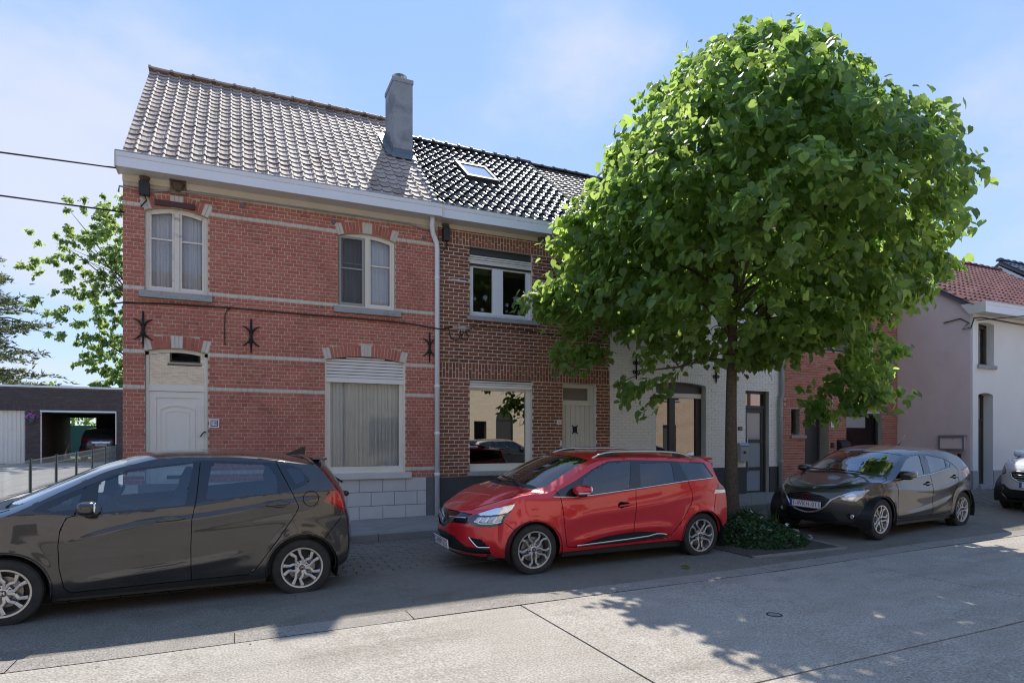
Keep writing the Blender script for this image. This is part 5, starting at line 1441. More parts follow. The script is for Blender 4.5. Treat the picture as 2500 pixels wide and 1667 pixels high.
def car_wheel(name, parent, x, y, r, w, rim_r, design, side=-1, steer=0.):
    """tyre with tread, rim with spokes, nuts and brake disc; built round its own centre"""
    mb = MB()
    prof = [(rim_r-.004, -w*.40), (rim_r+.012, -w*.47), (r-.05, -w*.50), (r-.018, -w*.46), (r-.004, -w*.38), (r-.002, -w*.16), (r-.008, -w*.155), (r-.008, -w*.13), (r, -w*.12), (r, w*.12), (r-.008, w*.13), (r-.008, w*.155), (r-.002, w*.16), (r-.004, w*.38), (r-.03, w*.47), (rim_r, w*.45)]
    mb.lathe(prof, (0, 0, 0), 'y', 56)
    me_key = (name, r)
    t = mb.build('wheel', M['tyre'], parent, smooth=True, loc=(x, y, r), rot=(0, 0, steer if side < 0 else math.pi+steer))
    smooth_by_angle(t, 30)
    # rim barrel and lip
    mb = MB(); f = -w*.44
    mb.lathe([(rim_r-.03, w*.35), (rim_r-.022, f+.05), (rim_r-.016, f+.012), (rim_r-.012, f), (rim_r+.004, f-.002), (rim_r+.006, f+.012)], (0, 0, 0), 'y', 56)
    n, style = design['n'], design['style']
    R1 = rim_r-.016; two = design.get('two_tone')
    spk = MB(); hb = design.get('hub', .045)
    def bar(a0, r0, w0, a1, r1, w1, y0, y1, th=.022, mbx=None):
        """one arm between two polar points"""
        p0 = Vector((r0*math.cos(a0), r0*math.sin(a0))); p1 = Vector((r1*math.cos(a1), r1*math.sin(a1)))
        d = (p1-p0).normalized(); nn = Vector((-d.y, d.x)); V = []
        for p, ww, yy in ((p0, w0, y0), (p1, w1, y1)):
            for sx, dy in ((-1, th), (-1, .004), (-.62, 0), (.62, 0), (1, .004), (1, th)):
                V.append((p.x+nn.x*ww*sx/2, yy+dy, p.y+nn.y*ww*sx/2))
        (mbx or spk).add(V, [(i, (i+1) % 6, 6+(i+1) % 6, 6+i) for i in range(6)]+[(5, 4, 3, 2, 1, 0), (6, 7, 8, 9, 10, 11)])
    a00 = design.get('a0', math.pi/2); yo, yh = f+.006, f+.022
    for k in range(n):
        a = a00+2*math.pi*k/n; da = 2*math.pi/n
        if style == 'petal':     # two curved arms that meet near the hub and again near the rim
            for sgn in (-1, 1):
                pts = [(a+sgn*da*.10, hb*.8, .022), (a+sgn*da*.16, R1*.42, .020), (a+sgn*da*.33, R1*.62, .021), (a+sgn*da*.37, R1*.80, .023), (a+sgn*da*.25, R1*1.0, .030)]
                for (aa, ra_, wa), (ab, rb, wb) in zip(pts, pts[1:]): bar(aa, ra_, wa, ab, rb, wb, yh-(yh-yo)*ra_/R1, yh-(yh-yo)*rb/R1)
        elif style == 'fork':    # broad arm that bends and forks towards the rim
            tw = design.get('twist', .0)
            for sgn, ext in ((-1, 1.0), (1, 1.0)):
                pts = [(a+sgn*da*.13, hb*.7, .030), (a+sgn*da*.15, R1*.46, .026), (a+sgn*da*.36, R1*.66, .027), (a+sgn*da*.30+tw, R1*.99, .036)]
                for (aa, ra_, wa), (ab, rb, wb) in zip(pts, pts[1:]): bar(aa, ra_, wa, ab, rb, wb, yh-(yh-yo)*ra_/R1, yh-(yh-yo)*rb/R1)
        else:                    # plain twin spokes
            for sgn in (-1, 1): bar(a+sgn*da*.12, hb*.7, .026, a+sgn*da*.20, R1, .034, yh, yo)
    mb.lathe([(.0, yh-.004), (hb*.62, yh-.002), (hb, yh+.006), (hb*1.35, yh+.012), (hb*1.5, yh+.03)], (0, 0, 0), 'y', 24)
    rim = mb.build('rim', M[design.get('mat', 'alloy')], t)
    smooth_by_angle(rim, 35)
    spk.V = [v for v in spk.V]
    b0 = len(rim.data.vertices)
    sp_ = spk.build('spokes', M[design.get('mat', 'alloy')], t)
    mb = MB(); mb.lathe([(0, .0), (rim_r*.66, .0), (rim_r*.68, .006), (rim_r*.68, .02), (0, .02)], (0, f+.07, 0), 'y', 32); mb.build('brake_disc', M['disc'], t)
    mb = MB(); mb.lathe([(0, f+.10), (rim_r-.02, f+.10), (rim_r-.02, f+.12)], (0, 0, 0), 'y', 24); mb.build('brake_shield', M['black_plastic'], t)
    mb = MB()
    for k in range(design.get('nuts', 5)):
        a = a00+2*math.pi*(k+.5)/design.get('nuts', 5); mb.lathe([(0, yh-.0), (.009, yh), (.011, yh+.012)], (hb*1.08*math.cos(a), 0, hb*1.08*math.sin(a)), 'y', 8)
    mb.build('wheel_nut', M['letter_black'], t)
    mb = MB(); mb.lathe([(0, yh-.008), (hb*.5, yh-.007), (hb*.56, yh-.002)], (0, 0, 0), 'y', 20); cap = mb.build('hub_cap', M['alloy_dark'], t)
    emb = design.get('emblem')
    if emb:
        mb = MB(); emb(mb, yh-.0085, hb*.42); mb.V = list(mb.V); mb.build('emblem', M['chrome'], t)
    return t

def emblem_h(mb, y, r):
    mb.box(-r*.62, -r*.38, y-.002, y, -r*.7, r*.7); mb.box(r*.38, r*.62, y-.002, y, -r*.7, r*.7); mb.box(-r*.4, r*.4, y-.002, y, -r*.12, r*.12)
def emblem_diamond(mb, y, r):
    P = [(0, -r), (r*.6, 0), (0, r), (-r*.6, 0)]; Q = [(x*.5, z*.5) for x, z in P]
    for i in range(4): mb.prism([Q[i], P[i], P[(i+1) % 4], Q[(i+1) % 4]], y-.003, y)
def emblem_wing(mb, y, r):
    n = 28
    for i in range(n):
        a, b = 2*math.pi*i/n, 2*math.pi*(i+1)/n
        mb.prism([(r*1.08*math.cos(a)*.84, r*.84*math.sin(a)*.84), (r*1.08*math.cos(a), r*.84*math.sin(a)), (r*1.08*math.cos(b), r*.84*math.sin(b)), (r*1.08*math.cos(b)*.84, r*.84*math.sin(b)*.84)], y-.004, y)
    for sx in (-1, 1):
        P = [(0, -.25), (.45, .28), (.92, .34), (.52, .12), (.1, -.42), (0, -.42)]
        P = [(sx*x*r*.98, z*r) for x, z in P]
        if sx < 0: P = P[::-1]
        mb.prism(P, y-.005, y)
def emblem_none(mb, y, r): mb.lathe([(0, -.001), (r, 0)], (0, y, 0), 'y', 12)

M['tyre'] = worn('tyre_rubber', [(.025, .024, .023), (.045, .043, .040)], scale=12, rough=.8, bump=.15, bscale=120)
M['alloy'] = principled('alloy', (.62, .60, .57), .32, .85)
M['alloy_dark'] = principled('alloy_dark', (.08, .08, .08), .35, .6)
M['disc'] = principled('brake_steel', (.30, .27, .25), .4, .9)
M['chrome'] = principled('chrome', (.85, .85, .86), .08, 1.0)
M['satin'] = principled('satin_silver', (.66, .64, .61), .28, .9)
M['trim'] = principled('black_trim', (.014, .014, .014), .42)
M['gloss'] = principled('gloss_black', (.008, .008, .008), .12, coat=.6)
M['seam'] = principled('panel_gap', (.003, .003, .003), .9, spec=0)  # near-black for panel gaps, and for shade painted into handle recesses
M['lamp_clear'] = principled('clear_lamp_glass', (.50, .51, .52), .12, .4, coat=1)
M['lamp_bright'] = principled('lamp_reflector', (.82, .83, .84), .15, .6, coat=1)
M['lamp_dark'] = principled('lamp_housing', (.05, .05, .052), .2, .3, coat=1)
M['lamp_red'] = principled('red_lamp_glass', (.50, .012, .012), .12, coat=1)
M['lamp_red_dark'] = principled('dark_red_lamp_glass', (.20, .006, .010), .12, coat=1)
M['lamp_orange'] = principled('orange_lamp_glass', (.6, .18, .02), .2, coat=1)
M['car_glass'] = glass_mat('car_glass', (.62, .70, .74), 1.52, boost=2.8)
M['car_glass_dark'] = glass_mat('privacy_glass', (.22, .26, .29), 1.52, boost=2.8)
M['seat'] = worn('seat_cloth', [(.03, .031, .033), (.05, .05, .052)], scale=20, rough=.95, bump=.2)
M['lining'] = principled('car_lining', (.035, .035, .036), .85)
M['plate'] = principled('number_plate', (.78, .77, .75), .35)
M['plate_blue'] = principled('plate_blue', (.03, .09, .33), .4)
M['plate_red'] = principled('plate_lettering', (.16, .015, .03), .5)

def number_plate(parent, txt, loc, rot, partial=None):
    """white plate with a blue strip and dark red characters; faces -x before rotation"""
    mb = MB(); mb.box(-.006, .006, -.26, .26, -.055, .055); p = mb.build('number_plate', M['plate'], parent, loc=loc, rot=rot)
    mb = MB(); mb.box(-.008, -.0062, .215, .257, -.052, .052); mb.build('blue_strip', M['plate_blue'], p)
    mb = MB()
    for a, b, c, d in ((-.257, .214, .047, .052), (-.257, .214, -.052, -.047), (-.257, -.252, -.047, .047)): mb.box(-.0075, -.0062, a, b, c, d)
    mb.build('rim_line', M['plate_red'], p)
    V, F = text_mb(txt, .098, .0006, 1.06)
    V = np.array(V); wx = V[:, 0].max()-V[:, 0].min(); V[:, 0] *= min(1, .43/wx)
    cy_ = -.02
    mb = MB(); mb.add([(-.0072+y*.3, -(x)+cy_*1.0, z) for x, y, z in V], F); mb.build('lettering', M['plate_red'], p)
    return p

def seats(parent, sp):
    xs, zf = sp['seat_x'], sp.get('seat_z', .30)
    for k, (x, ys) in enumerate(((xs[0], (-.36, .36)), (xs[1], (-.36, 0, .36)))):
        for y in ys:
            w = .25 if k == 0 else .235
            mb = MB(); mb.ell((x, y, zf+.13), (.26, w, .10), 4, 8)
            rb = Matrix.Rotation(rad(18), 3, 'Y'); mb.ell((x+.30, y, zf+.45), (.085, w*.95, .36), 3.5, 8, rot=rb)
            st = mb.build('seat', M['seat'], parent, smooth=True)
            mb = MB(); mb.ell((x+.44, y, zf+.90), (.055, .13, .09), 3, 8, rot=rb)
            for q in (-.05, .05): mb.tube([(x+.405, y+q, zf+.75), (x+.43, y+q, zf+.85)], .006, 6)
            mb.build('headrest', M['seat'], st, smooth=True)

def build_car(name, label, loc, yaw, sp, paint, group=None, bank=0., pitch=0., fine=1.0, interior=True, wheels=True):
    root = thing(name, label, 'car', loc, (bank, pitch, yaw), group)
    c = Car(root, sp, fine); c.split()
    pm = paint
    # painted skin: both sides and the top in one body
    Vs, Fs = [], []; off = 0
    for mir in (False, True):
        V, F = c.part(-1, mir); Vs.append(V); Fs.append(F+off); off += len(V)
    tops = c.top_parts()
    V, F = tops[-1]; Vs.append(V); Fs.append(F+off)
    V = np.concatenate(Vs); F = np.concatenate(Fs)
    body = link('body', mesh_np('body', V, F, [pm], smooth=True), root)
    bm = bmesh.new(); bm.from_mesh(body.data); bmesh.ops.remove_doubles(bm, verts=bm.verts, dist=.0008)
    for f in bm.faces: f.smooth = True
    bm.to_mesh(body.data); bm.free()
    groups_ = {}
    for q, r in enumerate(sp['regions']):
        for mir in (False, True):
            res = c.part(q, mir, r[4])
            if res is None: continue
            mt = pm if r[3] is None else M[r[3]]
            if r[0].startswith('both:') and not (r[1] == 'D' or min(p[0] for p in r[2]) > 0):
                groups_.setdefault((r[0][5:], mt.name), [mt, [], []]); g = groups_[(r[0][5:], mt.name)]
                o_ = sum(len(v) for v in g[1]); g[1].append(res[0]); g[2].append(res[1]+o_); continue
            nm_ = r[0].replace('both:', ''); link(nm_, mesh_np(nm_, res[0], res[1], [mt], smooth=True), root)
    for (nm, _), (mt, vs_, fs_) in groups_.items():
        link(nm, mesh_np(nm, np.concatenate(vs_), np.concatenate(fs_), [mt], smooth=True), root)
    for q, r in enumerate(sp['top_regions']):
        if q in tops: link(r[0], mesh_np(r[0], tops[q][0], tops[q][1], [pm if r[2] is None else M[r[2]]], smooth=True), root)
    # seams and strips
    sm = MB()
    for kind, pts in sp.get('seams', []):
        for mir in (False, True): sm.add(*c.ribbon(kind, pts, .0075, .0006, mir, .0012))
    for pts in sp.get('top_seams', []):
        for sg in (-1, 1):
            q = []
            for (a, b) in zip(pts, pts[1:]):
                n = max(1, int(abs(b[0]-a[0])/.03)+int(abs(b[1]-a[1])/.05)); q += [(a[0]+(b[0]-a[0])*i/n, a[1]+(b[1]-a[1])*i/n) for i in range(n)]
            q.append(pts[-1]); L_ = []
            for (u, b) in q:
                i = (u-c.Tdc[0])/(c.Tdc[1]-c.Tdc[0]); j = (sg*b+1)/(c.Tb[1]-c.Tb[0]); i0, j0 = min(int(i), len(c.Tdc)-2), min(int(j), len(c.Tb)-2); fi, fj = i-i0, j-j0
                P = c.TP; p = P[i0, j0]*(1-fi)*(1-fj)+P[i0+1, j0]*fi*(1-fj)+P[i0, j0+1]*(1-fi)*fj+P[i0+1, j0+1]*fi*fj
                L_.append(Vector(p)+Vector((0, 0, .0005)))
            sm.tube(L_, .0035, 4)
    if sm.V: sm.build('panel_gap', M['seam'], root)
    for nm, kind, pts, w, h, mt in sp.get('strips', []):
        for mir in (False, True):
            mb = MB(); mb.add(*c.ribbon(kind, pts, w, h, mir)); o_ = mb.build(nm, pm if mt is None else M[mt], root, smooth=True)
    # wheel housings, floor, lower lining
    hw_ = sp['track']
    mb = MB()
    for cx in (0, sp['wb']):
        for sg in (-1, 1):
            r = sp['ra']+.012; n = 20; V = []; 
            for i in range(n+1):
                a = -.35+(math.pi+.7)*i/n
                for yy in (hw_+.035, hw_-.32): V.append((cx+r*math.cos(a), sg*yy, sp['rw']+r*math.sin(a)))
            mb.add(V, [(2*i, 2*i+1, 2*i+3, 2*i+2) for i in range(n)])
            mb.add([(cx+r*math.cos(-.35+(math.pi+.7)*i/n), sg*(hw_-.32), sp['rw']+r*math.sin(-.35+(math.pi+.7)*i/n)) for i in range(n+1)], [tuple(range(n+1))])
    x0, x1 = sp['front'][0][0]+.12, sp['rear'][0][0]-.1
    zu = sp.get('under', .20)
    mb.box(sp['ra']+.0, sp['wb']-sp['ra'], -hw_+.03, hw_-.03, zu-.01, zu+.06); mb.box(x0+.1, -sp['ra'], -hw_+.18, hw_-.18, zu+.0, zu+.05); mb.box(sp['wb']+sp['ra'], x1, -hw_+.12, hw_-.12, zu+.04, zu+.08)
    mb.box(-sp['ra'], sp['ra'], -.45, .45, zu, zu+.06); mb.box(sp['wb']-sp['ra'], sp['wb']+sp['ra'], -.45, .45, zu, zu+.06)
    mb.build('underbody', M['trim'], root)
    for cx in (0, sp['wb']):
        for sg in (-1, 1):
            mb = MB(); P = []      # rolled lip of a wheel arch
            for i in range(41):
                a = -.30+(math.pi+.60)*i/40; x, z = cx+(sp['ra']+.001)*math.cos(a), sp['rw']+(sp['ra']+.001)*math.sin(a)
                if z < float(c.zbot(x))-.01: continue
                try: p, n = c.lookup('D', (x, z)); yy = abs(p[1])
                except Exception: yy = hw_
                P.append((x, sg*(yy-.010), z))
            if len(P) > 3: mb.tube(P, .013, 6); mb.build('arch_lip', pm, root, smooth=True)
    if interior:
        seats(root, sp)
        xd, zd = sp['dash']
        mb = MB(); hi = hw_-.10
        mb.ell((xd, 0, zd-.08), (.26, hi-.03, .12), 4, 8); mb.box(xd-.30, xd+.05, -hi+.04, hi-.04, .3, zd-.1)
        mb.build('dashboard', M['lining'], root, smooth=True)
        mb = MB()
        zbelt_ = zd-.08
        for sg in (-1, 1): mb.box(xd+.2, sp['seat_x'][1]+.75, sg*hi-.02, sg*hi+.02, .25, zbelt_-.03)
        mb.box(sp['seat_x'][1]+.40, sp['seat_x'][1]+.70, -hi+.02, hi-.02, .25, zbelt_-.02)
        mb.build('door_lining', M['lining'], root)
        mb = MB(); sy = -.36
        cen = Vector((xd+.36, sy, zd+.02)); rt = Matrix.Rotation(rad(-62), 3, 'Y')
        ringp = [cen+rt @ Vector((.185*math.cos(a), .185*math.sin(a), 0)) for a in [i*2*math.pi/20 for i in range(21)]]
        mb.tube(ringp, .015, 6); mb.tube([cen+rt @ Vector((-.18, 0, 0)), cen+rt @ Vector((.18, 0, 0))], .016, 6); mb.tube([cen, cen+rt @ Vector((0, 0, -.25))], .03, 6)
        mb.build('steering_wheel', M['trim'], root, smooth=True)
        xm, zm = sp['mirror_in']; mb = MB(); mb.ell((xm, 0, zm), (.02, .12, .035), 4, 8); mb.tube([(xm, 0, zm), (xm-.05, 0, zm+.06)], .01, 6); mb.build('inner_mirror', M['trim'], root, smooth=True)
    # wheels
    if wheels:
        for cx, st in ((0, sp.get('steer', 0)), (sp['wb'], 0)):
            for sg in (-1, 1): car_wheel(name, root, cx, sg*(hw_-sp['tw']/2+.0), sp['rw'], sp['tw'], sp['rim'], sp['design'], sg, st)
    # door mirrors
    mx = sp.get('mirror')
    if mx:
        x, z, sx, sz, col_ = mx
        for sg in (-1, 1):
            y = -sg*0+(sg)*(float(c.hw(x, z))+.105)
            mb = MB(); rr = Matrix.Rotation(rad(8)*sg, 3, 'Z')
            mb.ell((x, y, z), (sx, .105, sz), 2.9, 12, rot=rr); q = mb.build('mirror', pm, root, smooth=True)
            mb = MB(); mb.ell((x+.02, y-sg*.045, z-sz*.95), (.045, .10, .03), 3, 8); mb.tube([(x+.02, y-sg*.05, z-sz*.9), (x+.0, y-sg*.15, z-sz*1.25)], [.03, .035], 8, flat=.6); mb.build('mirror_arm', M['trim'], q, smooth=True)
            mb = MB(); mb.ell((x+sx*.93, y, z), (.012, .09, sz*.82), 4, 8, rot=rr); mb.build('mirror_glass', M['chrome'], q, smooth=True)
            if col_: mb = MB(); mb.ell((x-sx*.15, y+sg*.072, z-sz*.5), (sx*.75, .04, .016), 3, 8, rot=rr); mb.build('indicator', M['lamp_clear'], q, smooth=True)
    # door handles
    for x, z, l in sp.get('handles', []):
        for sg in (-1, 1):
            y = float(c.hw(x, z))
            mb = MB(); mb.ell((x-.0, sg*(y-.004), z), (l*.36, .012, .042), 2.2, 8); q = mb.build('handle_recess', M['seam'] if sp.get('dark_recess', True) else pm, root, smooth=True)  # near-black cap: the hollow's shade is put into the colour
            mb = MB(); mb.ell((x, sg*(y+.016), z+.004), (l/2, .014, .015), 3, 10, rot=Matrix.Rotation(-sp.get('htilt', .07), 3, 'Y')); mb.build('door_handle', pm if not sp.get('handle_mat') else M[sp['handle_mat']], root, smooth=True)
    return root, c

def wiper(parent, pts):
    mb = MB(); mb.tube(pts, .011, 6); 
    return mb.build('wiper', M['trim'], parent, smooth=True)

# ------------------------------------------------------------------ the shapes of the parked cars
HONDA = dict(wb=2.53, rw=.305, ra=.358, rim=.2105, tw=.185, track=.835,
 front=[(-.70,.20),(-.78,.30),(-.82,.45),(-.82,.58),(-.79,.70),(-.74,.78)],
 top=[(-.74,.78),(-.55,.88),(-.38,.98),(-.1,1.06),(.29,1.235),(.69,1.41),(.87,1.465),(1.12,1.52),(1.4,1.535),(1.8,1.535),(2.2,1.51),(2.5,1.47),(2.80,1.43)],
 rear=[(2.98,.24),(3.12,.32),(3.16,.52),(3.14,.75),(3.10,.93),(3.06,1.08),(2.98,1.22),(2.86,1.38),(2.80,1.43)],
 K=.28, Kr=.12, mD=3.4,
 belt=[(-.74,.68),(-.4,.88),(-.1,.97),(.2,1.0),(.6,.965),(1.45,1.01),(2.3,1.10),(3.1,1.12)],
 width=[(-.46,.72),(-.2,.80),(.1,.838),(.6,.845),(1.5,.847),(2.3,.847),(2.7,.815),(2.95,.765),(3.1,.71)],
 tumble=[(-1,.40),(3,.40)], drop=[(-.74,.06),(-.3,.05),(0,.03),(.5,.03),(1,.05),(2,.055),(2.8,.05)],
 bottom=[(-.8,.22),(-.3,.20),(.4,.215),(2.1,.23),(2.8,.27),(3.1,.28)],
 lines=[([(.45,.71),(.8,.80),(1.15,.86),(1.49,.885),(2.17,.97),(2.42,1.0),(2.78,1.03)], .012, .055), ([(.5,.34),(.9,.385),(1.35,.432),(1.58,.456),(1.87,.495),(2.07,.52)], .014, .06)],
 regions=[], top_regions=[])
CLIO = dict(wb=2.589, rw=.308, ra=.347, rim=.2195, tw=.20, track=.85,
 front=[(-.75,.19),(-.84,.28),(-.875,.42),(-.875,.55),(-.85,.66),(-.80,.74)],
 top=[(-.80,.74),(-.72,.79),(-.58,.865),(-.37,.955),(-.1,1.035),(.1,1.13),(.4,1.275),(.7,1.385),(.85,1.42),(1.1,1.445),(1.5,1.452),(2.0,1.447),(2.4,1.425),(2.8,1.385),(2.98,1.35)],
 rear=[(3.0,.30),(3.19,.40),(3.25,.50),(3.24,.75),(3.20,.95),(3.12,1.02),(3.05,1.08),(2.99,1.25),(2.98,1.35)],
 K=.42, Kr=.12, mD=3.4,
 belt=[(-.79,.82),(-.37,.86),(-.1,.92),(.25,.915),(.53,.915),(1.5,.985),(2.35,1.065),(2.85,1.1),(3.2,1.1)],
 width=[(-.37,.745),(-.15,.815),(.1,.85),(.5,.862),(1.2,.858),(2.0,.862),(2.6,.862),(2.9,.82),(3.15,.76)],
 tumble=[(-1,.42),(3,.40)], drop=[(-.80,-.10),(-.6,-.075),(-.43,-.03),(-.1,.05),(.3,.07),(.8,.075),(1.2,.08),(2.4,.075),(2.98,.05)],
 bottom=[(-.85,.19),(-.4,.21),(.35,.23),(1.4,.26),(2.15,.26),(2.9,.33),(3.2,.36)],
 lines=[([(.4,.62),(.8,.70),(1.3,.74),(1.8,.79),(2.3,.88),(2.8,.96)], .010, .09), ([(.45,.36),(.9,.44),(1.3,.48),(1.7,.49),(2.1,.46)], .016, .07)],
 regions=[], top_regions=[])
MAZDA = dict(wb=2.58, rw=.3145, ra=.345, rim=.2105, tw=.19, track=.82,
 front=[(-.58,.22),(-.64,.32),(-.67,.45),(-.68,.58),(-.66,.68),(-.62,.745)],
 top=[(-.62,.745),(-.5,.80),(-.28,.865),(0,.935),(.15,.985),(.4,1.09),(.7,1.23),(1.0,1.335),(1.25,1.385),(1.6,1.41),(2.0,1.40),(2.4,1.365),(2.72,1.29)],
 rear=[(2.95,.30),(3.20,.42),(3.24,.55),(3.2,.72),(3.12,.86),(3.02,1.0),(2.88,1.15),(2.75,1.27),(2.72,1.29)],
 K=.38, Kr=.14, mD=3.4,
 belt=[(-.62,.76),(-.24,.79),(0,.86),(.4,.905),(.6,.92),(1.58,.965),(2.25,1.045),(2.8,1.05),(3.2,1.0)],
 width=[(-.24,.70),(0,.785),(.3,.823),(1.2,.83),(2.0,.835),(2.6,.835),(2.9,.80),(3.1,.73)],
 tumble=[(-1,.42),(3,.42)], drop=[(-.62,-.06),(-.42,-.035),(-.2,.03),(.1,.065),(.3,.065),(.8,.065),(1.2,.07),(2.4,.07),(2.72,.06)],
 bottom=[(-.7,.22),(-.3,.22),(.35,.235),(1.85,.24),(2.8,.30),(3.2,.36)],
 lines=[([(.0,.74),(.5,.75),(1.0,.72),(1.5,.70),(2.0,.74),(2.4,.82),(2.8,.9)], .012, .08), ([(.45,.34),(.9,.37),(1.4,.42),(1.9,.50),(2.2,.56)], .014, .06)],
 regions=[], top_regions=[])

def inset_(P, k):
    cx = sum(p[0] for p in P)/len(P); cz = sum(p[1] for p in P)/len(P)
    return [(cx+(x-cx)*k, cz+(z-cz)*k) for x, z in P]
GL, GD = 'car_glass', 'car_glass_dark'
# ---- black hatchback
HONDA.update(
 regions=[
  ('side_window', 'D', [(.362,1.013),(.322,1.034),(.573,1.166),(.543,1.024)], GL, .004),
  ('side_window', 'D', rounded([(.69,.982),(.705,1.255),(.96,1.355),(1.24,1.39),(1.50,1.420),(1.452,1.19),(1.43,1.020)], .03), GL, .006),
  ('side_window', 'D', rounded([(1.606,1.062),(1.669,1.424),(2.20,1.40),(2.286,1.27),(2.279,1.109)], .03), GL, .006),
  ('side_window', 'D', rounded([(2.381,1.361),(2.523,1.358),(2.569,1.24),(2.473,1.184)], .03), GD, .003),
  ('both:window_trim', 'D', rounded([(.207,1.02),(.30,1.088),(.635,1.24),(.95,1.375),(1.24,1.41),(1.5,1.44),(1.67,1.445),(2.2,1.42),(2.3,1.405),(2.425,1.122),(2.279,1.098),(1.606,1.05),(1.43,1.008),(.69,.967),(.534,.968)], .015), 'gloss', .002),
  ('both:window_trim', 'D', rounded([(2.304,1.402),(2.454,1.382),(2.622,1.235),(2.586,1.189),(2.432,1.122)], .03), 'gloss', .002),
  ('tail_light', 'D', [(2.80,1.02),(2.92,1.105),(2.985,1.05),(3.01,.885)], 'lamp_red', 0),
  ('both:tail_light_rim', 'D', [(2.711,1.372),(2.757,1.368),(2.90,1.19),(2.985,1.12),(3.034,1.018),(3.069,.807),(2.973,.879),(2.765,.992),(2.742,1.027),(2.872,1.162)], 'lamp_red_dark', 0),
  ('both:rear_bumper_base', 'R', [(-.1,.2),(.95,.2),(.95,.33),(-.1,.44)], 'trim', 0),
  ('both:rear_window', 'R', [(-.1,1.06),(.56,1.06),(.50,1.37),(-.1,1.38)], GD, .004),
  ('door', 'D', [(.534,.967),(.466,.95),(.422,.843),(.408,.702),(.417,.494),(.453,.305),(.498,.262),(1.483,.28),(1.479,.609),(1.488,.876),(1.53,1.14),(1.56,1.46),(.97,1.40),(.6,1.25)], None, 0),
  ('door', 'D', [(1.483,.28),(1.479,.609),(1.488,.876),(1.53,1.14),(1.56,1.46),(2.276,1.44),(2.303,1.371),(2.425,1.119),(2.494,.955),(2.363,.74),(2.061,.324),(2.0,.285)], None, 0),
  ('sill', 'D', [(.36,.1),(.36,.26),(2.15,.283),(2.15,.1)], 'trim', 0),
  ('both:front_bumper_grille', 'F', [(-.1,.24),(.62,.24),(.62,.40),(-.1,.42)], 'trim', .01),
  ('both:grille', 'F', [(-.1,.60),(.50,.66),(.50,.72),(-.1,.70)], 'gloss', .004),
  ('headlight', 'F', [(.50,.65),(.62,.72),(.95,.80),(.98,.78),(.86,.66)], 'lamp_clear', 0),
 ],
 top_regions=[('windscreen', [(-.06,-.1),(-.06,.70),(-.03,.80),(.80,.89),(.86,.80),(.90,-.1)], GL, .004), ('cowl', [(-.20,-.1),(-.17,.80),(.0,.86),(-.02,.80),(-.05,.70),(-.055,-.1)], 'trim', .004)],
 seams=[('D', [(.534,.967),(.466,.95),(.422,.843),(.408,.702),(.417,.494),(.453,.305),(.498,.262),(1.0,.272),(1.483,.281),(2.0,.286),(2.061,.324),(2.363,.74),(2.46,.88),(2.494,.955),(2.425,1.119),(2.303,1.371),(2.276,1.44)]),
        ('D', [(1.483,.285),(1.479,.609),(1.488,.876),(1.53,1.10),(1.56,1.43)]), ('D', circle(2.62,1.036,.08,24)+[(2.70,1.036)]), ('D', [(2.751,.585),(2.947,.814)])],
 top_seams=[[(-.70,.62),(-.3,.85),(-.12,.87)], [(2.62,.0),(2.60,.5),(2.70,.85),(2.78,.98)]],
 strips=[('roof_gutter', 'D', [(2.1,1.463),(2.3,1.452)], .004, .001, 'seam')],
 seat_x=(.98,1.85), seat_z=.34, dash=(.42,1.0), mirror_in=(.62,1.30),
 mirror=(.64,1.04,.08,.066,False), handles=[(1.31,.888,.25),(2.29,.992,.24)], dark_recess=False,
 design=dict(n=5, style='fork', nuts=4, emblem=emblem_h, hub=.05, a0=1.25, twist=.10))
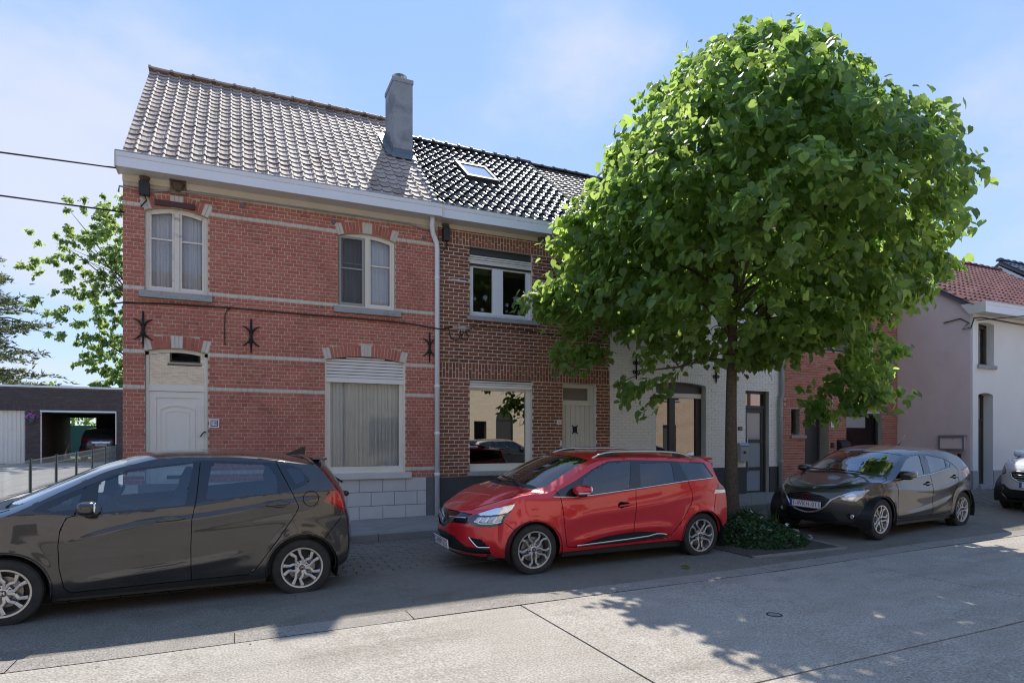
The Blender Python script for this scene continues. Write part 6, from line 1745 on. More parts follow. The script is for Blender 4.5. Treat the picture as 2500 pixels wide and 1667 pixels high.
# ---- red estate
CLIO.update(
 regions=[
  ('side_window', 'D', rounded([(.60,.955),(.74,1.135),(.93,1.232),(1.16,1.318),(1.505,1.335),(1.39,.998),(.83,.935)], .02), GL, .006),
  ('side_window', 'D', rounded([(1.64,1.31),(2.15,1.312),(2.125,1.066),(1.563,1.005)], .02), GD, .006),
  ('side_window', 'D', rounded([(2.27,1.318),(2.69,1.292),(2.83,1.105),(2.36,1.082)], .02), GD, .006),
  ('both:window_trim', 'D', rounded([(.25,.934),(.364,1.012),(.60,1.105),(.94,1.262),(1.16,1.34),(1.52,1.352),(2.19,1.328),(2.71,1.30),(2.835,1.100),(2.33,1.072),(1.478,.985),(.82,.928),(.53,.92)], .01), 'gloss', .002),
  ('both:tail_light', 'D', [(2.771,1.008),(2.827,1.047),(2.95,1.01),(2.877,.962)], 'lamp_red', 0),
  ('both:tail_light_lens', 'D', [(2.877,.965),(2.95,1.01),(3.12,.98),(3.12,.915),(2.862,.925)], 'lamp_red_dark', 0),
  ('both:reversing_light', 'D', [(2.855,.924),(3.12,.914),(3.12,.872),(2.82,.874)], 'lamp_bright', 0),
  ('side_guard', 'D', [(.511,.302),(.75,.36),(1.0,.405),(1.3,.43),(1.519,.436),(1.8,.41),(2.03,.36),(1.91,.332),(1.4,.312)], 'trim', -.004),
  ('both:headlight', 'F', [(.628,.736),(.827,.808),(1.115,.858),(1.085,.795),(1.03,.755),(.80,.728),(.66,.715)], 'lamp_bright', 0),
  ('both:headlight_module', 'F', [(.60,.645),(.64,.698),(.79,.708),(1.0,.735),(.955,.655),(.80,.64)], 'lamp_clear', .006),
  ('both:headlight_housing', 'F', [(.505,.677),(.628,.738),(.827,.812),(1.124,.863),(1.095,.80),(.98,.645),(.965,.622),(.827,.585),(.63,.585),(.54,.63)], 'lamp_dark', .002),
  ('both:upper_grille', 'F', [(-.1,.735),(.10,.735),(.22,.742),(.56,.727),(.505,.677),(.54,.611),(.29,.606),(.20,.59),(.10,.535),(-.1,.51)], 'gloss', .012),
  ('both:fog_recess', 'F', [(.545,.449),(.70,.443),(.80,.35),(.63,.337)], 'gloss', .02),
  ('both:lower_intake', 'F', [(-.1,.475),(.10,.475),(.336,.44),(.485,.335),(.79,.322),(.78,.268),(.512,.252),(.243,.250),(-.1,.25)], 'trim', .02),
  ('both:bumper_lip', 'F', [(-.1,.1),(1.1,.1),(1.1,.215),(.5,.225),(-.1,.225)], 'trim', 0),
  ('both:rear_window', 'R', [(-.1,1.08),(.62,1.08),(.55,1.29),(-.1,1.30)], GD, .004),
  ('both:rear_bumper_base', 'R', [(-.1,.2),(1.0,.2),(1.0,.42),(-.1,.46)], 'trim', 0),
  ('door', 'D', [(.33,1.0),(.352,.92),(.362,.87),(.38,.723),(.405,.5),(.431,.33),(.47,.30),(1.408,.302),(1.421,.452),(1.45,.6),(1.467,.774),(1.478,.985),(1.56,1.36),(.9,1.3)], None, 0),
  ('door', 'D', [(1.408,.302),(1.421,.452),(1.45,.6),(1.467,.774),(1.478,.985),(1.56,1.36),(2.2,1.35),(2.33,1.066),(2.40,.923),(2.394,.776),(2.25,.56),(2.049,.356),(2.0,.32)], None, 0),
  ('sill', 'D', [(.34,.1),(.34,.25),(1.4,.272),(2.2,.28),(2.2,.1)], 'trim', .003),
 ],
 top_regions=[('windscreen', [(-.02,-.1),(-.02,.72),(-.06,.84),(.0,.885),(.755,.90),(.76,.80),(.74,-.1)], GL, .004), ('cowl', [(-.13,-.1),(-.10,.80),(-.08,.86),(-.055,.83),(-.02,.72),(-.018,-.1)], 'trim', .004)],
 hood_lines=[(-.72,-.10,.62,.012,.06)],
 seams=[('D', [(.30,1.0),(.345,.94),(.362,.87),(.38,.723),(.405,.5),(.431,.33),(.47,.302),(.9,.303),(1.408,.306),(1.75,.315),(2.0,.325),(2.049,.356),(2.25,.56),(2.394,.776),(2.405,.85),(2.395,.92),(2.34,1.066)]),
        ('D', [(1.478,.98),(1.467,.774),(1.45,.6),(1.421,.452),(1.408,.31)]), ('D', [(-.355,.64),(-.251,.55)]), ('D', [(2.86,.86),(2.83,.74),(2.80,.62)])],
 top_seams=[[(-.78,.60),(-.649,.82),(-.413,.93),(-.2,.955),(-.09,.885)]],
 strips=[('chrome_strip', 'D', [(.26,.930),(.53,.918),(.82,.930),(1.478,.985),(2.315,1.062),(2.83,1.094)], .017, .003, 'chrome'),
         ('side_strip', 'D', [(.576,.315),(1.0,.330),(1.38,.345),(1.673,.362),(1.80,.384),(1.90,.376),(1.97,.362)], .024, .006, 'satin'),
         ('fog_light_trim', 'F', [(.545,.452),(.60,.39),(.635,.345),(.66,.338),(.795,.347)], .018, .006, 'chrome'),
         ('grille_strip', 'F', [(.17,.664),(.30,.668),(.48,.676)], .018, .004, 'chrome'),
         ('daytime_light', 'F', [(.605,.645),(.69,.622),(.83,.628),(.955,.650)], .016, .003, 'lamp_bright')]
        +[('headlight_divider', 'F', [(.66+.095*k,.642),(.69+.10*k,.695+.006*k)], .02, .004, 'lamp_bright') for k in range(3)],
 seat_x=(1.02,1.90), seat_z=.28, dash=(.50,.95), mirror_in=(.68,1.25),
 mirror=(.62,1.005,.11,.062,True), handles=[(1.30,.783,.22)], htilt=.08,
 design=dict(n=5, style='petal', nuts=5, emblem=emblem_diamond, hub=.05, a0=math.pi/2))
# ---- dark grey hatchback
MAZDA.update(
 regions=[
  ('side_window', 'D', rounded([(.53,.93),(.66,1.045),(.88,1.18),(1.10,1.250),(1.395,1.268),(1.28,.962),(.56,.92)], .02), GL, .006),
  ('side_window', 'D', rounded([(1.592,1.268),(2.07,1.195),(2.035,1.056),(1.505,.98)], .03), GD, .006),
  ('side_window', 'D', rounded([(2.12,1.183),(2.20,1.13),(2.115,1.060)], .01), GD, .004),
  ('both:window_trim', 'D', rounded([(.40,.916),(.44,.94),(.64,1.05),(.87,1.195),(1.09,1.268),(1.41,1.285),(1.60,1.283),(2.09,1.205),(2.225,1.13),(2.12,1.042),(1.455,.955),(.56,.91)], .015), 'gloss', .002),
  ('tail_light', 'D', [(2.508,1.007),(2.60,1.01),(2.68,.98),(2.70,.88),(2.629,.89)], 'lamp_red', 0),
  ('both:headlight', 'F', rounded([(.56,.655),(.68,.715),(.745,.70),(.75,.655),(.70,.61),(.62,.615)], .03), 'lamp_bright', .004),
  ('both:headlight_indicator', 'F', [(.765,.65),(.80,.72),(.95,.748),(.858,.69),(.80,.63)], 'lamp_clear', .002),
  ('both:headlight_housing', 'F', [(.505,.655),(.56,.69),(.68,.735),(.85,.752),(.975,.765),(.99,.755),(.858,.685),(.742,.590),(.64,.592),(.536,.612)], 'lamp_clear', 0),
  ('both:grille', 'F', [(-.1,.685),(.02,.687),(.22,.655),(.365,.612),(.345,.555),(.30,.495),(.18,.42),(.02,.382),(-.1,.382)], 'trim', .02),
  ('both:fog_recess', 'F', rounded([(.585,.384),(.645,.405),(.745,.328),(.62,.312)], .02), 'gloss', .012),
  ('both:lower_grille', 'F', [(-.1,.35),(.2,.385),(.375,.41),(.475,.272),(.2,.245),(-.1,.245)], 'trim', .012),
  ('both:bumper_lip', 'F', [(-.1,.1),(1.1,.1),(1.1,.245),(.475,.262),(-.1,.235)], 'trim', 0),
  ('both:rear_window', 'R', [(-.1,1.0),(.52,1.0),(.45,1.24),(-.1,1.26)], GD, .004),
  ('door', 'D', [(.372,.901),(.423,.818),(.434,.591),(.443,.335),(.47,.30),(1.486,.285),(1.492,.591),(1.494,.805),(1.455,.96),(1.52,1.30),(.8,1.3)], None, 0),
  ('door', 'D', [(1.486,.285),(1.492,.591),(1.494,.805),(1.455,.96),(1.52,1.30),(2.1,1.3),(2.239,1.128),(2.39,.998),(2.358,.795),(2.163,.563),(2.141,.331),(1.975,.292)], None, 0),
  ('sill', 'D', [(.33,.1),(.33,.262),(1.9,.27),(1.9,.1)], 'trim', .003),
 ],
 top_regions=[('windscreen', [(.17,-.1),(.15,.6),(.20,.86),(.90,.90),(.90,-.1)], GL, .004), ('cowl', [(.09,-.1),(.09,.80),(.17,.87),(.195,.86),(.15,.6),(.168,-.1)], 'trim', .004)],
 hood_lines=[(-.55,.1,.55,.012,.07)],
 seams=[('D', [(.372,.901),(.423,.818),(.434,.591),(.443,.335),(.47,.30),(1.0,.292),(1.486,.288),(1.975,.292),(2.141,.331),(2.163,.563),(2.358,.795),(2.39,.998),(2.239,1.128)]),
        ('D', [(1.486,.292),(1.492,.591),(1.494,.805),(1.455,.955)])],
 top_seams=[[(-.60,.0),(-.60,.45),(-.50,.80),(-.175,.96),(.07,.92),(.12,.88)]],
 strips=[('grille_surround', 'F', [(.56,.672),(.50,.655),(.40,.60),(.345,.54),(.30,.482),(.18,.405),(.09,.382),(.0,.370)], .030, .012, 'satin'), ('belt_strip', 'D', [(.394,.908),(1.455,.955),(2.10,1.040)], .008, .002, 'satin')],
 seat_x=(1.05,1.85), seat_z=.26, dash=(.62,.93), mirror_in=(.85,1.22),
 mirror=(.62,.985,.125,.062,False), handles=[(1.35,.803,.22),(2.24,.89,.21)], htilt=.03,
 design=dict(n=5, style='petal', nuts=5, emblem=None, hub=.045, a0=math.pi/2+.3, mat='alloy'))
# ---- tall crossover shape used for the white car, the one in the garage and the one across the street
SUV = dict(wb=2.54, rw=.335, ra=.385, rim=.225, tw=.21, track=.86,
 front=[(-.70,.30),(-.80,.40),(-.84,.55),(-.84,.70),(-.82,.84),(-.76,.94)],
 top=[(-.76,.94),(-.66,.985),(-.40,1.045),(-.1,1.085),(.15,1.13),(.5,1.31),(.85,1.475),(1.1,1.53),(1.5,1.56),(2.1,1.555),(2.6,1.52),(2.85,1.47)],
 rear=[(2.98,.36),(3.16,.46),(3.20,.60),(3.20,.80),(3.16,.98),(3.08,1.15),(2.96,1.35),(2.90,1.43),(2.85,1.47)],
 K=.40, Kr=.14, mD=3.4,
 belt=[(-.76,.90),(-.4,.95),(0,1.0),(.5,1.03),(1.5,1.07),(2.5,1.12),(3.2,1.12)],
 width=[(-.36,.75),(-.1,.82),(.2,.86),(.8,.872),(2.0,.872),(2.6,.865),(2.95,.82),(3.15,.76)],
 tumble=[(-1,.38),(3,.38)], drop=[(-.76,-.03),(-.5,-.01),(-.1,.05),(.3,.06),(1,.06),(2.85,.05)],
 bottom=[(-.8,.30),(-.3,.26),(.4,.27),(2.1,.28),(2.8,.34),(3.2,.40)],
 lines=[([(.2,.86),(1.0,.88),(2.0,.92),(2.8,.98)], .012, .07), ([(.45,.40),(1.2,.44),(2.1,.46)], .015, .07)],
 regions=[
  ('side_window', 'D', rounded([(.42,1.06),(.78,1.30),(1.0,1.40),(1.40,1.44),(1.38,1.085)], .03), GL, .006),
  ('side_window', 'D', rounded([(1.47,1.09),(1.49,1.445),(2.15,1.42),(2.25,1.13)], .03), GD, .006),
  ('side_window', 'D', rounded([(2.33,1.14),(2.26,1.405),(2.55,1.36),(2.66,1.18)], .03), GD, .006),
  ('both:window_trim', 'D', [(.34,1.045),(.76,1.32),(1.0,1.425),(1.45,1.46),(2.2,1.44),(2.6,1.38),(2.72,1.17),(1.4,1.07)], 'gloss', .002),
  ('both:tail_light', 'R', [(.36,.93),(.42,1.03),(.80,1.06),(1.10,1.00),(1.05,.93),(.7,.90)], 'lamp_red_dark', 0),
  ('both:reflector', 'R', [(.66,.50),(.84,.52),(.80,.60),(.64,.56)], 'lamp_red', 0),
  ('both:tailgate_trim', 'R', [(-.1,.84),(.36,.84),(.36,.91),(-.1,.91)], 'satin', 0),
  ('both:rear_window', 'R', [(-.1,1.08),(.56,1.08),(.50,1.40),(-.1,1.41)], GD, .004),
  ('both:rear_bumper_base', 'R', [(-.1,.2),(1.1,.2),(1.1,.50),(-.1,.54)], 'trim', 0),
  ('both:headlight', 'F', [(.66,.80),(.80,.88),(1.10,.955),(1.16,.94),(1.05,.86),(.92,.74),(.80,.745)], 'lamp_clear', 0),
  ('both:headlight_housing', 'F', [(.62,.79),(.80,.90),(1.12,.972),(1.18,.945),(1.07,.85),(.93,.725),(.78,.735)], 'lamp_dark', .002),
  ('both:grille', 'F', [(-.1,.80),(.40,.815),(.50,.79),(.44,.70),(.30,.635),(-.1,.625)], 'gloss', .015),
  ('both:fog_recess', 'F', rounded([(.74,.50),(.92,.51),(.92,.42),(.74,.41)], .03), 'lamp_clear', .006),
  ('both:lower_bumper', 'F', [(-.1,.1),(1.4,.1),(1.4,.44),(1.0,.53),(.70,.55),(.50,.47),(-.1,.47)], 'trim', .004),
  ('door', 'D', [(.36,1.04),(.42,.95),(.43,.60),(.47,.36),(1.43,.36),(1.44,.8),(1.42,1.07),(1.45,1.48),(.8,1.4)], None, 0),
  ('door', 'D', [(1.43,.36),(1.44,.8),(1.42,1.07),(1.45,1.48),(2.25,1.46),(2.36,1.12),(2.36,.9),(2.10,.45),(2.05,.36)], None, 0),
  ('sill', 'D', [(.38,.1),(.38,.34),(2.2,.35),(2.2,.1)], 'trim', .003),
 ],
 top_regions=[('windscreen', [(.02,-.1),(.02,.75),(.06,.86),(.86,.90),(.92,-.1)], GL, .004), ('cowl', [(-.10,-.1),(-.06,.82),(.05,.87),(.02,.75),(.018,-.1)], 'trim', .004)],
 seams=[('D', [(.36,1.04),(.42,.95),(.43,.60),(.47,.36),(2.05,.36),(2.10,.45),(2.36,.9),(2.36,1.12)]), ('D', [(1.43,.36),(1.44,.8),(1.42,1.06)])],
 top_seams=[[(-.74,.60),(-.55,.85),(-.1,.93),(.0,.87)]],
 strips=[('grille_surround', 'F', [(.0,.805),(.40,.822),(.505,.795),(.445,.695),(.30,.628),(.0,.618)], .022, .008, 'chrome')]
        +[('grille_bar', 'F', [(.0,.66+.045*k),(.36+.03*k,.67+.045*k)], .012, .004, 'satin') for k in range(3)],
 seat_x=(1.05,1.9), seat_z=.40, dash=(.52,1.08), mirror_in=(.80,1.40),
 mirror=(.62,1.13,.11,.075,False), handles=[(1.28,.90,.22),(2.2,.95,.22)],
 design=dict(n=5, style='twin', nuts=5, emblem=None, hub=.05))

# ------------------------------------------------------------------ the parked cars
def park(p0, yaw, z0, sp, bank):
    """where the car stands: p0 is the middle of its front wheel's outer face"""
    y = rad(yaw); tr = sp['track']
    return (p0[0]-math.sin(y)*tr, p0[1]+math.cos(y)*tr, z0+tr*math.tan(rad(bank)))
BANK = 1.4
M['paint_black'] = car_paint('black_paint', (.016, .0155, .015), dust=.04)
M['paint_red'] = car_paint('red_metallic_paint', (.60, .010, .018), metal=.25, rough=.28, dust=.025)
M['paint_grey'] = car_paint('grey_metallic_paint', (.060, .053, .046), metal=.5, rough=.30, dust=.05)
M['paint_white'] = car_paint('white_paint', (.74, .74, .74), rough=.3, dust=.02)
M['paint_dark'] = car_paint('anthracite_paint', (.025, .025, .027), metal=.3, rough=.3, dust=.04)

honda, hc = build_car('parked_car', 'glossy black hatchback parked nearest, in front of the red brick house', park((-1.8706, 6.7958), 1.88, -.03, HONDA, BANK), rad(1.88), HONDA, M['paint_black'], 'cars parked along the kerb', rad(BANK))
mb = MB(); mb.prism([(0, 0), (.24, 0), (.245, .09), (.20, .085), (.10, .035)], -.022, .022); q = mb.build('antenna', M['trim'], honda, loc=(2.42, 0, 1.472)); 
mb = MB()
mb.ell((2.765, 0, 1.442), (.09, .58, .016), 4, 10); mb.build('spoiler', M['paint_black'], honda, smooth=True)
mb = MB(); mb.ell((3.115, -.10, 1.0), (.05, .07, .035), 2, 6); mb.tube([(3.0, .1, 1.20), (3.06, -.2, 1.15)], .012, 6); mb.build('rear_wiper', M['trim'], honda, smooth=True)
wiper(honda, [(-.02, -.58, 1.045), (.0, -.2, 1.085), (.03, .12, 1.10)]); wiper(honda, [(-.04, .1, 1.06), (.02, .4, 1.08), (.10, .58, 1.09)])
# small toys on the dashboard and a scent bag by the mirror
mb = MB(); mb.ell((.42, -.52, 1.06), (.05, .04, .035), 2, 6); mb.ell((.45, -.50, 1.09), (.03, .03, .03), 2, 6); mb.build('dashboard_toy', M['curtain'], honda, smooth=True)

clio, cc = build_car('parked_car', 'shiny red estate car with roof rails parked before the brown-red brick house', park((3.273, 6.577), 1.256, .012, CLIO, BANK), rad(1.256), CLIO, M['paint_red'], 'cars parked along the kerb', rad(BANK))
for sg in (-1, 1):
    mb = MB(); P = []
    for i in range(17):
        t = i/16; u = .86+(2.62-.86)*t
        k = int((u-cc.Tdc[0])/(cc.Tdc[1]-cc.Tdc[0])); j = int((.83*sg+1)/(cc.Tb[1]-cc.Tb[0])); p = cc.TP[k, j]
        h = .052*min(1, (t/.16)**.7 if t < .16 else ((1-t)/.14)**.7 if t > .86 else 1)
        P.append((p[0], p[1], p[2]+h))
    mb.tube(P, [.012+.006*math.sin(math.pi*i/16) for i in range(17)], 8); r_ = mb.build('roof_rail', M['satin'], clio, smooth=True)
    mb = MB()
    for a, b in ((1, 4), (13, 15)):
        for i in range(a, b): mb.prism([(P[i][0], P[i][2]-.045), (P[i+1][0], P[i+1][2]-.045), (P[i+1][0], P[i+1][2]-.004), (P[i][0], P[i][2]-.004)], P[i][1]-.012, P[i][1]+.012)
    mb.build('rail_foot', M['trim'], r_)
mb = MB(); mb.ell((2.93, 0, 1.345), (.16, .62, .028), 3, 12); mb.build('spoiler', M['paint_red'], clio, smooth=True)
p, n = cc.lookup('F', (.11, .645))
mb = MB(); emblem_diamond(mb, 0, .085); 
o_ = mb.build('emblem', M['chrome'], clio, loc=(-.868, 0, .645), rot=(0, 0, -math.pi/2)); o_.scale = (1.25, 1, 1)
number_plate(clio, '2-HBM-523', (-.893, 0, .335), (0, rad(-6), 0))
wiper(clio, [(-.06, -.62, 1.035), (-.0, -.25, 1.095), (.0, .12, 1.12)]); wiper(clio, [(-.05, .05, 1.07), (.0, .4, 1.09), (.06, .6, 1.08)])
mb = MB(); mb.box(.27, .275, -.45, -.36, 1.06, 1.12); mb.build('parking_permit', principled('blue_permit', (.03, .28, .55), .5), clio)
mb = MB(); mb.ell((1.24, -cc.hw(1.24, .783)+.0, .783), (.055, .012, .05), 2, 8); mb.build('handle_cup_shade', M['seam'], clio, smooth=True)  # dark cap painted in place of shade behind the handle

mazda, mc = build_car('parked_car', 'dark grey hatchback parked beyond the street tree, grille facing the tree', park((8.958, 6.192), 6.894, .11, MAZDA, BANK), rad(6.894), MAZDA, M['paint_grey'], 'cars parked along the kerb', rad(BANK))
mb = MB(); emblem_wing(mb, 0, .062); mb.build('emblem', M['chrome'], mazda, loc=(-.672, 0, .615), rot=(0, 0, -math.pi/2))
number_plate(mazda, '1-WKH-011', (-.690, 0, .50), (0, 0, 0))
mb = MB(); mb.tube([(2.05, .0, 1.40), (2.10, 0, 1.43), (2.26, 0, 1.58)], [.014, .007, .004], 6); mb.build('antenna', M['trim'], mazda, smooth=True)
wiper(mazda, [(.12, -.60, .985), (.16, -.2, 1.01), (.18, .15, 1.02)]); wiper(mazda, [(.13, .1, 1.0), (.18, .4, 1.01), (.25, .58, 1.0)])
for y in (-.5, -.43): 
    pass
for k in range(4):
    mb = MB(); mb.tube([(-.655+.02*k, -.30+.01*k, .655-.035*k-.02), (-.665, 0, .655-.035*k-.02), (-.655+.02*k, .30-.01*k, .655-.035*k-.02)], .004, 4); mb.build('grille_bar', M['gloss'], mazda)
for sg in (-1, 1):
    p, n = mc.lookup('F', (.66, .355)); mb = MB(); mb.lathe([(0, -.01), (.028, -.008), (.036, .0)], (0, 0, 0), 'x', 12); mb.build('fog_light', M['lamp_bright'], mazda, loc=(p[0]+.004, sg*abs(p[1]), p[2]))

white, wc = build_car('parked_car', 'white crossover car cut off by the picture edge, chrome grille, far along the kerb', (14.45, 6.45, .20), rad(2.0), SUV, M['paint_white'], 'cars parked along the kerb', rad(.8), fine=.7)
number_plate(white, '1-', (-.853, 0, .565), (0, 0, 0))

# ================================================================== the street tree
def leaf_mat(name, cols, trans, w=.38, rough=.42):
    m = bpy.data.materials.new(name); m.use_nodes = True; nt = m.node_tree; N = nt.nodes.new; L = nt.links.new
    b = nt.nodes['Principled BSDF']; out = nt.nodes['Material Output']
    g = N('ShaderNodeNewGeometry'); oi = N('ShaderNodeObjectInfo')
    a = N('ShaderNodeMath'); a.operation = 'ADD'; L(g.outputs['Random Per Island'], a.inputs[0]); L(oi.outputs['Random'], a.inputs[1])
    fr = N('ShaderNodeMath'); fr.operation = 'FRACT'; L(a.outputs[0], fr.inputs[0])
    rp = N('ShaderNodeValToRGB'); L(fr.outputs[0], rp.inputs['Fac']); el = rp.color_ramp.elements
    while len(el) < len(cols): el.new(.5)
    for i, c in enumerate(cols): el[i].position = i/(len(cols)-1); el[i].color = (*c, 1)
    L(rp.outputs[0], b.inputs['Base Color']); b.inputs['Roughness'].default_value = rough; b.inputs['Specular IOR Level'].default_value = .45
    t = N('ShaderNodeBsdfTranslucent')
    rp2 = N('ShaderNodeMix'); rp2.data_type = 'RGBA'; L(fr.outputs[0], rp2.inputs['Factor']); rp2.inputs['A'].default_value = (*trans[0], 1); rp2.inputs['B'].default_value = (*trans[1], 1)
    L(rp2.outputs['Result'], t.inputs['Color'])
    mx = N('ShaderNodeMixShader'); mx.inputs[0].default_value = w; L(b.outputs[0], mx.inputs[1]); L(t.outputs[0], mx.inputs[2]); L(mx.outputs[0], out.inputs[0])
    return m
M['leaf'] = leaf_mat('lime_leaf', [(.060,.12,.034), (.090,.165,.048), (.072,.135,.04), (.125,.205,.06)], ((.42,.62,.12), (.60,.76,.18)), .56)
M['leaf_far'] = leaf_mat('far_leaf', [(.085,.14,.05), (.12,.18,.065), (.14,.20,.075)], ((.50,.62,.20), (.58,.68,.24)), .6)
M['needle'] = leaf_mat('pine_needles', [(.05,.07,.035), (.085,.105,.05), (.13,.14,.07)], ((.16,.2,.08), (.24,.26,.1)), .3, .6)
M['leaf_ground'] = leaf_mat('ground_cover_leaf', [(.020,.055,.016), (.035,.085,.022), (.028,.07,.02)], ((.08,.16,.03), (.12,.2,.04)), .2)
M['bark'] = worn('bark', [(.055,.043,.030), (.125,.098,.068), (.085,.067,.046), (.155,.125,.09)], scale=16, rough=.95, bump=1.0, bscale=45, fine=.35, fscale=70)
M['bark_far'] = worn('far_bark', [(.05,.042,.034), (.09,.075,.06)], scale=3, rough=.95, bump=.3)

def leaf_shape(serr=True):
    """outline of a broad heart-shaped leaf; base at the origin, tip along +y"""
    half = [(.0, 0), (.20, -.07), (.40, .06), (.475, .28), (.43, .50), (.31, .72), (.13, .92)]
    V = [(0, 0, 0), (0, .35, -.02), (0, .70, -.05), (0, 1.06, -.16)]
    F = []
    for s in (1, -1):
        b = len(V)
        for k, (x, y) in enumerate(half[1:]):
            V.append((s*x, y, .075*math.sin(min(1, x/.45)*1.6)-.10*y*y-(.05 if k in (1, 2) else 0)))
        o = [b+i for i in range(6)]
        q = [(0, o[0], o[1]), (0, o[1], 1), (1, o[1], o[2]), (1, o[2], o[3]), (1, o[3], 2), (2, o[3], o[4]), (2, o[4], o[5]), (2, o[5], 3)]
        F += [t if s > 0 else t[::-1] for t in q]
    return np.array(V), np.array(F)
LV, LF = leaf_shape()
SV = np.array([(0, 0, 0), (.3, .35, .04), (.26, .7, 0), (0, 1, -.08), (-.26, .7, 0), (-.3, .35, .04)]); SF = np.array([(0, 1, 2), (0, 2, 3), (0, 3, 4), (0, 4, 5)])

def leaves_mesh(pos, ax, nr, sc, LV_=LV, LF_=LF):
    ax = ax/np.linalg.norm(ax, axis=1, keepdims=True)
    nr = nr-ax*np.sum(nr*ax, axis=1, keepdims=True); nr /= np.linalg.norm(nr, axis=1, keepdims=True)+1e-9
    sd_ = np.cross(ax, nr)
    V = pos[:, None, :]+sc[:, None, None]*(LV_[None, :, 0:1]*sd_[:, None, :]+LV_[None, :, 1:2]*ax[:, None, :]+LV_[None, :, 2:3]*nr[:, None, :])
    n = len(pos); k = len(LV_)
    F = (LF_[None]+(np.arange(n)*k)[:, None, None]).reshape(-1, 3)
    return V.reshape(-1, 3), F

def fast_mesh(name, V, F, m):
    me = bpy.data.meshes.new(name); me.vertices.add(len(V)); me.vertices.foreach_set('co', np.asarray(V, dtype=np.float32).reshape(-1))
    nf = len(F); me.loops.add(nf*3); me.loops.foreach_set('vertex_index', np.asarray(F, dtype=np.int32).reshape(-1))
    me.polygons.add(nf); me.polygons.foreach_set('loop_start', np.arange(0, nf*3, 3, dtype=np.int32)); me.polygons.foreach_set('loop_total', np.full(nf, 3, dtype=np.int32))
    me.materials.append(m); me.update(calc_edges=True); me.validate()
    return me

def grow(tx, ty, z0, prof, cx, cy_, seed, nclu, per, size, wall=None, blobs=(), thin=0, lumpy=.16):
    """trunk and limbs (tubes) and leaf positions of a broad crown whose radius by height is prof"""
    rn = np.random.default_rng(seed); pr = pchip(prof); rr = random.Random(seed)
    zz = np.array([p[0] for p in prof]); za, zb = zz[0], zz[-1]
    w = lambda z: float(pr(z))
    C_ = []
    while len(C_) < nclu:
        z = za+(zb-za)*rr.random(); R_ = w(z)
        if rr.random() > (R_/max(p[1] for p in prof))**1.3+.05: continue
        a = rr.uniform(0, 2*math.pi); f = rr.random()**.36
        ln = noise.noise((math.cos(a)*1.6+seed, math.sin(a)*1.6, z*.85))+.6*noise.noise((math.cos(a)*3.7, math.sin(a)*3.7+seed, z*2.1))
        if rr.random() < .32-.9*ln and f > .5 and rr.random() < .45: continue
        R2 = R_*(1+lumpy*ln*1.5)*f
        if thin and z < thin and rr.random() < .55 and math.cos(a+.35) < .75: continue
        C_.append((cx+R2*math.cos(a), cy_+R2*math.sin(a), z+.22*ln, a, f))
    for (bx, by, bz, br, bn) in blobs:
        for _ in range(bn):
            v = Vector((rr.gauss(0, 1), rr.gauss(0, 1), rr.gauss(0, 1))).normalized()*br*rr.random()**.4
            C_.append((bx+v.x, by+v.y, bz+v.z, math.atan2(by+v.y-cy_, bx+v.x-cx), 1.))
    C_ = [c for c in C_ if not (wall and c[1] > wall)]
    pos, ax, nr, sc = [], [], [], []
    for (x, y, z, a, f) in C_:
        rad_ = np.array([math.cos(a), math.sin(a), 0]); d = rad_*rr.uniform(.3, .9)+np.array([rr.gauss(0, .35), rr.gauss(0, .35), rr.uniform(-.45, .55)])
        d /= np.linalg.norm(d); L_ = rr.uniform(.22, .48)
        for i in range(per):
            t = i/per; p = np.array([x, y, z])+d*L_*(t-.4)+np.array([0, 0, -.16*t*t])+rn.normal(0, .045+.02*t, 3)
            if wall and p[1] > wall+.12: continue
            q = rad_*rr.uniform(-.1, .8)+np.array([0, 0, -rr.uniform(.25, 1.0)])+rn.normal(0, .42, 3)
            n_ = rad_*rr.uniform(.2, .9)+np.array([0, 0, rr.uniform(.25, .95)])+rn.normal(0, .36, 3)
            pos.append(p); ax.append(q); nr.append(n_); sc.append(size*rr.uniform(.62, 1.22)*(1.0 if f > .5 else .9))
    return np.array(pos), np.array(ax), np.array(nr), np.array(sc), C_

def limbs(mb, tx, ty, z0, r0, top, cx, cy_, C_, seed, nl=20, zlow=2.5, wall=None, flare=True):
    rr = random.Random(seed)
    P = []; n = 22
    for i in range(n+1):
        t = i/n; z = z0+(top-z0)*t
        P.append((tx+(cx-tx)*max(0, t-.25)*1.1+.03*math.sin(5*t+seed), ty+(cy_-ty)*max(0, t-.25)*1.1+.03*math.cos(4*t), z))
    rs = [r0*((1+.55*math.exp(-i*1.1)) if flare else 1)*(1-.86*(i/n)) if i > 0 else r0*1.6 for i in range(n+1)]
    mb.tube(P, rs, 14)
    for k in range(nl):
        c = C_[rr.randrange(len(C_))]
        zs_ = zlow+(min(c[2]-.3, top-1.2)-zlow)*rr.uniform(.2, .75)
        if c[2] < zlow: zs_ = zlow+.1
        i = max(1, min(n-1, int((zs_-z0)/(top-z0)*n))); s = Vector(P[i]); e = Vector(c[:3])
        m = s.lerp(e, .5)+Vector((rr.uniform(-.15, .15), rr.uniform(-.15, .15), rr.uniform(.05, .4)))
        Q = [s, s.lerp(m, .5)+Vector((0, 0, .08)), m, m.lerp(e, .55)+Vector((0, 0, .08)), e]
        b = rs[i]*.42
        mb.tube(Q, [b, b*.8, b*.55, b*.35, .006], 7)
        for q in range(3):
            c2 = min((C_[rr.randrange(len(C_))] for _ in range(25)), key=lambda d: (Vector(d[:3])-m).length)
            e2 = Vector(c2[:3]); mm = m.lerp(e2, .5)+Vector((0, 0, .1)); mb.tube([m, mm, e2], [b*.42, b*.25, .004], 5)

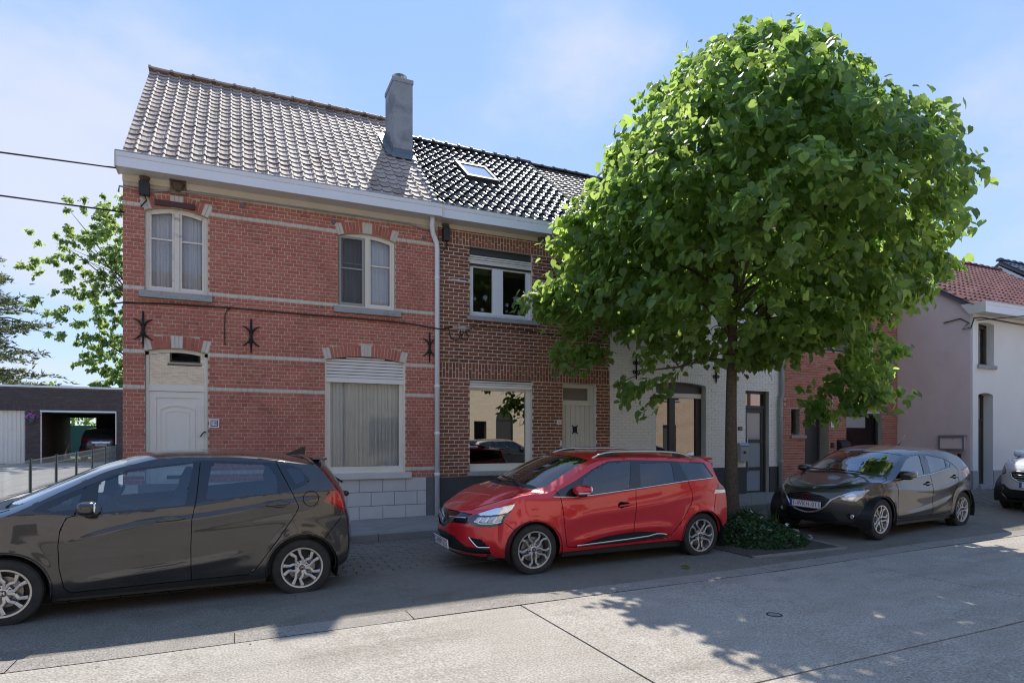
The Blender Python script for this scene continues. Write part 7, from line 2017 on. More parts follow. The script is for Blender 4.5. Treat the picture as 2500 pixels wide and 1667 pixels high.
TX, TY = 7.75, 8.0; TZ = zs(TX, TY)+.02
PROF = [(2.95, .3), (3.2, 1.2), (3.5, 1.95), (4.0, 2.65), (4.7, 2.92), (5.7, 2.75), (6.7, 2.2), (7.4, 1.6), (8.0, .95), (8.45, .25)]
tree = thing('street_tree', 'round broadleaf street tree with large bright green leaves rising from the kerbside bed', 'tree', (TX, TY, TZ))
pos, ax, nr, sc, CL = grow(TX, TY, TZ, PROF, TX+.02, TY-.06, 5, 2600, 16, .128, wall=10.85, thin=4.6, lumpy=.20,
    blobs=[(5.35, 9.15, 4.1, .62, 34), (4.75, 9.2, 4.05, .42, 14), (5.55, 9.3, 3.15, .48, 18), (5.3, 8.9, 4.95, .5, 18), (9.6, 6.9, 2.75, .6, 24), (10.2, 7.2, 3.3, .6, 20), (9.3, 6.6, 2.35, .35, 10), (10.3, 6.4, 4.3, .5, 14), (9.0, 7.2, 2.35, .42, 14), (8.0, 7.9, 8.55, .25, 10), (6.5, 8.6, 2.75, .5, 14)])
mb = MB((TX, TY, TZ)); limbs(mb, TX, TY, TZ-.05, .118, 8.0, TX+.02, TY-.06, CL, 3, 30, 3.15)
trunk = mb.build('trunk', M['bark'], tree, smooth=True)
cv = np.array([0, 0, CAM_H]); axis = np.array([TX+.02, TY-.06, 5.2])
out_ = (pos-axis); out_ /= np.linalg.norm(out_, axis=1, keepdims=True); tc = (cv-pos); dist = np.linalg.norm(tc, axis=1); tc /= dist[:, None]
fn_ = nr/np.linalg.norm(nr, axis=1, keepdims=True)
rfrac = np.linalg.norm((pos-axis)[:, :2], axis=1)/np.maximum(.3, pchip(PROF)(pos[:, 2]))
score = (sc/dist)**2*np.clip(abs(np.sum(fn_*tc, axis=1)), .2, 1)*np.where((np.sum(out_*tc, axis=1) > .45) & (rfrac > .86), 1, 1e-3)
order = np.argsort(-score); big_, rest_ = order[:300], order[300:]
V, F = leaves_mesh(pos[rest_]-np.array([TX, TY, TZ]), ax[rest_], nr[rest_], sc[rest_])
fol_me = fast_mesh('foliage', V, F, M['leaf'])
tag(link('foliage', fol_me, tree), kind='stuff')
leaf_me = fast_mesh('leaf', LV, LF, M['leaf'])
for i in big_:
    a = Vector(ax[i]).normalized(); n = Vector(nr[i]); n = (n-a*n.dot(a)).normalized(); s_ = a.cross(n)
    o = link('leaf', leaf_me, tree, tuple(pos[i]-np.array([TX, TY, TZ])))
    o.rotation_euler = Matrix((s_, a, n)).transposed().to_euler(); o.scale = (sc[i],)*3

# planting bed round the trunk
bed = [(6.35, 6.18), (7.97, 6.05), (8.22, 9.30), (6.15, 9.33)]
mb = MB(); n = 16; V = []
for j in range(n+1):
    for i in range(n+1):
        s, t = i/n, j/n; a = Vector(bed[0]).lerp(Vector(bed[1]), s); b = Vector(bed[3]).lerp(Vector(bed[2]), s); p = a.lerp(b, t)
        e = min(s, t, 1-s, 1-t); V.append((p.x, p.y, zs(p.x, p.y)+.004+min(1, e*6)*(.03+.025*noise.noise((p.x*5, p.y*5, 0)))))
mb.add(V, [(j*(n+1)+i, j*(n+1)+i+1, (j+1)*(n+1)+i+1, (j+1)*(n+1)+i) for j in range(n) for i in range(n)])
mb.build('planting_soil', M['soil'], kind='structure')
t = thing('bed_edging', 'thin concrete edging round the planting bed under the tree', 'edging', (7.2, 6.1, zs(7.2, 6.1)))
for k in range(2):
    a, b = bed[k], bed[k+1]
    d = Vector((b[0]-a[0], b[1]-a[1])); nn = Vector((-d.y, d.x)).normalized()*.03; m_ = max(1, int(d.length/.98))
    for q in range(m_):
        p0 = Vector(a)+d*(q/m_); p1 = Vector(a)+d*((q+1)/m_-.004)
        V = [(x-7.2, y-6.1, zs(x, y)-zs(7.2, 6.1)+h) for h in (-.05, .018) for x, y in ((p0-nn), (p1-nn), (p1+nn), (p0+nn))]
        mb = MB(); mb.add(V, [(0, 3, 2, 1), (4, 5, 6, 7), (0, 1, 5, 4), (1, 2, 6, 5), (2, 3, 7, 6), (3, 0, 4, 7)]); mb.build('edging_stone', M['kerb'], t)
gc = thing('ground_cover_plant', 'low dark green ground cover with small white flowers at the tree foot', 'plant', (7.3, 7.3, zs(7.3, 7.3)))
rn = np.random.default_rng(4); N_ = 6500
th_ = rn.uniform(0, 6.283, N_); f = rn.random(N_)**.5
gx = 7.22+f*.98*np.cos(th_)*(1+.12*np.sin(3*th_)); gy = 7.45+f*1.15*np.sin(th_)
hh = .40*(1-f**2.2)*(.8+.2*np.sin(gx*7)*np.cos(gy*6))
gz = np.array([zs(a, b) for a, b in zip(gx, gy)])+hh*rn.uniform(.55, 1.08, N_)+.03
P = np.stack([gx-7.3, gy-7.3, gz-zs(7.3, 7.3)], 1)
A = rn.normal(0, .6, (N_, 3))+np.stack([np.cos(th_)*.5, np.sin(th_)*.5-.1, -.2+0*th_], 1); Nn = rn.normal(0, .4, (N_, 3))+np.array([0, -.15, .9])
V, F = leaves_mesh(P, A, Nn, rn.uniform(.035, .065, N_), SV, SF); tag(link('foliage', fast_mesh('foliage', V, F, M['leaf_ground']), gc), kind='stuff')
fm = principled('white_petal', (.75, .72, .74), .7)
mb = MB()
for k in range(5):
    a = k*1.2566; mb.add([(0, 0, 0), (.014*math.cos(a-.5), .014*math.sin(a-.5), .004), (.026*math.cos(a), .026*math.sin(a), .002), (.014*math.cos(a+.5), .014*math.sin(a+.5), .004)], [(0, 1, 2, 3)])
flo = mesh_np('flower', mb.V, mb.F, [fm])
fx = [(6.95, 7.05), (7.25, 6.9), (7.6, 6.75), (7.75, 6.7), (7.85, 6.95), (7.95, 6.85), (8.05, 7.0), (7.7, 7.2), (7.45, 7.3), (7.1, 6.6), (8.0, 7.3), (7.55, 6.5), (7.3, 7.15), (6.8, 6.75), (7.95, 6.6), (8.1, 6.75)]
for k, (x, y) in enumerate(fx):
    r_ = math.hypot((x-7.22)/.98, (y-7.45)/1.15); h = .40*max(0, 1-r_**2.2)+.05
    link('flower', flo, gc, (x-7.3, y-7.3, zs(x, y)-zs(7.3, 7.3)+h), (R.uniform(.3, .9), R.uniform(-.3, .3), R.uniform(0, 3)), (1.25,)*3)
M['iris'] = leaf_mat('iris_blade', [(.05,.12,.03), (.075,.16,.035)], ((.2,.34,.05), (.26,.4,.06)), .3)
for (x, y, nb, lab) in ((8.05, 8.0, 16, 'upright clump of pale green sword leaves nearest the tree trunk'), (8.42, 7.72, 18, 'upright clump of pale green sword leaves nearest the grey car grille')):
    t = thing('iris_plant', lab, 'plant', (x, y, zs(x, y)), group='sword-leaved clumps in the planting bed')
    mb = MB()
    for k in range(nb):
        a = R.uniform(0, 6.28); r_ = R.uniform(0, .11); h = R.uniform(.26, .44); ln = R.uniform(.02, .10); w = R.uniform(.007, .012); bx, by = r_*math.cos(a), r_*math.sin(a); px, py = -math.sin(a)*w, math.cos(a)*w
        V = []
        for q in range(5):
            s = q/4; ww = (1-s**2.5); V += [(bx+ln*math.cos(a)*s*s-px*ww, by+ln*math.sin(a)*s*s-py*ww, h*s), (bx+ln*math.cos(a)*s*s+px*ww, by+ln*math.sin(a)*s*s+py*ww, h*s)]
        mb.add(V, [(2*q, 2*q+1, 2*q+3, 2*q+2) for q in range(4)])
    mb.build('blades', M['iris'], t, kind='stuff')
# bits blown against the kerb and over the lane
rn = np.random.default_rng(9); N_ = 420
gx = rn.uniform(-1, 9, N_); near = rn.random(N_) < .6
gy = np.where(near, 9.33-abs(rn.normal(0, .05, N_)), rn.uniform(5.2, 9.2, N_))
P = np.stack([gx, gy, np.array([zs(a, b) for a, b in zip(gx, gy)])+.008], 1)
A = rn.normal(0, 1, (N_, 3))*np.array([1, 1, .15]); Nn = np.array([0, 0, 1.])+rn.normal(0, .25, (N_, 3))
V, F = leaves_mesh(P, A, Nn, rn.uniform(.012, .035, N_), SV, SF)
tag(link('leaf_litter', fast_mesh('leaf_litter', V, F, leaf_mat('dry_leaf', [(.12,.09,.05), (.2,.16,.09), (.08,.1,.04)], ((.2,.15,.06), (.2,.15,.06)), .1))), 'scraps of dry leaf on the parking lane and along the kerb', 'leaf litter', kind='stuff')
fl_ = link('fallen_leaf', leaf_me, None, (5.15, 6.05, zs(5.15, 6.05)+.02), (.1, -.15, .8), (.11,)*3); tag(fl_, 'single green leaf lying on the dark lane before the red car', 'leaf')

# ================================================================== behind the houses, to the left
def zy(v): return .20+max(0, v-11)*.0205
yard = sheet('driveway', -42, -4.62, [11.33, 14, 18, 24, 32.0], 0, M['yard'], hf=lambda u, v: zy(v))
sheet('gravel_border', -4.60, -1.4, [11.33, 14, 18, 24, 33], -.01, M['gravel'], hf=lambda u, v: zy(v))
sheet('lawn', -60, 30, [38.5, 80], .62, M['grass'], hf=lambda u, v: 0)
GV = 32.0
O = (-9, GV, .6)
gar = thing('garage_building', 'flat roofed dark brick garage block, one door raised and one cream door shut', 'garage', O)
opsg = [op(-11.3, -8.02, .5, 2.88), op(-7.50, -4.76, .5, 2.88)]
mb = MB(O); wall_backing(mb, -15.5, -2.5, GV, GV+.25, .4, 3.86, opsg); wg = mb.build('front_wall', M['mortar_dk2'], gar)
it = courses(-12.6, -2.6, .62, 2.89, .066, opsg, 'wild', .205, .010, lambda k: M['brick_dark']) + courses(-12.6, -2.6, 3.12, 3.82, .066, [], 'wild', .205, .010, lambda k: M['brick_dark']) + soldiers(-12.6, -2.6, 2.89, 3.12, .066, .010, M['brick_dark'], split=0)
lay(wg, O, GV, it, dep=.010, jit=.004, nmax=0)
mb = MB(O); mb.box(-15.6, -2.4, GV-.06, GV+.3, 3.84, 3.92); mb.box(-15.5, -2.5, GV+.3, 38.2, 3.70, 3.84); mb.build('roof', M['pvc'], gar)
mb = MB(O); mb.box(-15.5, -15.3, GV+.25, 38.2, .4, 3.7); mb.box(-2.7, -2.5, GV+.25, 38.2, .4, 3.7); mb.box(-7.85, -7.70, GV+.25, 38.2, .4, 3.7); mb.box(-15.3, -7.85, 38.0, 38.2, .4, 3.7); mb.box(-6.55, -2.7, 38.0, 38.2, .4, 3.7); mb.box(-7.7, -6.55, 38.0, 38.2, 2.75, 3.7); mb.box(-15.3, -2.7, GV+.25, 38.0, .45, .62); mb.build('side_wall', M['brick_dark'], gar)
w_ = (11.3-8.02)/22
gd = MB(O); gd.box(-11.3, -8.02, GV+.16, GV+.2, .6, 2.86); gdo = gd.build('garage_door', M['door_cream'], gar)
for k in range(22):
    mb = MB(O); a = -11.3+k*w_; mb.prismz([(a, GV+.158), (a+w_*.2, GV+.13), (a+w_*.6, GV+.13), (a+w_*.8, GV+.158)], .62, 2.85); mb.build('rib', M['door_cream'], gdo)
mb = MB(O); mb.box(-7.5, -4.76, GV-.06, GV+.1, 2.80, 2.87); mb.box(-7.5, -4.76, GV+.1, GV+2.2, 2.83, 2.88); mb.build('raised_door', M['pvc'], gar)
for a in (-7.5, -4.80): mb = MB(O); mb.box(a, a+.04, GV+.0, GV+.08, .6, 2.80); mb.build('door_track', M['steel'], gar)
t = thing('hanging_flowers', 'pot of pink flowers hanging on the garage pillar between the two doors', 'flower pot', (-7.78, GV-.12, 2.35))
mb = MB(); mb.lathe([(0, 0), (.07, 0), (.10, .16), (.11, .17)], (0, 0, 0), n=12); mb.build('pot', principled('green_pot', (.03, .10, .07), .5), t)
rn = np.random.default_rng(2); N_ = 90; P = rn.normal(0, .09, (N_, 3))*np.array([1.2, .8, .8])+np.array([0, -.02, .27])
V, F = leaves_mesh(P, rn.normal(0, 1, (N_, 3)), rn.normal(0, 1, (N_, 3)), rn.uniform(.05, .09, N_), SV, SF); tag(link('blossoms', fast_mesh('blossoms', V, F, principled('pink_blossom', (.55, .16, .5), .7)), t), kind='stuff')
gs, _ = build_car('parked_car', 'dark crossover standing tail first inside the open garage', (-5.60, 36.75, .62), rad(-90), SUV, M['paint_dark'], fine=.5)
number_plate(gs, '1-GEU-262', (3.235, 0, .76), (0, rad(-6), math.pi))
t = thing('privacy_fence', 'blue-green screened garden fence seen through the garage', 'fence', (-8, 46, .6))
for k in range(8):
    mb = MB(); mb.box(k*1.25-5, k*1.25-3.8, -.02, .02, 0, 1.9); mb.build('screen_panel', principled('teal_screen', (.07, .16, .19), .7), t)
    mb = MB(); mb.box(k*1.25-3.79, k*1.25-3.76, -.03, .03, 0, 2.0); mb.build('post', M['iron'], t)
hd = thing('garden_hedge', 'dark hedge behind the screened fence, seen through the open garage', 'hedge', (-8, 52, .6))
rn = np.random.default_rng(12); N_ = 3000; P = np.stack([rn.uniform(-7, 7, N_), rn.normal(0, .5, N_), rn.uniform(0, 4.2, N_)], 1)
V, F = leaves_mesh(P, rn.normal(0, 1, (N_, 3)), rn.normal(0, 1, (N_, 3)), rn.uniform(.3, .5, N_), SV, SF); tag(link('foliage', fast_mesh('foliage', V, F, M['leaf_far']), hd), kind='stuff')
# low wire fence that runs back beside the driveway
M['fence_green'] = principled('dark_green_coating', (.018, .035, .033), .45)
M['fence_wire'] = principled('grey_wire', (.22, .23, .22), .6)
fu = -4.53
t = thing('wire_fence', 'low dark green wire mesh fence running back beside the driveway', 'fence', (fu, 18.47, zy(18.47)))
pv = [18.47+2.39*k for k in range(-3, 6)]
for k, v in enumerate(pv):
    b = zy(v)-zy(18.47)
    mb = MB(); mb.box(-.03, .03, v-18.47-.03, v-18.47+.03, b-.05, b+.82); mb.build('post', M['fence_green'], t)
    if k < len(pv)-1:
        mb = MB(); b2 = zy(pv[k+1])-zy(18.47); n = 34; r_ = .0022
        for i in range(1, n):
            y = v-18.47+2.39*i/n; h = b+(b2-b)*i/n; mb.add([(r_, y-r_, h+.02), (-r_, y, h+.02), (r_, y+r_, h+.02), (r_, y-r_, h+.78), (-r_, y, h+.78), (r_, y+r_, h+.78)], [(0, 1, 4, 3), (1, 2, 5, 4), (2, 0, 3, 5)])
        for h in (.04, .06, .24, .42, .60, .62, .76, .78):
            mb.add([(r_*1.4, v-18.47, b+h-r_), (r_*1.4, v-18.47, b+h+r_), (-r_, v-18.47, b+h), (r_*1.4, v-18.47+2.39, b2+h-r_), (r_*1.4, v-18.47+2.39, b2+h+r_), (-r_, v-18.47+2.39, b2+h)], [(0, 1, 4, 3), (1, 2, 5, 4), (2, 0, 3, 5)])
        mb.build('mesh_panel', M['fence_wire'], t)
# far trees
def far_tree(name, label, x, y, z0, prof, cx, cy_, seed, nclu, per, size, r0, nl, m, zlow):
    t = thing(name, label, 'tree', (x, y, z0))
    pos, ax, nr, sc, CL = grow(x, y, z0, prof, cx, cy_, seed, nclu, per, size, lumpy=.42)
    mb = MB((x, y, z0)); limbs(mb, x, y, z0, r0, prof[-1][0]-1, cx, cy_, CL, seed, nl, zlow); mb.build('trunk', M['bark_far'], t, smooth=True)
    V, F = leaves_mesh(pos-np.array([x, y, z0]), ax, nr, sc, SV, SF); tag(link('foliage', fast_mesh('foliage', V, F, m), t), kind='stuff')
far_tree('background_tree', 'tall airy broadleaf tree behind the garage, partly behind the red brick house', -3.6, 41, .6, [(3.6, .8), (5.0, 3.2), (8, 4.3), (10.5, 4.6), (13, 4.0), (15, 2.3), (16.0, .4)], -4.3, 41, 21, 800, 46, .22, .30, 34, M['leaf_far'], 3.0)
far_tree('background_tree', 'low shrubby tree top just showing over the garage roof', -9.4, 40.5, .6, [(2.5, .4), (3.4, 1.2), (4.3, 1.0), (4.8, .2)], -9.4, 40.5, 23, 40, 24, .2, .08, 6, M['leaf_far'], 1.2)
t = thing('pine_tree', 'dark pine with layered branches at the left picture edge behind the garage', 'tree', (-12.9, 42, .6))
mb = MB(); mb.tube([(0, 0, 0), (.1, 0, 5), (0, 0, 12)], [.28, .2, .04], 10)
rr = random.Random(3); P = []; A = []
for k in range(80):
    z = 2.6+8.6*rr.random()**1.2; a = rr.uniform(0, 6.283); L_ = (5.6*(1-(z-2)/12)+.6)*rr.uniform(.65, 1.1); e = Vector((L_*math.cos(a), L_*math.sin(a), z+rr.uniform(-.35, .25)))
    mb.tube([(0, 0, z-.2), (e.x*.5, e.y*.5, z+.08), tuple(e)], [.06, .04, .01], 5)
    for q in range(46):
        s = rr.uniform(.3, 1.03); c = Vector((e.x*s, e.y*s, z-.2+(e.z-z+.2)*s))+Vector((rr.gauss(0, .26), rr.gauss(0, .26), rr.gauss(0, .10)))
        for j in range(4): P.append(tuple(c)); A.append((rr.gauss(0, 1)+math.cos(a)*.6, rr.gauss(0, 1)+math.sin(a)*.6, rr.gauss(.35, .5)))
mb.build('trunk', M['bark_far'], t, smooth=True)
P = np.array(P); A = np.array(A); rn = np.random.default_rng(8)
NV = np.array([(0, 0, 0), (.11, .3, 0), (0, 1, 0), (-.11, .3, 0)]); NF = np.array([(0, 1, 2), (0, 2, 3)])
V, F = leaves_mesh(P, A, rn.normal(0, 1, P.shape), rn.uniform(.22, .40, len(P)), NV, NF); tag(link('foliage', fast_mesh('foliage', V, F, M['needle']), t), kind='stuff')

# ================================================================== small things on and between the houses
def nest(x, z, w, h, lab, Y=V_FACE-.02, board=False, box=False):
    t = thing('swallow_nest', lab, 'bird nest', (x, Y, z), group='swallow nests under the eaves')
    mb = MB(); V = []; n = 10
    for i in range(7):
        ph = -math.pi/2*(1-i/6)
        for j in range(n+1):
            a = math.pi*j/n; k = 1+.08*noise.noise((x+i, j*.7, z))
            V.append((w*math.cos(ph)**.8*math.cos(a)*k, -w*.95*max(0, math.cos(ph))**.8*math.sin(a)*k, h*math.sin(ph)))
    mb.add(V, [(i*(n+1)+j, i*(n+1)+j+1, (i+1)*(n+1)+j+1, (i+1)*(n+1)+j) for i in range(6) for j in range(n)]); mb.build('mud_cup', M['mud'], t, smooth=False)
    if board: mb = MB(); mb.box(-w*1.15, w*1.15, -.02, .0, -h*1.25, .03); mb.box(-w*1.15, w*1.15, -w*1.0, 0, .03, .045); mb.build('board', M['nest_wood'], t)
nest(-1.265, 5.70, .075, .10, 'small mud swallow nest at the corner of the red house, over a black box')
nest(-.81, 5.66, .10, .13, 'swallow nest on a little wooden board under the red house eaves', board=True)
nest(3.60, 5.66, .075, .06, 'mud swallow nest beside the white downpipe, over a black box')
nest(5.62, 5.67, .085, .08, 'bare mud swallow nest under the middle of the brown house eaves')
for (x, z0, z1, lab, w) in ((-1.265, 5.40, 5.60, 'black cable box below the corner swallow nest of the red house', .07), (3.60, 5.34, 5.59, 'black cable box below the nest beside the white downpipe', .06)):
    t = thing('cable_box', lab, 'cable box', (x, V_FACE-.02, z0), group='black cable boxes under the eaves')
    mb = MB(); mb.box(-w, w, -.10, .008, 0, z1-z0); q = mb.build('box', M['black_plastic'], t)
    mb = MB(); mb.tube([(.0, -.05, 0), (.03, -.05, -.08), (-.05, -.03, -.18)], .012, 6); mb.build('cable_stub', M['cable'], t)
Yc = V_FACE-.022
flag_cable('wall_cable', 'black cable clipped along the red brick front between the storeys', [(-1.70, Yc+.03, 3.70), (-1.53, Yc, 3.735), (-.9, Yc, 3.765), (-.075, Yc, 3.778), (1.2, Yc, 3.77), (1.9, Yc-.01, 3.77), (2.6, Yc-.02, 3.76), (3.05, Yc-.02, 3.74), (3.30, Yc-.03, 3.70), (3.43, Yc-.10, 3.68), (3.56, Yc-.03, 3.70), (3.72, Yc, 3.76)], .013)
flag_cable('drop_cable', 'thin black cable hanging down the red brick front beside the middle wall anchor', [(-.04, Yc, 3.775), (-.10, Yc, 3.75), (-.14, Yc, 3.66), (-.145, Yc, 3.4), (-.14, Yc, 3.17)], .008)
flag_cable('wall_cable', 'black cable under the upper window sill of the brown brick house', [(4.06, Yc, 3.745), (4.2, Yc-.02, 3.80), (4.4, Yc, 3.81), (5.2, Yc, 3.80), (6.2, Yc, 3.74), (7.25, Yc, 3.70)], .009)
P = [(3.66, Yc, 3.72), (3.70, Yc, 3.58), (3.78, Yc, 3.50), (3.86, Yc, 3.52), (3.90, Yc, 3.62), (3.90, Yc, 3.69)]
flag_cable('cable_loop', 'hanging loop of black cable left of the splitter on the brown brick house', P, .008)
P = [(3.99+.07*math.cos(a), Yc-.005, 3.59+.075*math.sin(a)) for a in [i*.5 for i in range(18)]]+[(4.06, Yc, 3.70), (4.12, Yc, 3.78)]
flag_cable('cable_coil', 'small coil of black cable below the splitter on the brown brick house', P, .008)
flag_cable('conduit', 'grey conduit following the top of the red brick wall under the eaves', [(-1.62, Yc+.06, 5.43), (-1.60, Yc, 5.50), (-1.35, Yc-.01, 5.48), (-1.15, Yc-.01, 5.49), (-.95, Yc, 5.535), (-.6, Yc-.02, 5.555), (.4, Yc-.01, 5.575), (2.0, Yc-.01, 5.58), (2.9, Yc-.01, 5.57), (3.3, Yc, 5.49)], .014, m=M['grey_pipe'], cat='conduit')
flag_cable('overhead_cable', 'overhead cable running to the gutter corner of the red house, the upper of two', [(-1.60, 10.72, 5.66), (-2.97, 10.7, 5.62), (-8, 10.6, 5.55), (-22, 10.4, 5.8)], .012, group='overhead cables left of the red house')
flag_cable('overhead_cable', 'overhead cable running to the red house wall, the lower of two', [(-1.53, 10.98, 5.10), (-2.97, 10.7, 5.02), (-8, 10.2, 4.92), (-22, 9.4, 5.1)], .012, group='overhead cables left of the red house')
flag_cable('overhead_cable', 'thin overhead cable leaving the corner of the white house to the right', [(16.62, 9.06, 4.56), (18.5, 8.2, 4.75), (22, 6.6, 5.25), (28, 4, 6.2)], .012)
flag_cable('cable_bundle', 'looped black cable bundle at the top corner of the pink gable wall', [(16.58, 9.8, 4.62), (16.57, 9.4, 4.66), (16.57, 9.2, 4.52), (16.57, 9.35, 4.38), (16.58, 9.16, 4.40), (16.60, 9.10, 4.62), (16.9, 9.10, 4.66), (18.5, 9.1, 4.62), (22, 9.1, 4.6)], .014)
# letter box and iron gate against the pink gable
t = thing('letter_box', 'silver framed letter box with pink front hung on the pink gable wall', 'letter box', (16.59, 9.26, 1.36))
mb = MB(); ring_poly(mb, 0, .62, 0, .36, .045, -.02, .0); mb.V = [(-y*0-.10+y, x, z) for x, y, z in mb.V]; mb.box(-.10, .0, 0, .62, .0, .36) if False else None
mb.box(-.115, -.0, -.01, .63, .355, .385); mb.build('frame', M['zinc'], t)
mb = MB(); mb.box(-.105, .0, .03, .59, .03, .35); q = mb.build('front', M['render_pink'], t)
mb = MB(); mb.lathe([(0, 0), (.012, 0)], (-.107, .28, .28), 'x', 8); mb.build('lock', M['iron'], t)
t = thing('garden_gate', 'narrow dark mesh gate standing in front of the pink gable wall', 'gate', (16.40, 9.36, .50))
mb = MB(); mb.box(-.03, .03, -.06, .0, -.1, .78); mb.box(-.03, .03, .86, .92, -.1, .84); mb.box(-.02, .02, .0, .86, .66, .70); mb.box(-.02, .02, .0, .86, .02, .06); mb.build('frame', M['iron'], t)
mb = MB()
for k in range(16): y = .03+k*.053; mb.box(-.004, .004, y-.004, y+.004, .06, .66)
for k in range(4): mb.box(-.006, .002, .0, .86, .15+k*.14, .158+k*.14)
mb.build('mesh_panel', M['iron'], t)
mb = MB(); mb.tube([(-.03, .06, .45), (-.07, .06, .45), (-.07, .18, .45)], .012, 6); mb.box(-.04, -.03, .02, .07, .3, .55); mb.build('handle', M['iron'], t)

# ================================================================== the other side of the street (seen in the windows and the paintwork)
def brick_tex(name, c1, c2, mort, sc=1.0):
    m = principled(name, c1, .85); nt = m.node_tree; N = nt.nodes.new; L = nt.links.new
    g = N('ShaderNodeNewGeometry'); mp = N('ShaderNodeVectorMath'); sx = N('ShaderNodeSeparateXYZ'); cx_ = N('ShaderNodeCombineXYZ')
    L(g.outputs['Position'], sx.inputs[0]); L(sx.outputs['X'], cx_.inputs['X']); L(sx.outputs['Z'], cx_.inputs['Y'])
    b = N('ShaderNodeTexBrick'); b.inputs['Color1'].default_value = (*c1, 1); b.inputs['Color2'].default_value = (*c2, 1); b.inputs['Mortar'].default_value = (*mort, 1)
    b.inputs['Scale'].default_value = 1; b.inputs['Brick Width'].default_value = .21*sc; b.inputs['Row Height'].default_value = .065*sc; b.inputs['Mortar Size'].default_value = .008
    L(cx_.outputs[0], b.inputs['Vector']); L(b.outputs['Color'], nt.nodes['Principled BSDF'].inputs['Base Color'])
    return m
M['op_white'] = brick_tex('pale_mixed_brick', (.62, .57, .51), (.46, .37, .33), (.66, .63, .58))
M['op_cream'] = brick_tex('yellow_brick', (.60, .48, .32), (.68, .56, .40), (.66, .58, .46))
M['op_brown'] = brick_tex('brown_brick', (.34, .21, .13), (.42, .29, .19), (.48, .42, .34))
M['op_pink'] = brick_tex('rose_brick', (.46, .30, .27), (.52, .36, .32), (.55, .46, .42))
M['op_roof'] = worn('brown_roof', [(.13,.08,.06), (.20,.13,.10)], scale=6, rough=.7, bump=.5, bscale=9)
sheet('opposite_pavement', -42, 60, [-7.4, -3.75], .10, M['flag'], hf=lambda u, v: zg(u))
tag(bpy.data.objects['opposite_pavement'], kind='structure')
def opposite(u0, u1, vf, ze, zr, m, ops, label, doors=(), skylights=()):
    z0 = zg((u0+u1)/2); O = ((u0+u1)/2, vf, z0)
    h = thing('brick_house', label, 'house', O)
    mb = MB(O); wall_backing(mb, u0, u1, vf-.3, vf, z0-.1, ze, ops); mb.build('front_wall', m, h)
    d = 9.; vr = vf-d/2
    for a, b in ((u0, u0+.2), (u1-.2, u1)):
        mb = MB(O); mb.prismx([(vf-.3, z0), (vf-.3, ze), (vr, zr), (vf-d, ze), (vf-d, z0)], a, b); mb.build('side_wall', m, h)
    mb = MB(O); mb.box(u0+.2, u1-.2, vf-d, vf-d+.2, z0, ze); mb.build('back_wall', m, h)
    mb = MB(O); mb.prismx([(vf+.35, ze-.1), (vf+.35, ze+.05), (vr, zr+.15), (vf-d-.3, ze+.05), (vf-d-.3, ze-.1), (vr, zr)], u0-.05, u1+.05); rf = mb.build('roof', M['op_roof'], h)
    k = (zr-ze)/(vr-vf)
    for (a, b, t) in skylights:
        v0 = vf+(vr-vf)*t; v1 = v0-1.0; za = ze+.15+(zr-ze)*t; zb = za+(zr-ze)*(1.0/(d/2))
        mb = MB(O); mb.add([(a, v0, za), (b, v0, za), (b, v1, zb), (a, v1, zb), (a, v0, za+.1), (b, v0, za+.1), (b, v1, zb+.1), (a, v1, zb+.1)], [(0, 3, 2, 1), (4, 5, 6, 7), (0, 1, 5, 4), (1, 2, 6, 5), (2, 3, 7, 6), (3, 0, 4, 7)])
        mb.build('skylight', principled('pale_skylight', (.5, .53, .56), .15, coat=1), h)
    mb = MB(O); mb.prismx([(vf, ze-.14), (vf+.36, ze-.14), (vf+.36, ze+.02), (vf, ze+.02)], u0, u1); mb.build('gutter', M['zinc'], h)
    for i, o in enumerate(ops):
        mb = MB(O); isd = i in doors
        ring_poly(mb, o['x0'], o['x1'], o['z0'], o['zs'], .07, vf-.2, vf-.12)
        if o['za']: arch_head(mb, o, .07, vf-.2, vf-.12, o['zs']-.02)
        if isd: mb.box(o['x0']+.07, o['x1']-.07, vf-.18, vf-.14, o['z0']+.07, o['zs']-.07)
        w = mb.build('front_door' if isd else 'window', M['dark_frame'], h)
        if not isd:
            mb = MB(O); mb.add([(o['x0']+.07, vf-.16, o['z0']+.07), (o['x0']+.07, vf-.16, o['zs']-.07), (o['x1']-.07, vf-.16, o['zs']-.07), (o['x1']-.07, vf-.16, o['z0']+.07)], [(0, 1, 2, 3)]); mb.build('pane', M['glass'], w)
            mb = MB(O); mb.box(o['x0']-.06, o['x1']+.06, vf, vf+.06, o['z0']-.07, o['z0']-.002); mb.build('sill', M['bluestone'], w)
    return h
VO = -7.4
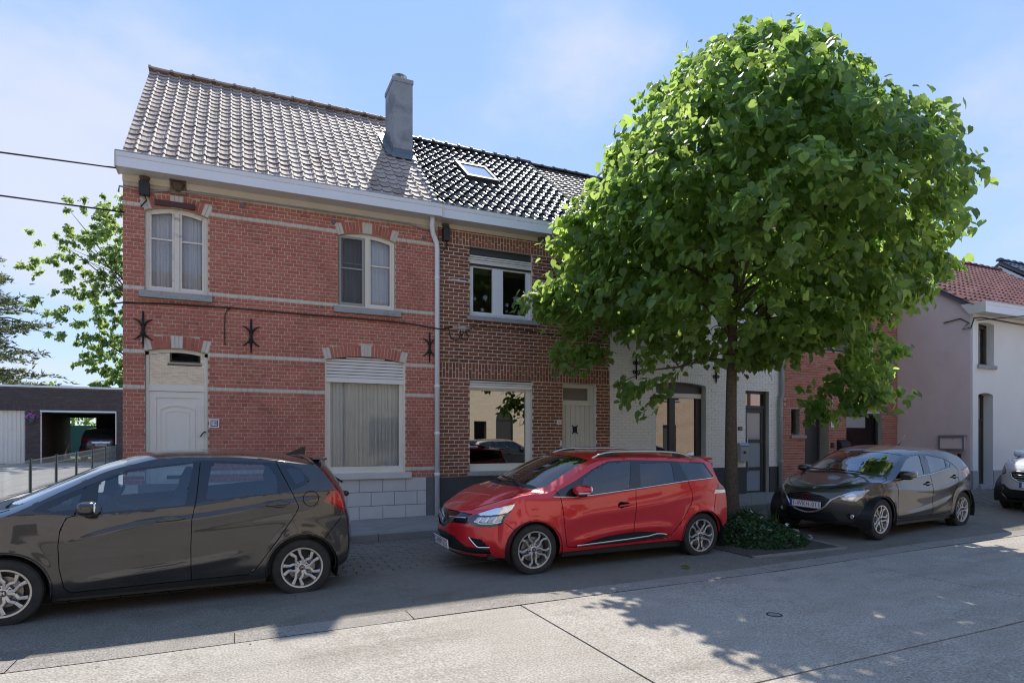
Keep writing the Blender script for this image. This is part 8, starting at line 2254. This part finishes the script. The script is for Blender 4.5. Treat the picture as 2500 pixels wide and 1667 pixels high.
opposite(-11, 4.6, VO, 6.4, 9.6, M['op_white'], [op(-2.5, -1.33, 4.9, 5.9), op(-6, -4.6, 4.6, 5.9), op(1.2, 2.6, 4.6, 5.9), op(-6.2, -4.4, 1.0, 2.6), op(.9, 2.8, 1.0, 2.6), op(-2.3, -1.3, .1, 2.4)], 'pale mixed brick house across the street, mirrored in the fanlight of number eighteen', doors=(5,))
opposite(4.9, 18.2, VO-.6, 5.2, 9.2, M['op_cream'], [op(11.5, 12.2, 1.5, 2.6), op(12.75, 13.75, .3, 2.7, 3.2), op(6.0, 8.2, 1.0, 2.7), op(15.2, 17.0, 1.0, 2.7)], 'yellow brick house with arched door across the street, mirrored in number sixteen', doors=(1,), skylights=((8.5, 10.0, .35), (14, 15.2, .4)))
opposite(18.5, 30, VO, 6.0, 9.4, M['op_brown'], [op(20, 21.8, 1.0, 2.6), op(23.4, 24.4, .3, 2.5), op(26, 27.8, 1.0, 2.6), op(20.2, 21.6, 4.0, 5.3), op(23.2, 24.6, 4.0, 5.3), op(26.2, 27.6, 4.0, 5.3)], 'brown brick house across the street, mirrored in the windows of number fourteen', doors=(1,))
opposite(30.3, 44, VO, 6.0, 9.4, M['op_pink'], [op(32, 33.8, 1.0, 2.6), op(36, 37, .5, 2.7), op(39, 40.8, 1.0, 2.6), op(32.2, 33.6, 4.0, 5.3), op(39.2, 40.6, 4.0, 5.3)], 'rose brick house across the street, mirrored in the doors of the grey car', doors=(1,))
opposite(-26, -11.3, VO, 5.6, 9.0, M['op_brown'], [op(-16, -14, 1.0, 2.6), op(-19, -18, .1, 2.4), op(-23, -21, 1.0, 2.6), op(-16, -14.5, 3.9, 5.0), op(-23, -21.5, 3.9, 5.0)], 'brown brick house across the street, mirrored in the black car bonnet', doors=(1,))
ot = thing('street_tree', 'tall tree behind the yellow house across the street, mirrored in an upper window', 'tree', (17.5, -17.5, .3)); ot.scale = (1.6, 1.6, 1.55)
link('trunk', trunk.data, ot); tag(link('foliage', fol_me, ot), kind='stuff')
os_, _ = build_car('parked_car', 'dark crossover parked across the street, mirrored in the ground floor window of number sixteen', (12.2, -3.0, zg(10)), math.pi+rad(1), SUV, M['paint_dark'], fine=.4)
